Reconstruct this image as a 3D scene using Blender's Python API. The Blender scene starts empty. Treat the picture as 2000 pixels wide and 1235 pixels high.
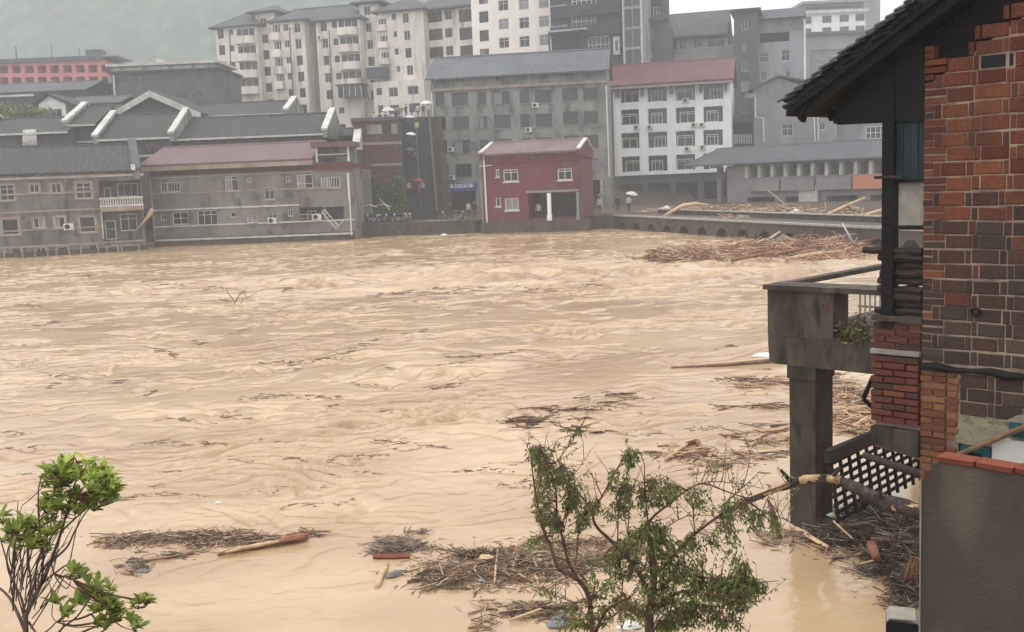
import bpy, bmesh, math, random
import numpy as np
from mathutils import Vector, Matrix, Quaternion

S = bpy.context.scene
COL = S.collection
random.seed(7)
R = math.radians

# ------------------------------------------------------------------ camera
CAM_H, FPX, PITCH, ROLL = 5.0, 2050.0, math.atan((617.5 - 352) / 2050.0), 0.04
_F = Vector((0, math.cos(PITCH), -math.sin(PITCH)))
_U0 = Vector((0, math.sin(PITCH), math.cos(PITCH)))
_R0 = Vector((1, 0, 0))
CR = _R0 * math.cos(ROLL) - _U0 * math.sin(ROLL)
CU = _R0 * math.sin(ROLL) + _U0 * math.cos(ROLL)
cam_d = bpy.data.cameras.new('camera')
cam = bpy.data.objects.new('camera', cam_d)
COL.objects.link(cam)
mw = Matrix((CR, CU, -_F)).transposed().to_4x4()
mw.translation = (0, 0, CAM_H)
cam.matrix_world = mw
cam_d.sensor_width = 36
cam_d.lens = 36 * FPX / 2000
cam_d.clip_end = 3000
cam_d.clip_start = 0.1
S.camera = cam
S.render.resolution_x, S.render.resolution_y = 1024, 632

# ------------------------------------------------------------------ overcast sky, soft sun, exposure
SUN_EL, SUN_AZ = R(66), R(300)          # azimuth clockwise from +Y
W = bpy.data.worlds.new('World'); S.world = W; W.use_nodes = True
nt = W.node_tree; nt.nodes.clear()
sky = nt.nodes.new('ShaderNodeTexSky'); sky.sky_type = 'NISHITA'; sky.sun_disc = False
sky.sun_elevation = SUN_EL; sky.sun_rotation = SUN_AZ; sky.dust_density = 6; sky.air_density = 1.5
hs = nt.nodes.new('ShaderNodeHueSaturation'); hs.inputs['Saturation'].default_value = 0.12; hs.inputs['Value'].default_value = 1.0
mx = nt.nodes.new('ShaderNodeMix'); mx.data_type = 'RGBA'; mx.inputs[0].default_value = 0.86
mx.inputs[7].default_value = (8.8, 8.9, 9.05, 1)      # flat rain cloud
bg = nt.nodes.new('ShaderNodeBackground'); bg.inputs[1].default_value = 0.1
wo = nt.nodes.new('ShaderNodeOutputWorld')
nt.links.new(sky.outputs[0], hs.inputs['Color']); nt.links.new(hs.outputs[0], mx.inputs[6])
nt.links.new(mx.outputs[2], bg.inputs[0]); nt.links.new(bg.outputs[0], wo.inputs[0])
sun_d = bpy.data.lights.new('sun', 'SUN'); sun_d.energy = 1.2; sun_d.angle = R(60); sun_d.color = (1, .96, .9)
sun = bpy.data.objects.new('sun', sun_d); COL.objects.link(sun)
_sd = Vector((math.sin(SUN_AZ) * math.cos(SUN_EL), math.cos(SUN_AZ) * math.cos(SUN_EL), math.sin(SUN_EL)))
sun.rotation_euler = _sd.to_track_quat('Z', 'Y').to_euler(); sun.location = (0, -20, 60)
S.view_settings.view_transform = 'Standard'; S.view_settings.look = 'None'
S.view_settings.gamma = 1; S.view_settings.use_curve_mapping = False
S.view_settings.exposure = 0.75
S.render.engine = 'CYCLES'
S.cycles.volume_bounces = 3
S.cycles.max_bounces = 7

# ------------------------------------------------------------------ measuring helpers
O = Vector((0, 0, CAM_H))
def ray(px, py):
    return _F + CR * ((px - 1000) / FPX) - CU * ((py - 617.5) / FPX)
def P(px, py, Y):
    r = ray(px, py); return O + r * (Y / r.y)
def G(px, py, z=0.0):
    r = ray(px, py); return O + r * ((z - CAM_H) / r.z)

# ------------------------------------------------------------------ materials
def lin(c):
    return tuple(((v / 255) / 12.92 if v <= 10 else ((v / 255 + .055) / 1.055) ** 2.4) for v in c)
MATS = {}
TONE = dict(render_grey=.72, render_pinkgrey=.72, cement=.88, glass=.6, glass_blue=.7, glass_brown=.68, forest=.8, slate=.74, slate_far=.8, sheet_grey=.78, sheet_pink=.72, sheet_red=.76, red_wall=.95, stone_grey=.76, dark_tower=.74, pale_grey=.84, pinkish_wall=.78,
            far_brick=.8, wet_concrete=.78, trim_white=.9, trim_beige=.82, old_concrete=.86, dark_plaster=.94, mortar=.8, black_timber=.66, dark_timber=.8, roof_tile=1.1, cap_brick=.92, old_plaster=.85, teal_board=.75,
            white_wall=1.06, cream_wall=1.03, apart_wall=1.0, earth=.8, teal_paint=.8, maroon=.85, **{'brick%d' % i: .88 for i in range(9)})
def mat(name, c, c2=None, sc=2.0, stretch=(1, 1, 1), rough=.8, bump=0., bsc=25., spec=.3, rnd=0., lo=.38, hi=.65, c3=None, sc3=12., metallic=0, wave=None, bstretch=(1, 1, 1)):
    m = bpy.data.materials.new(name); m.use_nodes = True; MATS[name] = m
    t = m.node_tree; N = t.nodes; L = t.links
    b = N['Principled BSDF']; b.inputs['Roughness'].default_value = rough
    b.inputs['Specular IOR Level'].default_value = spec; b.inputs['Metallic'].default_value = metallic
    tc = N.new('ShaderNodeTexCoord'); oi = N.new('ShaderNodeObjectInfo')
    ad = N.new('ShaderNodeVectorMath'); ad.operation = 'ADD'
    ml = N.new('ShaderNodeMath'); ml.operation = 'MULTIPLY'; ml.inputs[1].default_value = 37.0
    L.new(oi.outputs['Random'], ml.inputs[0]); L.new(tc.outputs['Object'], ad.inputs[0]); L.new(ml.outputs[0], ad.inputs[1])
    mp = N.new('ShaderNodeMapping'); mp.inputs['Scale'].default_value = stretch; L.new(ad.outputs[0], mp.inputs[0])
    col = None
    tn = TONE.get(name, 1); c, c2, c3 = [None if k_ is None else tuple(min(246, v_ * tn) for v_ in k_) for k_ in (c, c2, c3)]
    c = lin(c) + (1,)
    if c2 is not None:
        n = N.new('ShaderNodeTexNoise'); n.inputs['Scale'].default_value = sc; n.inputs['Detail'].default_value = 7; n.inputs['Roughness'].default_value = .62
        L.new(mp.outputs[0], n.inputs['Vector'])
        mr = N.new('ShaderNodeMapRange'); mr.inputs[1].default_value = lo; mr.inputs[2].default_value = hi; L.new(n.outputs[0], mr.inputs[0])
        k = N.new('ShaderNodeMix'); k.data_type = 'RGBA'; k.inputs[6].default_value = c; k.inputs[7].default_value = lin(c2) + (1,)
        L.new(mr.outputs[0], k.inputs[0]); col = k.outputs[2]
        if c3 is not None:
            n3 = N.new('ShaderNodeTexNoise'); n3.inputs['Scale'].default_value = sc3; n3.inputs['Detail'].default_value = 5
            L.new(mp.outputs[0], n3.inputs['Vector'])
            m3 = N.new('ShaderNodeMapRange'); m3.inputs[1].default_value = .52; m3.inputs[2].default_value = .68; L.new(n3.outputs[0], m3.inputs[0])
            k3 = N.new('ShaderNodeMix'); k3.data_type = 'RGBA'; L.new(col, k3.inputs[6]); k3.inputs[7].default_value = lin(c3) + (1,)
            L.new(m3.outputs[0], k3.inputs[0]); col = k3.outputs[2]
    if rnd:
        h = N.new('ShaderNodeHueSaturation')
        r1 = N.new('ShaderNodeMapRange'); r1.inputs[3].default_value = 1 - rnd; r1.inputs[4].default_value = 1 + rnd; L.new(oi.outputs['Random'], r1.inputs[0])
        L.new(r1.outputs[0], h.inputs['Value'])
        if col is None: h.inputs['Color'].default_value = c
        else: L.new(col, h.inputs['Color'])
        col = h.outputs[0]
    if name.startswith('brick') or name in ('mortar', 'old_concrete'):
        gp = N.new('ShaderNodeNewGeometry'); ms = N.new('ShaderNodeMapping'); ms.inputs['Scale'].default_value = (2.6, 2.6, 1.5) if name != 'old_concrete' else (3.5, 3.5, .5); L.new(gp.outputs['Position'], ms.inputs[0])
        ns = N.new('ShaderNodeTexNoise'); ns.inputs['Scale'].default_value = 1.3; ns.inputs['Detail'].default_value = 8; ns.inputs['Roughness'].default_value = .68; L.new(ms.outputs[0], ns.inputs['Vector'])
        rs_ = N.new('ShaderNodeMapRange'); rs_.inputs[1].default_value = .42; rs_.inputs[2].default_value = .7; rs_.inputs[3].default_value = 0; rs_.inputs[4].default_value = .55; L.new(ns.outputs[0], rs_.inputs[0])
        ks = N.new('ShaderNodeMix'); ks.data_type = 'RGBA'; ks.inputs[7].default_value = lin((62, 52, 45)) + (1,); L.new(rs_.outputs[0], ks.inputs[0])
        if col is None: ks.inputs[6].default_value = c
        else: L.new(col, ks.inputs[6])
        col = ks.outputs[2]
    if col is None: b.inputs['Base Color'].default_value = c
    else: L.new(col, b.inputs['Base Color'])
    if bump or wave:
        bp = N.new('ShaderNodeBump'); bp.inputs['Strength'].default_value = 1
        if wave:
            wv = N.new('ShaderNodeTexWave'); wv.bands_direction = wave[0]; wv.inputs['Scale'].default_value = wave[1]; wv.inputs['Distortion'].default_value = .3
            L.new(tc.outputs['Object'], wv.inputs['Vector']); L.new(wv.outputs[0], bp.inputs['Height']); bp.inputs['Distance'].default_value = wave[2]
        else:
            nb = N.new('ShaderNodeTexNoise'); nb.inputs['Scale'].default_value = bsc; nb.inputs['Detail'].default_value = 6
            mb_ = N.new('ShaderNodeMapping'); mb_.inputs['Scale'].default_value = bstretch; L.new(ad.outputs[0], mb_.inputs[0])
            L.new(mb_.outputs[0], nb.inputs['Vector']); L.new(nb.outputs[0], bp.inputs['Height']); bp.inputs['Distance'].default_value = bump
        L.new(bp.outputs[0], b.inputs['Normal'])
    if name.startswith('leaf') or name == 'ivy':
        ts = N.new('ShaderNodeBsdfTranslucent'); mxs = N.new('ShaderNodeMixShader'); mxs.inputs[0].default_value = .35
        if col is None: ts.inputs[0].default_value = c
        else: L.new(col, ts.inputs[0])
        L.new(b.outputs[0], mxs.inputs[1]); L.new(ts.outputs[0], mxs.inputs[2]); L.new(mxs.outputs[0], N['Material Output'].inputs['Surface'])
    return m

mat('render_grey', (172, 168, 164), (124, 119, 115), sc=.5, stretch=(1, 1, .45), c3=(100, 96, 93), sc3=1.3, rough=.9, bump=.02, bsc=6)
mat('render_pinkgrey', (182, 176, 172), (138, 130, 128), sc=.35, stretch=(1, 1, .6), c3=(112, 105, 102), sc3=1.0, rough=.9, bump=.02, bsc=6)
mat('cement', (164, 166, 162), (126, 128, 126), sc=.45, stretch=(1, 1, .35), c3=(104, 104, 104), sc3=.9, rough=.9, bump=.02, bsc=6)
mat('white_wall', (236, 236, 238), (216, 214, 214), sc=.6, stretch=(1, 1, .2), rough=.8)
mat('apart_wall', (234, 226, 213), (210, 201, 190), sc=.5, stretch=(1, 1, .18), c3=(170, 164, 160), sc3=.8, rough=.85)
mat('cream_wall', (238, 230, 220), (222, 212, 203), sc=.4, stretch=(1, 1, .2), rough=.85)
mat('dark_tower', (90, 95, 104), (70, 74, 84), sc=.5, rough=.85)
mat('stone_grey', (116, 121, 128), (94, 98, 106), sc=.5, rough=.9, stretch=(1, 1, .4))
mat('pale_grey', (182, 185, 190), (148, 151, 156), sc=.5, stretch=(1, 1, .3), rough=.9)
mat('pinkish_wall', (180, 174, 174), (158, 152, 154), sc=.6, rough=.9)
mat('red_wall', (116, 58, 65), (98, 52, 58), sc=.5, stretch=(1, 1, .4), c3=(108, 74, 74), sc3=1.1, rough=.85, bump=.01)
mat('salmon', (206, 128, 122), (186, 112, 108), sc=.5, rough=.9)
mat('slate', (74, 78, 82), (54, 57, 61), sc=1.2, rough=.7, c3=(88, 91, 92), sc3=3, wave=('X', 1.6, .06))
mat('slate_far', (100, 105, 112), (80, 84, 90), sc=.6, rough=.75, wave=('X', 1.4, .05))
mat('sheet_grey', (106, 113, 122), (86, 92, 100), sc=.2, rough=.6, wave=('X', 1.1, .05))
mat('sheet_pink', (150, 112, 120), (132, 96, 104), sc=.3, rough=.6, wave=('X', 1.2, .05))
mat('sheet_red', (138, 80, 86), (116, 66, 72), sc=.3, rough=.6, wave=('X', 1.2, .05))
mat('sheet_brown', (120, 98, 100), (98, 82, 84), sc=.4, rough=.65, wave=('X', 1.3, .05))
mat('trim_white', (228, 226, 220), (192, 188, 180), sc=1.2, rough=.7)
mat('trim_beige', (196, 182, 164), (160, 144, 128), sc=1, rough=.85)
mat('maroon', (112, 44, 52), (88, 38, 46), sc=.8, rough=.7)
mat('frame_white', (206, 204, 198), rough=.5)
mat('frame_dark', (78, 78, 78), rough=.5)
mat('glass', (34, 38, 42), (58, 62, 64), sc=.8, rough=.12, spec=.5, rnd=.35)
mat('glass_blue', (30, 52, 72), (46, 74, 92), sc=.5, rough=.1, spec=.5, rnd=.3)
mat('glass_brown', (52, 46, 40), (74, 66, 58), sc=.6, rough=.15, spec=.5, rnd=.3)
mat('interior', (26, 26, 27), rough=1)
mat('curtain', (150, 146, 150), (120, 116, 122), sc=3, stretch=(4, 1, .2), rough=.9)
mat('steel_bar', (120, 118, 114), rough=.5)
mat('pipe_white', (214, 212, 206), rough=.5)
mat('pipe_dark', (84, 80, 76), rough=.6)
mat('ac_white', (216, 214, 206), (180, 176, 166), sc=3, rough=.5)
mat('black', (22, 22, 23), rough=.6)
mat('sign_blue', (44, 74, 140), (60, 88, 150), sc=2, rough=.5)
mat('sign_orange', (196, 124, 96), (178, 116, 94), sc=1, rough=.6)
mat('sign_text', (230, 232, 236), rough=.6)
mat('far_brick', (112, 70, 64), (90, 76, 74), sc=.45, rough=.9, c3=(102, 100, 100), sc3=.5, bump=.03, bsc=8)
mat('wet_concrete', (110, 100, 90), (84, 76, 68), sc=.6, stretch=(1, 1, .6), rough=.7, c3=(70, 62, 54), sc3=2.2, bump=.03, bsc=5)
mat('old_concrete', (106, 96, 83), (64, 57, 49), sc=2.2, stretch=(1, 1, .35), rough=.85, c3=(50, 44, 38), sc3=6, bump=.006, bsc=40)
mat('pale_concrete', (170, 164, 152), (130, 124, 114), sc=3, rough=.85, bump=.004, bsc=40)
mat('dark_plaster', (90, 80, 70), (64, 56, 49), sc=1.3, stretch=(1, 1, .45), rough=.8, c3=(104, 92, 78), sc3=2.2, bump=.005, bsc=50, lo=.3, hi=.7)
mat('mortar', (214, 188, 162), (182, 158, 136), sc=9, rough=.95, bump=.004, bsc=90, c3=(140, 124, 110), sc3=5)
mat('old_plaster', (178, 170, 142), (150, 146, 120), sc=6, rough=.9, c3=(110, 104, 90), sc3=9, bump=.006, bsc=40)
for i, (a, b_) in enumerate([((156, 92, 64), (126, 72, 52)), ((164, 100, 68), (134, 80, 57)), ((142, 86, 64), (112, 69, 54)), ((112, 79, 65), (86, 62, 52)), ((98, 76, 65), (76, 60, 52)), ((112, 92, 75), (86, 72, 60)), ((172, 102, 68), (142, 82, 57)), ((180, 126, 86), (148, 98, 67)), ((142, 78, 58), (112, 60, 47))]):
    mat('brick%d' % i, a, b_, sc=9, rough=.9, rnd=.16, c3=tuple(int(v * .62) for v in b_), sc3=16, bump=.006, bsc=45)
mat('cap_brick', (166, 84, 60), (130, 66, 49), sc=14, rough=.85, rnd=.14, bump=.012, bsc=35, c3=(96, 64, 50), sc3=12)
mat('dark_timber', (74, 60, 54), (46, 38, 35), sc=6, stretch=(.6, 6, 6), rough=.75, c3=(78, 66, 60), sc3=10, bump=.006, bsc=22, bstretch=(.3, 5, 5), rnd=.25)
mat('black_timber', (40, 37, 36), (28, 27, 27), sc=5, stretch=(.5, 4, 4), rough=.8, bump=.005, bsc=20, bstretch=(.3, 5, 5), rnd=.2)  # near-black timber for the eaves, post and lattice
mat('teal_board', (52, 78, 82), (40, 52, 54), sc=4, stretch=(5, 5, .6), rough=.7, c3=(76, 72, 68), sc3=5, bump=.004, bsc=20)
mat('teal_paint', (32, 108, 116), (26, 84, 92), sc=5, rough=.5)
mat('roof_tile', (62, 64, 66), (44, 46, 48), sc=10, rough=.6, rnd=.25, c3=(92, 94, 92), sc3=20, bump=.003, bsc=60)
mat('bark', (118, 98, 84), (82, 68, 60), sc=14, stretch=(1, 1, .4), rough=.9, bump=.006, bsc=50)
mat('bark_dark', (66, 56, 52), (44, 38, 36), sc=12, rough=.9, bump=.006, bsc=40, c3=(90, 78, 70), sc3=14)
mat('twig_red', (116, 82, 68), (80, 62, 54), sc=20, rough=.85)
mat('bare_wood', (206, 180, 132), (160, 130, 90), sc=10, rough=.7, c3=(120, 88, 56), sc3=14)
mat('drift_pale', (212, 182, 146), (172, 142, 110), sc=4, rough=.8)
mat('drift_brown', (142, 112, 86), (104, 82, 64), sc=6, rough=.85)
mat('drift_dark', (98, 82, 68), (66, 56, 47), sc=6, rough=.85)
mat('drift_grey', (152, 142, 130), (116, 108, 98), sc=6, rough=.85)
mat('drift_rust', (154, 104, 80), (120, 80, 62), sc=6, rough=.8)
mat('red_paint', (144, 76, 58), (116, 62, 48), sc=4, rough=.6)
mat('leaf_green', (172, 188, 84), (134, 158, 62), sc=8, rough=.45, rnd=.35, c3=(194, 206, 106), sc3=12)
mat('leaf_bronze', (122, 100, 52), (92, 92, 44), sc=8, rough=.5, rnd=.3)
mat('leaf_dull', (142, 154, 84), (108, 124, 64), sc=5, rough=.6)
mat('leaf_dark', (106, 122, 74), (82, 98, 60), sc=5, rough=.6)
mat('leaf_brown', (138, 114, 78), (104, 88, 64), sc=5, rough=.7)
mat('ivy', (66, 84, 62), (46, 64, 48), sc=1.5, rough=.8)
mat('forest', (66, 98, 74), (30, 52, 42), sc=.06, rough=.9, c3=(92, 120, 90), sc3=.15)
mat('earth', (104, 88, 72), (76, 64, 54), sc=.8, rough=.95, bump=.03, bsc=5)
mat('plastic_white', (220, 220, 216), (196, 194, 190), sc=4, rough=.5)
mat('plastic_green', (150, 176, 150), (120, 146, 128), sc=4, rough=.5)
mat('cloth_grey', (132, 130, 126), (100, 98, 96), sc=5, rough=.8)
mat('skin', (190, 144, 116), rough=.6)
mat('hair', (24, 22, 22), rough=.6)
mat('tyre', (28, 28, 29), rough=.8)
for nm, c in dict(cloth_navy=(40, 48, 70), cloth_black=(34, 34, 38), cloth_white=(214, 214, 214), cloth_red=(150, 44, 44), cloth_olive=(96, 104, 60), cloth_lime=(190, 200, 120), cloth_blue=(70, 100, 150), cloth_purple=(106, 88, 124), paint_red=(140, 34, 36), paint_silver=(150, 152, 156), paint_blue=(40, 62, 110), brolly_red=(150, 36, 40), brolly_blue=(60, 74, 108), brolly_green=(70, 100, 84)).items():
    mat(nm, c, tuple(int(v * .75) for v in c), sc=5, rough=.6)

# ------------------------------------------------------------------ mesh builder
class MB:
    def __init__(s): s.v = []; s.f = []; s.m = []
    def add(s, vs, fs, mi=0):
        o = len(s.v); s.v += [tuple(x) for x in vs]; s.f += [tuple(i + o for i in f) for f in fs]; s.m += [mi] * len(fs); return s
    def quad(s, a, b, c, d, mi=0): return s.add([a, b, c, d], [(0, 1, 2, 3)], mi)
    def box(s, x0, x1, y0, y1, z0, z1, mi=0):
        return s.add([(x0, y0, z0), (x1, y0, z0), (x1, y1, z0), (x0, y1, z0), (x0, y0, z1), (x1, y0, z1), (x1, y1, z1), (x0, y1, z1)],
                     [(0, 3, 2, 1), (4, 5, 6, 7), (0, 1, 5, 4), (1, 2, 6, 5), (2, 3, 7, 6), (3, 0, 4, 7)], mi)
    def bar(s, p, q, w, h=None, mi=0, up=(0, 0, 1)):
        p = Vector(p); q = Vector(q); d = (q - p).normalized(); h = h or w
        a = d.cross(Vector(up))
        if a.length < 1e-3: a = d.cross(Vector((0, 1, 0)))
        a.normalize(); b = a.cross(d).normalized(); a = a * (w / 2); b = b * (h / 2)
        return s.add([p - a - b, p + a - b, p + a + b, p - a + b, q - a - b, q + a - b, q + a + b, q - a + b],
                     [(0, 3, 2, 1), (4, 5, 6, 7), (0, 1, 5, 4), (1, 2, 6, 5), (2, 3, 7, 6), (3, 0, 4, 7)], mi)
    def tube(s, pts, rad, n=6, mi=0, caps=True, jit=0):
        pts = [Vector(p) for p in pts]; k = len(pts)
        if not hasattr(rad, '__len__'): rad = [rad] * k
        vs = []; a = None
        for i, p in enumerate(pts):
            d = (pts[min(i + 1, k - 1)] - pts[max(i - 1, 0)]).normalized()
            if a is None:
                a = d.cross(Vector((0, 0, 1)))
                if a.length < .05: a = d.cross(Vector((1, 0, 0)))
            a = (a - d * a.dot(d)).normalized(); b = d.cross(a)
            for j in range(n):
                t = 2 * math.pi * j / n; r = rad[i] * (1 + (random.uniform(-jit, jit) if jit else 0))
                vs.append(p + a * (math.cos(t) * r) + b * (math.sin(t) * r))
        fs = [(i * n + j, i * n + (j + 1) % n, (i + 1) * n + (j + 1) % n, (i + 1) * n + j) for i in range(k - 1) for j in range(n)]
        if caps: fs += [tuple(range(n - 1, -1, -1)), tuple((k - 1) * n + j for j in range(n))]
        return s.add(vs, fs, mi)
    def prism(s, poly, a0, a1, fn, mi=0):
        n = len(poly); vs = [fn(u, v, a0) for u, v in poly] + [fn(u, v, a1) for u, v in poly]
        return s.add(vs, [tuple(range(n - 1, -1, -1)), tuple(range(n, 2 * n))] + [(i, (i + 1) % n, n + (i + 1) % n, n + i) for i in range(n)], mi)
    def mesh(s, name, mats):
        me = bpy.data.meshes.new(name); me.from_pydata(s.v, [], s.f)
        for m in (mats if isinstance(mats, (list, tuple)) else [mats]): me.materials.append(MATS[m])
        if any(s.m): me.polygons.foreach_set('material_index', s.m)
        me.update(); return me
    def build(s, name, mats, parent=None, smooth=False, fixn=False):
        me = s.mesh(name, mats)
        if fixn:
            bm = bmesh.new(); bm.from_mesh(me); bmesh.ops.recalc_face_normals(bm, faces=bm.faces); bm.to_mesh(me); bm.free()
        if smooth: me.polygons.foreach_set('use_smooth', [True] * len(me.polygons))
        return link(name, me, parent)
def link(name, me, parent=None, loc=None, rot=None, scale=None):
    o = bpy.data.objects.new(name, me); COL.objects.link(o)
    if parent is not None: o.parent = parent
    if loc is not None: o.location = loc
    if rot is not None: o.rotation_euler = rot
    if scale is not None: o.scale = scale
    return o
def tag(o, label, cat, group=None, kind=None):
    o['label'] = label; o['category'] = cat
    if group: o['group'] = group
    if kind: o['kind'] = kind
    return o
def struct(o): o['kind'] = 'structure'; return o
def empty(name, label, cat, loc=(0, 0, 0), rz=0, group=None):
    o = link(name, None, None, loc, (0, 0, rz)); o.empty_display_size = .3
    return tag(o, label, cat, group)
def copy_tree(o, parent=None):
    c = o.copy(); COL.objects.link(c); c.parent = parent
    for ch in list(o.children): copy_tree(ch, c)
    return c

# ------------------------------------------------------------------ gradient noise
def pnoise(x, y, seed=0):
    xi = np.floor(x).astype(np.int64); yi = np.floor(y).astype(np.int64); xf = x - xi; yf = y - yi
    def g(ix, iy):
        h = (ix * 374761393 + iy * 668265263 + seed * 974634777) & 0x7fffffff
        h = ((h ^ (h >> 13)) * 1274126177) & 0x7fffffff; h = h ^ (h >> 16)
        a = (h & 0xffff) / 65536.0 * 2 * np.pi; return np.cos(a), np.sin(a)
    u = xf * xf * xf * (xf * (xf * 6 - 15) + 10); v = yf * yf * yf * (yf * (yf * 6 - 15) + 10)
    def d(ix, iy, dx, dy):
        a, b = g(ix, iy); return a * dx + b * dy
    n0 = d(xi, yi, xf, yf) * (1 - u) + d(xi + 1, yi, xf - 1, yf) * u
    n1 = d(xi, yi + 1, xf, yf - 1) * (1 - u) + d(xi + 1, yi + 1, xf - 1, yf - 1) * u
    return (n0 * (1 - v) + n1 * v) * 1.5
def grid_mesh(name, X, Y, Z, m, smooth=True):
    r, c = X.shape
    v = np.stack([X, Y, Z], -1).reshape(-1, 3)
    i = np.arange(r * c).reshape(r, c)
    f = np.stack([i[:-1, :-1], i[:-1, 1:], i[1:, 1:], i[1:, :-1]], -1).reshape(-1, 4)
    me = bpy.data.meshes.new(name)
    me.vertices.add(len(v)); me.vertices.foreach_set('co', v.astype(np.float32).ravel())
    me.loops.add(f.size); me.loops.foreach_set('vertex_index', f.ravel().astype(np.int32))
    me.polygons.add(len(f)); me.polygons.foreach_set('loop_start', np.arange(0, f.size, 4, dtype=np.int32))
    me.polygons.foreach_set('use_smooth', np.full(len(f), smooth))
    me.update(calc_edges=True); me.validate(); me.materials.append(MATS[m])
    return link(name, me)

# ------------------------------------------------------------------ ground, hill
BANK = [(-140, 108), (-24, 108), (-15.6, 104), (-3.4, 103), (10, 101), (21.9, 64), (34, 34), (60, 10), (60, -40)]
def bank_y(x): return np.interp(x, [p[0] for p in BANK[:6]], [p[1] for p in BANK[:6]])
def sst(a, b, x): t = np.clip((x - a) / (b - a), 0, 1); return t * t * (3 - 2 * t)
BANK_Z = 1.2
def ground_z(x, y):
    far = np.where(x < 21.9, y > bank_y(x) + 2.2, (y > 64 - (x - 21.9) * 2.5 + 4))
    z = np.where(far, BANK_Z - .01, -2.6)
    rise = 12.9 * sst(146, 170, y) + 4 * sst(175, 205, y) + 10 * sst(230, 420, y)
    rise = np.where((x > -18) & (x < -7.6), np.where(y > 132.5, 13.2 - BANK_Z, 0) + 4 * sst(175, 205, y) + 10 * sst(230, 420, y), rise)
    rise = np.where(x > 26, 9 * sst(150, 200, y) + 10 * sst(230, 420, y), rise)
    rise = np.where(x < -19, 2.5 * sst(112, 124, y) + 2.5 * sst(128, 146, y) + 9 * sst(148, 190, y) + 12 * sst(210, 380, y), rise)
    near = .5 * sst(10.2, 8.0, y - .15 * x) + 0.0
    z = np.where(far, z + rise, z)
    z = np.where(y < 12, np.maximum(z, -2.6 + 3.1 * sst(10.5, 7.5, y - .12 * np.abs(x))), z)
    return z
gx = np.concatenate([np.linspace(-620, -60, 46), np.linspace(-58, 60, 119), np.linspace(64, 620, 46)])
gy = np.concatenate([np.linspace(-60, 60, 81), np.linspace(61, 210, 150), np.linspace(215, 900, 60)])
GX, GY = np.meshgrid(gx, gy)
GZ = ground_z(GX, GY)
struct(grid_mesh('ground', GX, GY, GZ, 'earth', False))

hx, hy = np.meshgrid(np.linspace(-560, 190, 190), np.linspace(440, 880, 120))
ridge = np.interp(hx, [-560, -420, -335, -306, -255, -195, -130, -50, 20, 90, 190], [60, 84, 102, 134, 190, 200, 190, 160, 110, 50, 10])
hz = ridge * sst(440, 690, hy) + 10
hz = hz + 9 * pnoise(hx / 50, hy / 50, 3) + 4.5 * pnoise(hx / 14, hy / 14, 4) + 3.0 * np.abs(pnoise(hx / 6, hy / 6, 5))
struct(grid_mesh('hill', hx, hy, hz, 'forest'))

# ------------------------------------------------------------------ flood water
m = bpy.data.materials.new('flood_water'); m.use_nodes = True; MATS['flood_water'] = m
t = m.node_tree; N = t.nodes; L = t.links; b = N['Principled BSDF']
tc = N.new('ShaderNodeTexCoord'); mp = N.new('ShaderNodeMapping'); mp.inputs['Scale'].default_value = (.7, 1.15, 1); L.new(tc.outputs['Object'], mp.inputs[0])
n1 = N.new('ShaderNodeTexNoise'); n1.inputs['Scale'].default_value = .25; n1.inputs['Detail'].default_value = 6; n1.inputs['Distortion'].default_value = .8; L.new(mp.outputs[0], n1.inputs[0])
k = N.new('ShaderNodeMix'); k.data_type = 'RGBA'; k.inputs[6].default_value = lin((190, 163, 128)) + (1,); k.inputs[7].default_value = lin((163, 134, 101)) + (1,)
mr = N.new('ShaderNodeMapRange'); mr.inputs[1].default_value = .35; mr.inputs[2].default_value = .65; L.new(n1.outputs[0], mr.inputs[0]); L.new(mr.outputs[0], k.inputs[0]); L.new(k.outputs[2], b.inputs['Base Color'])
b.inputs['Roughness'].default_value = .16; b.inputs['Specular IOR Level'].default_value = .5
n2 = N.new('ShaderNodeTexNoise'); n2.inputs['Scale'].default_value = 3.5; n2.inputs['Detail'].default_value = 5; n2.inputs['Distortion'].default_value = 1.2; L.new(mp.outputs[0], n2.inputs[0])
bp = N.new('ShaderNodeBump'); bp.inputs['Distance'].default_value = .013; bp.inputs['Strength'].default_value = .9; L.new(n2.outputs[0], bp.inputs['Height']); L.new(bp.outputs[0], b.inputs['Normal'])

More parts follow.
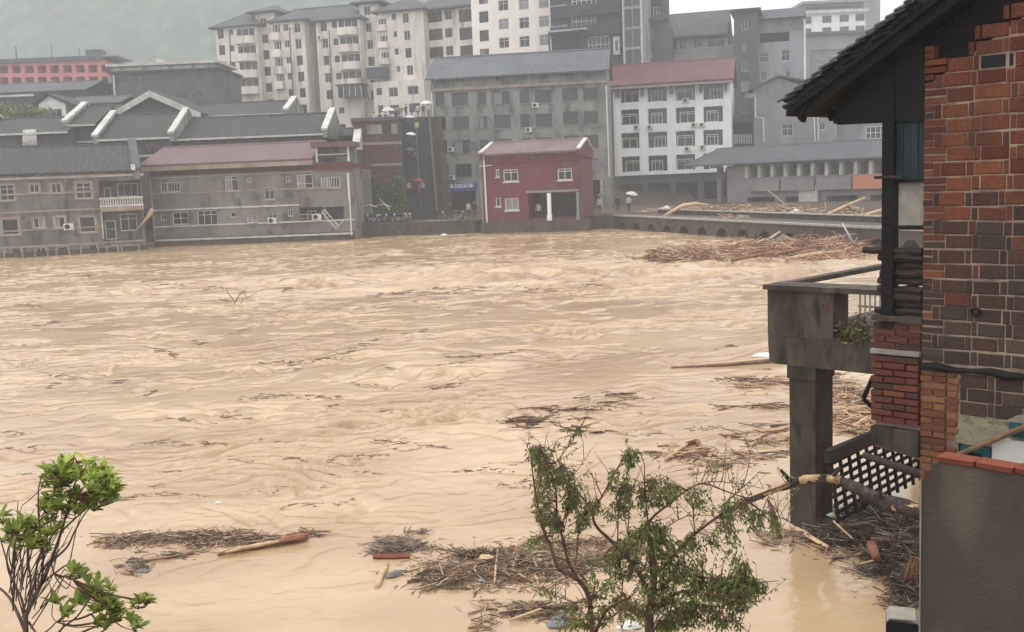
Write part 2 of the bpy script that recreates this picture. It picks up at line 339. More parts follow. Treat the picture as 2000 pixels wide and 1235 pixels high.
NR, NC = 800, 560
wy = 7.0 * (118 / 7.0) ** (np.linspace(0, 1, NR))
wu = np.linspace(-1, 1, NC)
WU, WY = np.meshgrid(wu, wy)
WX = WU * (.72 * WY + 6)
def water_h(x, y):
    # turbulent flood: short chop with creases between boils, rougher in drifting patches
    q = y - .06 * x
    ax = pnoise(x / 7, q / 6, 11); aq = pnoise(x / 7, q / 5, 12)
    wx = x + 2.0 * ax + .8 * pnoise(x / 2.2, q / 2, 21); wq = q + 1.8 * aq + .7 * pnoise(x / 2.0, q / 1.6, 22) + .2 * pnoise(x / .8, q / .6, 23)
    patch = pnoise(x / 13, q / 6, 13) + .8 * pnoise(x / 5, q / 3, 18) + .4 * pnoise(x / 2, q / 1.5, 19)
    rough = .22 + 1.3 * sst(-.15, .8, patch)
    near = sst(13.5, 22, y); far = sst(22, 55, y); vfar = sst(62, 95, y)
    def crease(sx, sq, seed, w, sk=0.):                # narrow trough along the zero line of the noise
        return -np.maximum(0, 1 - np.abs(pnoise(wx / sx + sk * wq, wq / sq, seed)) / w) ** 1.3
    h = .02 * pnoise(wx / 6, wq / 3, 1)
    m1 = sst(.05, .34, pnoise(x / 3.2, q / 1.8, 15) + .30 * patch); m2 = sst(.02, .3, pnoise(x / 1.8, q / 1.0, 16) + .28 * patch); m3 = sst(.0, .3, pnoise(x / 1.0, q / .6, 27) + .25 * patch); m4 = sst(.08, .34, pnoise(x / 2.6, q / 1.5, 28) + .2 * patch)
    h += (.15 + .20 * far) * crease(4.2, 1.7, 2, .10) * m1 * (.5 + rough) * (1 - .3 * vfar)
    h += (.12 + .14 * far) * crease(3.0, 1.2, 33, .10, .12) * m4 * (.5 + rough) * (1 - .3 * vfar)
    h += (.11 + .10 * far) * crease(1.9, .8, 6, .14) * m2 * (.35 + rough) * (1 - .4 * vfar)
    h += .055 * crease(.9, .38, 26, .2) * m3 * rough * (1 - .6 * far)
    h += (.045 + .03 * far) * np.abs(pnoise(wx / 1.2, wq / .6, 7)) * rough + .035 * np.abs(pnoise(wx / .55, wq / .32, 8)) * rough * (1 - .5 * far) + .014 * pnoise(wx / .26, wq / .18, 31) * rough * (1 - far)
    cx = np.exp(-(((x + 2 - (y - 56) * .1) / 15) ** 2 + ((y - 56) / 6) ** 2)); h += .6 * cx * pnoise(wx / 2.8, wq / 1.1, 9)
    cx = np.exp(-(((x - 12) / 7) ** 2 + ((y - 52) / 5) ** 2)); h += .35 * cx * pnoise(wx / 2.2, wq / 1.0, 10)
    return h * (.12 + .88 * near)
WZ = water_h(WX, WY)
struct(grid_mesh('river_water', WX, WY, WZ, 'flood_water'))
def wz(x, y):
    i = math.log(max(y, 7.001) / 7.0) / math.log(118 / 7.0) * (NR - 1); j = (x / (.72 * y + 6) + 1) / 2 * (NC - 1)
    return float(WZ[min(NR - 1, max(0, int(round(i)))), min(NC - 1, max(0, int(round(j))))])
# ------------------------------------------------------------------ building kit
WCACHE = {}
class Bld:
    """A facade plane through two measured points; local x along it, y into the building, z up from zb."""
    def __init__(s, name, label, cat, pxl, pxr, yl, yr=None, py=300, zb=0., group=None):
        yr = yr or yl
        a = P(pxl, py, yl); b_ = P(pxr, py, yr); a.z = b_.z = zb
        d = (b_ - a); s.w = d.length; s.o = a; s.d = d.normalized(); s.n = Vector((-s.d.y, s.d.x, 0)); s.zb = zb
        s.root = empty(name, label, cat, a, math.atan2(s.d.y, s.d.x), group)
    def uv(s, px, py, k=0.):
        r = ray(px, py); t = (s.o + s.n * k - O).dot(s.n) / r.dot(s.n); q = O + r * t
        return ((q - s.o).dot(s.d), q.z - s.zb)
    def rect(s, x0, y0, x1, y1, k=0.):
        cx, cy = (x0 + x1) / 2, (y0 + y1) / 2
        return (s.uv(x0, cy, k)[0], s.uv(cx, y1, k)[1], s.uv(x1, cy, k)[0], s.uv(cx, y0, k)[1])
    def wall(s, u0, u1, v0, v1, depth, ops=(), m='cement', y=0., rev=.22, name='wall', inner='interior', inner_m=None):
        """box with real openings in its front; op = (u0,v0,u1,v1[,depth])"""
        mb = MB()
        us = sorted({u0, u1, *[x for o in ops for x in (o[0], o[2]) if u0 < x < u1]})
        vs = sorted({v0, v1, *[x for o in ops for x in (o[1], o[3]) if v0 < x < v1]})
        for i in range(len(us) - 1):
            run = None
            for j in range(len(vs) - 1):
                cu, cv = (us[i] + us[i + 1]) / 2, (vs[j] + vs[j + 1]) / 2
                hole = any(o[0] < cu < o[2] and o[1] < cv < o[3] for o in ops)
                if not hole and run is None: run = vs[j]
                if run is not None and (hole or j == len(vs) - 2):
                    top = vs[j] if hole else vs[j + 1]
                    mb.quad((us[i], y, run), (us[i + 1], y, run), (us[i + 1], y, top), (us[i], y, top)); run = None
        for o in ops:
            a, b_, c, d = o[:4]; r = o[4] if len(o) > 4 else rev; a = max(a, u0); c = min(c, u1); b_ = max(b_, v0); d = min(d, v1); e = y + r
            mb.quad((a, y, b_), (a, y, d), (a, e, d), (a, e, b_)); mb.quad((c, y, b_), (c, e, b_), (c, e, d), (c, y, d))
            mb.quad((a, y, b_), (a, e, b_), (c, e, b_), (c, y, b_)); mb.quad((a, y, d), (c, y, d), (c, e, d), (a, e, d))
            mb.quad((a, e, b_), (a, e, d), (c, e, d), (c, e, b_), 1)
        y1 = y + depth
        mb.quad((u0, y1, v0), (u0, y, v0), (u0, y, v1), (u0, y1, v1)); mb.quad((u1, y, v0), (u1, y1, v0), (u1, y1, v1), (u1, y, v1))
        mb.quad((u1, y1, v0), (u0, y1, v0), (u0, y1, v1), (u1, y1, v1)); mb.quad((u0, y, v1), (u1, y, v1), (u1, y1, v1), (u0, y1, v1))
        mb.quad((u0, y, v0), (u0, y1, v0), (u1, y1, v0), (u1, y, v0))
        return mb.build(name, [m, inner], s.root)
    def window(s, o, nv=2, tr=0., frame='frame_white', glass='glass', y=0., inset=.1, fw=.07, sill=None, bars=0, curtain=False):
        u0, v0, u1, v1 = o[:4]; w = max(.3, round((u1 - u0) / .05) * .05); h = max(.3, round((v1 - v0) / .05) * .05)
        key = (round(w, 2), round(h, 2), nv, tr, frame, fw, bars)
        if key not in WCACHE:
            mb = MB(); d = .06
            mb.box(-w / 2, -w / 2 + fw, 0, d, 0, h); mb.box(w / 2 - fw, w / 2, 0, d, 0, h)
            mb.box(-w / 2 + fw, w / 2 - fw, 0, d, 0, fw); mb.box(-w / 2 + fw, w / 2 - fw, 0, d, h - fw, h)
            g = .6 * fw
            for i in range(1, nv): x = -w / 2 + w * i / nv; mb.box(x - g / 2, x + g / 2, .004, d, fw, h - fw)
            if tr: mb.box(-w / 2 + fw, w / 2 - fw, .008, d, h * tr - g / 2, h * tr + g / 2)
            for i in range(bars): x = -w / 2 + w * (i + .5) / bars; mb.box(x - .02, x + .02, -.1, -.06, 0, h)
            fm = mb.mesh('window', frame)
            WCACHE[key] = (fm, {})
        fm, gl = WCACHE[key]
        if glass not in gl: gl[glass] = MB().box(-w / 2 + .01, w / 2 - .01, .05, .08, .01, h - .01).mesh('pane', glass)
        wo_ = link('window', fm, s.root, ((u0 + u1) / 2, y + inset, v0))
        link('pane', gl[glass], wo_)
        if curtain:
            x0 = random.choice([-w / 2 + .02, 0]); MB().box(x0, x0 + w / 2 - .02, .03, .049, .05, h - .05).build('curtain', 'curtain', wo_)
        if sill: MB().box(-w / 2 - .1, w / 2 + .1, -inset - .1, -.001, -.12, -.002).build('sill', sill, wo_)
        return wo_
    def band(s, px0, py0, px1, py1, h=.14, proud=.06, m='trim_beige', name='band', y=0.):
        a = s.uv(px0, py0); b_ = s.uv(px1, py1)
        mb = MB(); v0 = (a[1] + b_[1]) / 2
        mb.box(a[0], b_[0], y - proud, y - .003, v0 - h / 2, v0 + h / 2); return mb.build(name, m, s.root)
    def ac(s, px, py, y=0.):
        u, v = s.uv(px, py, y)
        if 'ac' not in WCACHE:
            b1 = MB().box(-.42, .42, -.36, -.06, -.29, .29); b1.box(-.4, -.34, -.36, 0, -.35, -.29); b1.box(.34, .4, -.36, 0, -.35, -.29)
            a = MB(); c = [(.1 * 0 - .1 + .22 * math.cos(t * math.pi / 6), -.366, .22 * math.sin(t * math.pi / 6)) for t in range(12)]
            a.add(c + [(x, -.35, z) for x, _, z in c], [tuple(range(11, -1, -1))] + [(i, (i + 1) % 12, 12 + (i + 1) % 12, 12 + i) for i in range(12)])
            WCACHE['ac'] = (b1.mesh('air_conditioner', 'ac_white'), a.mesh('fan_grille', 'black'))
        q = link('air_conditioner', WCACHE['ac'][0], s.root, (u, y, v)); link('fan_grille', WCACHE['ac'][1], q); return q
    def gable(s, u0, u1, y0, yr, y1, ve, vr, m='slate', th=.18, name='roof', ve2=None):
        ve2 = ve if ve2 is None else ve2
        mb = MB(); poly = [(y0, ve), (yr, vr), (y1, ve2), (y1, ve2 - th), (yr, vr - th), (y0, ve - th)]
        mb.prism(poly, u0, u1, lambda a, b_, c: (c, a, b_)); o = mb.build(name, m, s.root, fixn=True)
        MB().prism([(yr - .2, vr - .02), (yr, vr + .14), (yr + .2, vr - .02)], u0 + .02, u1 - .02, lambda a, b_, c: (c, a, b_)).build('ridge_cap', m, o, fixn=True); return o
    def gable_fill(s, u0, u1, y0, yr, y1, ve, vr, m, name='gable_wall'):
        mb = MB(); mb.prism([(y0, ve), (yr, vr), (y1, ve)], u0, u1, lambda a, b_, c: (c, a, b_)); return mb.build(name, m, s.root, fixn=True)
    def part(s, name, mb, m, parent=None, **k): return mb.build(name, m, parent or s.root, **k)
    def pipe(s, pts, r=.06, m='pipe_white', name='drain_pipe'):
        return MB().tube([(s.uv(x, y)[0], -.1, s.uv(x, y)[1]) for x, y in pts], r, 6).build(name, m, s.root)
    def parapet(s, u0, u1, y0, y1, ve, vr, yr, m='trim_white', name='gable_parapet', lift=.38, cw=.1, ch=.2, body='cement'):
        """raised fire-wall coping that follows the roof slope at a gable end"""
        mb = MB()
        mb.prism([(y0 - .5, ve - .5), (y0 - .5, ve + lift), (yr, vr + lift), (y1, ve + lift), (y1, ve - .5)], u0, u1, lambda a, b_, c: (c, a, b_))
        o = mb.build(name, body, s.root, fixn=True)
        c = MB(); c.prism([(y0 - .65, ve + lift - ch * .6), (y0 - .7, ve + lift + ch * .6), (yr, vr + lift + ch), (y1 + .2, ve + lift + ch * .6), (y1 + .2, ve + lift - ch * .4), (yr, vr + lift - .03)], u0 - cw, u1 + cw, lambda a, b_, c_: (c_, a, b_))
        c.build('coping', m, o, fixn=True)
        return o

# ================================================================== riverside house with balcony (far left)
b = Bld('riverside_house', 'long grey rendered house standing in the flood with a white balustrade balcony', 'house', -60, 281, 91, 96, 420, -2)
T = b.uv(140, 349)[1]
wins = [(0, 360, 28, 392, 2, .7), (57, 359, 77, 377, 2, 0), (99, 358, 120, 377, 2, 0), (148, 357, 179, 388, 2, .7),
        (3, 427, 37, 459, 1, 0), (65, 426, 86, 446, 2, 0), (107, 424, 127, 445, 1, 0), (155, 423, 187, 454, 1, 0),
        (10, 484, 42, 510, 1, 0), (70, 484, 91, 506, 2, 0), (112, 482, 133, 504, 1, 0), (160, 478, 190, 500, 1, 0), (211, 482, 229, 500, 2, 0), (240, 480, 270, 500, 2, 0),
        (-42, 361, -16, 390, 2, .7), (-40, 430, -14, 458, 1, 0)]
ops = [b.rect(*w[:4]) for w in wins]
rec1 = b.rect(194, 353, 275, 393) + (1.6,); rec2 = b.rect(200, 414, 276, 470) + (.9,)
b.wall(0, b.w, 0, T, 11, ops + [rec1, rec2], 'render_grey', inner='render_grey')
for w, o in zip(wins, ops):
    b.window(o, w[4], w[5], 'frame_white', random.choice(['glass', 'glass', 'glass_brown']), curtain=random.random() < .35)
    MB().box(o[0] - .16, o[0] - .01, -.05, -.002, o[1] - .1, o[3] + .12).box(o[2] + .01, o[2] + .16, -.05, -.002, o[1] - .1, o[3] + .12).box(o[0] - .01, o[2] + .01, -.05, -.002, o[3] + .02, o[3] + .14).box(o[0] - .2, o[2] + .2, -.1, -.052, o[1] - .13, o[1] - .02).build('window_surround', 'trim_beige', b.root)
b.window(b.rect(229, 358, 270, 384, 1.5), 3, 0, 'frame_white', 'curtain', y=1.45); b.window(b.rect(203, 367, 217, 392, 1.5), 1, 0, 'frame_white', 'glass', y=1.45)
b.window(b.rect(235, 418, 268, 451, .8), 2, .7, 'frame_white', 'glass', y=.7); b.window(b.rect(206, 431, 227, 468, .8), 1, .55, 'frame_white', 'glass', y=.7)
# balcony with turned balusters
bx0, bx1 = b.uv(194, 390)[0], b.uv(279, 390)[0]; bv0, bv1 = b.uv(236, 401)[1], b.uv(236, 385)[1]
bal = MB().box(bx0, bx1, -1.0, -.003, bv0 - .5, bv0 - .1).build('balcony_slab', 'trim_beige', b.root)
MB().box(bx0, bx1, -1.0, -.82, bv1 - .14, bv1).box(bx0, bx1, -1.0, -.82, bv0 - .098, bv0 + .06).build('balustrade_rail', 'trim_white', b.root)
prof = MB().tube([(0, 0, 0), (0, 0, .12), (0, 0, .3), (0, 0, .5), (0, 0, 1)], [.07, .05, .085, .055, .07], 6).mesh('baluster', 'trim_white')
nb_ = 18
for i in range(nb_):
    link('baluster', prof, b.root, (bx0 + .12 + (bx1 - bx0 - .24) * i / (nb_ - 1), -.91, bv0 + .06), None, (1, 1, bv1 - bv0 - .2))
for v_ in ((196, 408, 277, 405), (0, 415, 196, 409), (0, 452, 205, 443), (-40, 487, 196, 475), (200, 474, 282, 470), (0, 379, 190, 376)): b.band(*v_, h=.16)
b.band(-60, 352, 280, 341, .2, .14, 'trim_white', 'cornice'); b.band(-60, 344, 270, 334, .14, .4, 'trim_white', 'gutter')
b.ac(134, 443)
b.pipe([(197, 405), (202, 466)], .07, 'trim_white', 'corner_trim')
MB().box(0, b.w, -.012, -.003, 1.2, 2.42).build('tide_mark', 'wet_concrete', b.root)
ve = b.uv(140, 336, -.6)[1]; vr = b.uv(140, 285, 7)[1]
b.gable(-1, b.w - .6, -.7, 7, 12.5, ve, vr, 'slate')
b.parapet(b.w - .6, b.w - .05, 0, 11.5, ve - .3, vr - .05, 7, 'stone_grey')
b.wall(0, b.w - .1, T + .002, ve + .02, 11, (), 'cement', name='eave_wall')
q = MB().box(0, .35, -.2, .15, 0, .5).build('cistern', 'plastic_white', b.root); u_, v_ = b.uv(256, 333); q.location = (u_, -.5, v_)

# ================================================================== pink roofed house
b = Bld('riverside_house', 'long grey house with pink sheet roof and rooftop porch, standing in flood water', 'house', 297, 692, 101.5, 100.5, 420, -2)
T = b.uv(490, 337)[1]
wins = [(313, 356, 353, 376, 3, 0), (439, 344, 465, 373, 2, .75), (481, 348, 492, 357, 2, 0), (516, 366, 536, 390, 2, .7), (558, 344, 568, 356, 2, 0), (579, 341, 611, 368, 2, .35), (626, 346, 665, 367, 3, 0),
        (313, 419, 325, 431, 2, 0), (337, 414, 368, 439, 2, .5), (385, 411, 425, 440, 3, .7), (450, 415, 461, 425, 1, 0), (482, 420, 503, 436, 2, 0), (524, 419, 541, 435, 2, .5), (562, 409, 572, 423, 2, 0)]
ops = [b.rect(*w[:4]) for w in wins]
rec = [b.rect(586, 405, 632, 432) + (1.2,), b.rect(636, 404, 672, 431) + (1.2,)]
b.wall(0, b.w, 0, T, 10, ops + rec, 'render_pinkgrey', inner='stone_grey')
for i, (w, o) in enumerate(zip(wins, ops)):
    b.window(o, w[4], w[5], 'frame_white', 'glass' if i != 11 else 'curtain', sill='trim_beige' if w[2] - w[0] > 15 else None, bars=8 if i in (0, 6) else 0, curtain=i in (1, 6, 5))
b.window(b.rect(600, 412, 618, 432, 1.1), 2, .5, 'frame_white', 'glass', y=1.0)
MB().box(rec[0][0], rec[0][2], .05, .12, rec[0][1] + .6, rec[0][1] + .68).box(rec[0][0], rec[0][2], .05, .12, rec[0][1] + .25, rec[0][1] + .31).build('balcony_rail', 'trim_beige', b.root)
b.band(297, 410, 584, 402, .16, .08, 'trim_white'); b.band(300, 378, 660, 367, .12, .06); b.band(300, 444, 692, 429, .14, .07, 'trim_white'); b.band(304, 471, 690, 455, .18, .1, 'trim_white'); b.band(300, 347, 610, 337, .12, .07)
b.ac(620, 424); b.ac(533, 431)
b.pipe([(294, 347), (303, 470)], .08, 'trim_beige', 'corner_trim'); b.pipe([(681, 338), (687, 460)], .07); b.pipe([(678, 338), (682, 392)], .05)
MB().box(0, b.w, -.012, -.003, 1.2, 2.75).build('tide_mark', 'wet_concrete', b.root)
ve = b.uv(450, 316, -.5)[1]; vr = b.uv(450, 284, 6)[1]
uP = b.uv(612, 300)[0]
b.wall(0, b.w, T + .002, ve - .62, 10, (), 'maroon', name='frieze', y=.12)
MB().box(-.5, uP, -.75, .3, ve - .6, ve - .16).build('fascia', 'trim_beige', b.root)
b.gable(-.7, uP, -.8, 6, 10.6, ve, vr, 'sheet_pink', ve2=ve + .5)
b.gable_fill(0, .2, .1, 6, 10, ve - .7, vr - .25, 'render_pinkgrey')
# rooftop porch
pv0 = ve - .6; pt = b.uv(648, 288)[1]; u1_ = b.w + .1
MB().box(uP + .1, u1_, -.3, .118, T - .05, ve - .45).build('porch_parapet', 'maroon', b.root)
for uu in (uP + .25, u1_ - .4): MB().box(uu, uu + .2, -.25, -.05, ve - .44, pt).build('porch_column', 'trim_white', b.root)
MB().box(uP + .1, u1_, 2.4, 2.6, ve - .6, pt).box(uP + 1.2, uP + 3.0, 2.33, 2.398, ve + .2, pt - .5, 1).build('porch_wall', ['cement', 'glass'], b.root)
MB().box(uP - .1, u1_ + .2, -.6, 3.2, pt + .0, pt + .5).build('porch_roof', 'sheet_pink', b.root)
MB().box(uP + .25, u1_ - .2, -.2, -.12, ve + .25, ve + .33).build('porch_rail', 'trim_white', b.root)

# ================================================================== tiled courtyard houses with white gable copings
def court(name, label, px0, px1, Y, eave, ridge, back=9, z=3, k=5., left=True, right=True, m='slate', wallm='stone_grey', beam=True):
    b = Bld(name, label, 'house', px0, px1, Y, Y, (eave[1] + ridge[1]) / 2, z)
    ve = b.uv(*eave, -.5)[1]; vr = b.uv(*ridge, k)[1]
    n = int(b.w // 3.4); ops = [(i * 3.4 + .9, ve - 1.7, i * 3.4 + 2.5, ve - .5) for i in range(n)]
    b.wall(0, b.w, 0, ve - .3, back, ops, wallm)
    for o in ops: b.window(o, 2, 0, 'frame_dark', 'glass')
    b.gable(-.1, b.w + .1, -.8, k, back + .4, ve, vr, m)
    b.gable_fill(.02, b.w - .02, .02, k, back - .02, ve - .32, vr - .22, wallm)
    MB().box(-.1, b.w + .1, -.9, -.8, ve - .22, ve - .02).build('eave_board', 'trim_white', b.root)
    if beam:
        for i in range(max(1, n // 2)): MB().box(i * 6.8 + .4, i * 6.8 + 5.6, -.35, -.15, ve - 1.95, ve - 1.78).build('rail_beam', 'trim_white', b.root)
    if left: b.parapet(-.55, -.1, -.4, back + .3, ve, vr, k)
    if right: b.parapet(b.w + .1, b.w + .55, -.4, back + .3, ve, vr, k)
    return b
b = court('courtyard_house', 'grey tiled courtyard house at the far left with white gable coping', -40, 135, 114, (70, 259), (70, 231), right=False, beam=False)
q = MB(); n = 9
q.add([(-.55 + .1 * (i > 4) + i * .16 + (.0 if j else -.25 * max(0, 4 - i) / 4), .06 * math.sin(i * 2.2), 0 if not j else 1.75) for j in (0, 1) for i in range(n)], [(i, i + 1, n + i + 1, n + i) for i in range(n - 1)])
u_, v_ = b.uv(55, 286); q = q.build('hanging_cloth', 'cloth_white', None, smooth=True); q.matrix_world = b.root.matrix_world.copy() if False else Matrix.Identity(4)
tag(q, 'white cloth hung out under the eaves of the far left tiled house', 'cloth')
pp = P(58, 286, 113.2); q.location = pp; md = q.modifiers.new('thick', 'SOLIDIFY'); md.thickness = .03
court('courtyard_house', 'narrow grey tiled roof piece between two white stepped copings', 138, 188, 116, (163, 243), (165, 209), right=False)
court('courtyard_house', 'grey tiled courtyard house between two white copings, centre of the row', 196, 332, 112, (265, 270), (265, 224))
court('courtyard_house', 'long grey tiled courtyard house behind the pink roofed house', 346, 630, 113, (490, 266), (490, 227), left=False)
court('courtyard_house', 'rear grey tiled courtyard house ending in a small white peaked gable', 380, 555, 127, (470, 224), (470, 201), z=5, left=False, beam=False)
# gable fronted hall with white bargeboards
b = Bld('gabled_hall', 'dark gabled hall with broad white bargeboards behind the tiled roofs', 'house', 222, 384, 124, 124, 220, 5)
ul, vl = b.uv(222, 226); ur, vrr = b.uv(384, 222); uc, vc = b.uv(297, 185); vl = vrr = (vl + vrr) / 2
MB().prism([(ul, 0), (ur, 0), (ur, vl - .2), (uc, vc - .3), (ul, vl - .2)], 0, 12, lambda a, b_, c: (a, c, b_)).build('wall', 'stone_grey', b.root, fixn=True)
MB().prism([(ul - .6, vl - .3), (uc, vc + .15), (ur + .6, vl - .3), (ur + .6, vl), (uc, vc + .5), (ul - .6, vl)], -.8, 12.3, lambda a, b_, c: (a, c, b_)).build('roof', 'slate', b.root, fixn=True)
MB().prism([(ul - .7, vl - .75), (uc, vc - .35), (ur + .7, vl - .75), (ur + .7, vl - .05), (uc, vc + .4), (ul - .7, vl - .05)], -.95, -.81, lambda a, b_, c: (a, c, b_)).build('bargeboard', 'trim_white', b.root, fixn=True)
# small white houses and shed roofs at the far left
b = Bld('white_cottage', 'small white cottage with a dark pitched roof among far left trees', 'house', 76, 128, 140, 140, 210, 4)
ul, ur, uc = 0, b.w, b.w * .4; ve = b.uv(100, 203)[1]; vr = b.uv(97, 188)[1]
o = b.rect(85, 213, 121, 228)
b.wall(0, b.w, 0, ve, 7, [o], 'white_wall'); b.window(o, 3, 0, 'frame_white', 'glass')
MB().prism([(0, ve), (b.w, ve), (uc, vr)], 0, 7, lambda a, b_, c: (a, c, b_)).build('gable_wall', 'white_wall', b.root, fixn=True)
MB().prism([(-.9, ve - .35), (uc, vr + .1), (b.w + 2.4, ve - .9), (b.w + 2.4, ve - .65), (uc, vr + .38), (-.9, ve - .1)], -.7, 7.6, lambda a, b_, c: (a, c, b_)).build('roof', 'slate', b.root, fixn=True)
b = Bld('grey_cottage', 'low grey house with dark roof beside the white cottage', 'house', 135, 230, 146, 146, 205, 4)
ve = b.uv(180, 205)[1]; b.wall(0, b.w, 0, ve, 8, [b.rect(198, 206, 212, 216)], 'pale_grey'); b.gable(-.6, b.w + .6, -.8, 4, 8.8, ve + .2, b.uv(180, 190, 4)[1], 'slate_far')
b = Bld('long_shed', 'long low shed with pale grey roof and white eaves line, far left', 'shed', -60, 160, 158, 158, 185, 6)
ve = b.uv(60, 180)[1]; b.wall(0, b.w, 0, ve, 12, (), 'stone_grey'); b.gable(-1, b.w + 1, -1, 6, 13, ve, b.uv(60, 163, 6)[1], 'slate_far', ve2=ve)
MB().box(-1, b.w * .6, -1.2, -1.02, ve - .7, ve - .4).build('gutter', 'trim_white', b.root)
# curved grey canopy beside the clerestory hall
b = Bld('canopy_shed', 'dark arched canopy shed between the red frame building and grey hall', 'shed', 158, 222, 166, 166, 165, 8)
vt, vb = b.uv(190, 158)[1], b.uv(190, 168)[1]
pr = [(b.w * i / 8, vb + (vt - vb) * math.sin(math.pi * i / 8) ** .7) for i in range(9)]
MB().prism(pr + [(x, z - .3) for x, z in pr[::-1]], 0, 8, lambda a, b_, c: (a, c, b_)).build('roof', 'slate', b.root)
for i in range(5): MB().box(i * b.w / 4 - .12, i * b.w / 4 + .12, .1, .4, 0, vb - .02).build('post', 'steel_bar', b.root)
b.wall(.3, b.w - .3, 0, vb - 2.2, 7, [b.rect(200, 178, 216, 190)], 'pale_grey', y=.8)

# ================================================================== red concrete frame building
b = Bld('frame_building', 'unfinished building with salmon red concrete frame under the misty hill', 'building', -60, 205, 205, 205, 140, 8)
T = b.uv(100, 122)[1]; ops = []
for r_, (y0, y1) in enumerate(((128, 143), (151, 164))):
    for i in range(11):
        x = -52 + i * 25 + (1 if r_ else 0); ops.append(b.rect(x, y0 + (60 - x) * .01, x + 17, y1 + (60 - x) * .01) + (3.,))
b.wall(0, b.w, 0, T, 12, ops, 'salmon', inner='interior')
MB().box(-.4, b.w * .99, -.5, 12.5, T + .003, T + .9).build('roof_slab', 'stone_grey', b.root)
sx = b.w * .78
b.wall(sx, b.w + .6, T + .91, b.uv(175, 113)[1], 8, (), 'stone_grey', name='stair_tower', y=.6); vt = b.uv(175, 112)[1]
MB().box(sx - .6, b.w + 2.4, 0, 9.4, vt, vt + .35).build('tower_roof', 'pale_grey', b.root)
MB().box(sx + 1.5, sx + 4.4, 2, 5, vt + .352, vt + 1.7).build('water_tank', 'stone_grey', b.root)
for x in (28, 98, 152): u_ = b.uv(x, 120)[0]; MB().box(u_ - .12, u_ + .12, 1, 1.24, T + .9, T + 3.4 - .8 * (x == 152)).build('column_stub', 'pale_grey', b.root)
MB().box(b.w, b.w + 5, 1, 9, 0, T - 3).build('annex', 'pale_grey', b.root)

# ================================================================== grey hall with white clerestory
b = Bld('clerestory_hall', 'grey hall with white clerestory band and thin flat white roof', 'building', 218, 432, 160, 160, 160, 6)
T = b.uv(320, 141)[1]; ops = [b.rect(x, y, x + w, y + h) for x, y, w, h in ((230, 146, 16, 14), (260, 146, 24, 14), (301, 145, 24, 14), (341, 145, 26, 10), (381, 144, 16, 12), (344, 180, 22, 12), (384, 178, 14, 9))]
b.wall(0, b.w, 0, T, 12, ops, 'stone_grey')
for o in ops: b.window(o, 3, 0, 'frame_dark', 'glass')
MB().box(-.3, b.w + .3, -.5, 12.4, T + .003, T + .35).build('cornice', 'slate', b.root)
t2 = b.uv(320, 127)[1]; cl = [(b.w * f0, T + .45, b.w * f1, t2 - .1) for f0, f1 in ((.01, .075), (.11, .29), (.33, .52), (.56, .74), (.77, .88))]
b.wall(.1, b.w - .8, T + .352, t2, 9, cl, 'pale_grey', name='clerestory', y=.3)
for o in cl: b.window(o, 1, 0, 'frame_white', 'trim_white', y=.3)
MB().box(-.6, b.w - .1, -.4, 11, t2 + .003, t2 + .4).build('roof', 'trim_white', b.root)
MB().box(b.w * .36, b.w * .41, 3, 4.4, t2 + .402, t2 + 1.3).build('roof_vent', 'trim_white', b.root)
b.pipe([(222, 147), (226, 203)], .12)

# ================================================================== far left greenery behind the tiled roofs is added with the trees
# ================================================================== stepped white apartment block
b = Bld('apartment_block', 'long stepped cream apartment block with rounded balconies and slate roofs on the slope', 'apartment block', 418, 836, 190, 180, 120, 13)
FL = 31.5
def bay(px0, px1, ytop, ybot, cols, y, depth, m='apart_wall', nf=None, tilt=-.045, nm='bay_wall', step=31.8, first=None, lean=.085, name='win'):
    """a projecting bay; cols = (px, width) of a window column measured on the top floor"""
    u0 = b.uv(px0, ytop, y)[0]; u1 = b.uv(px1, ytop, y)[0]; v1 = b.uv((px0 + px1) / 2, ytop, y)[1]
    ops = []
    n = nf or int((ybot - ytop - 8) // step)
    for (cx, w, h, f0) in cols:
        for f in range(n):
            yy = f0 + f * step; xx = cx + f * step * lean
            ops.append(b.rect(xx, yy, xx + w, yy + h, y))
    ops = [o for o in ops if o[0] > u0 + .1 and o[2] < u1 - .1 and o[1] > .2]
    b.wall(u0, u1, 0, v1, depth, ops, m, y=y, name=nm)
    for o in ops: b.window(o, random.choice([1, 2, 2]), 0, random.choice(['frame_dark', 'frame_white']), random.choice(['glass', 'glass', 'glass_brown']), y=y, inset=.12)
    return u0, u1, v1
def balconies(px0, px1, ys, y, rx=1.7, lean=.085, h=15, curved=True):
    for i, yy in enumerate(ys):
        dx = (yy - ys[0]) * lean
        u0 = b.uv(px0 + dx, yy, y)[0]; u1 = b.uv(px1 + dx, yy, y)[0]; v1 = b.uv((px0 + px1) / 2 + dx, yy, y)[1]; v0 = b.uv((px0 + px1) / 2 + dx, yy + h, y)[1]
        out = []; k = 8
        for j in range(k + 1):
            a = math.pi * j / k
            out.append(((u0 + u1) / 2 - math.cos(a) * (u1 - u0) / 2, y - (rx * math.sin(a) ** .6 if curved else (0 if j in (0, k) else rx)) - .003))
        mb = MB(); mb.prism(out, v0, v1, lambda a_, b_, c: (a_, b_, c)); q = mb.build('balcony', 'apart_wall', b.root, fixn=True)
        # dark loggia opening over the parapet
        v2 = v1 + (v1 - v0) * 1.05
        MB().box(u0 + .25, u1 - .25, y - .06, y - .004, v1 + .05, v2).build('loggia_glazing', 'glass', q)
        for t in (.33, .66): MB().box(u0 + (u1 - u0) * t - .05, u0 + (u1 - u0) * t + .05, y - .1, y - .061, v1 + .05, v2).build('loggia_post', 'frame_white', q)
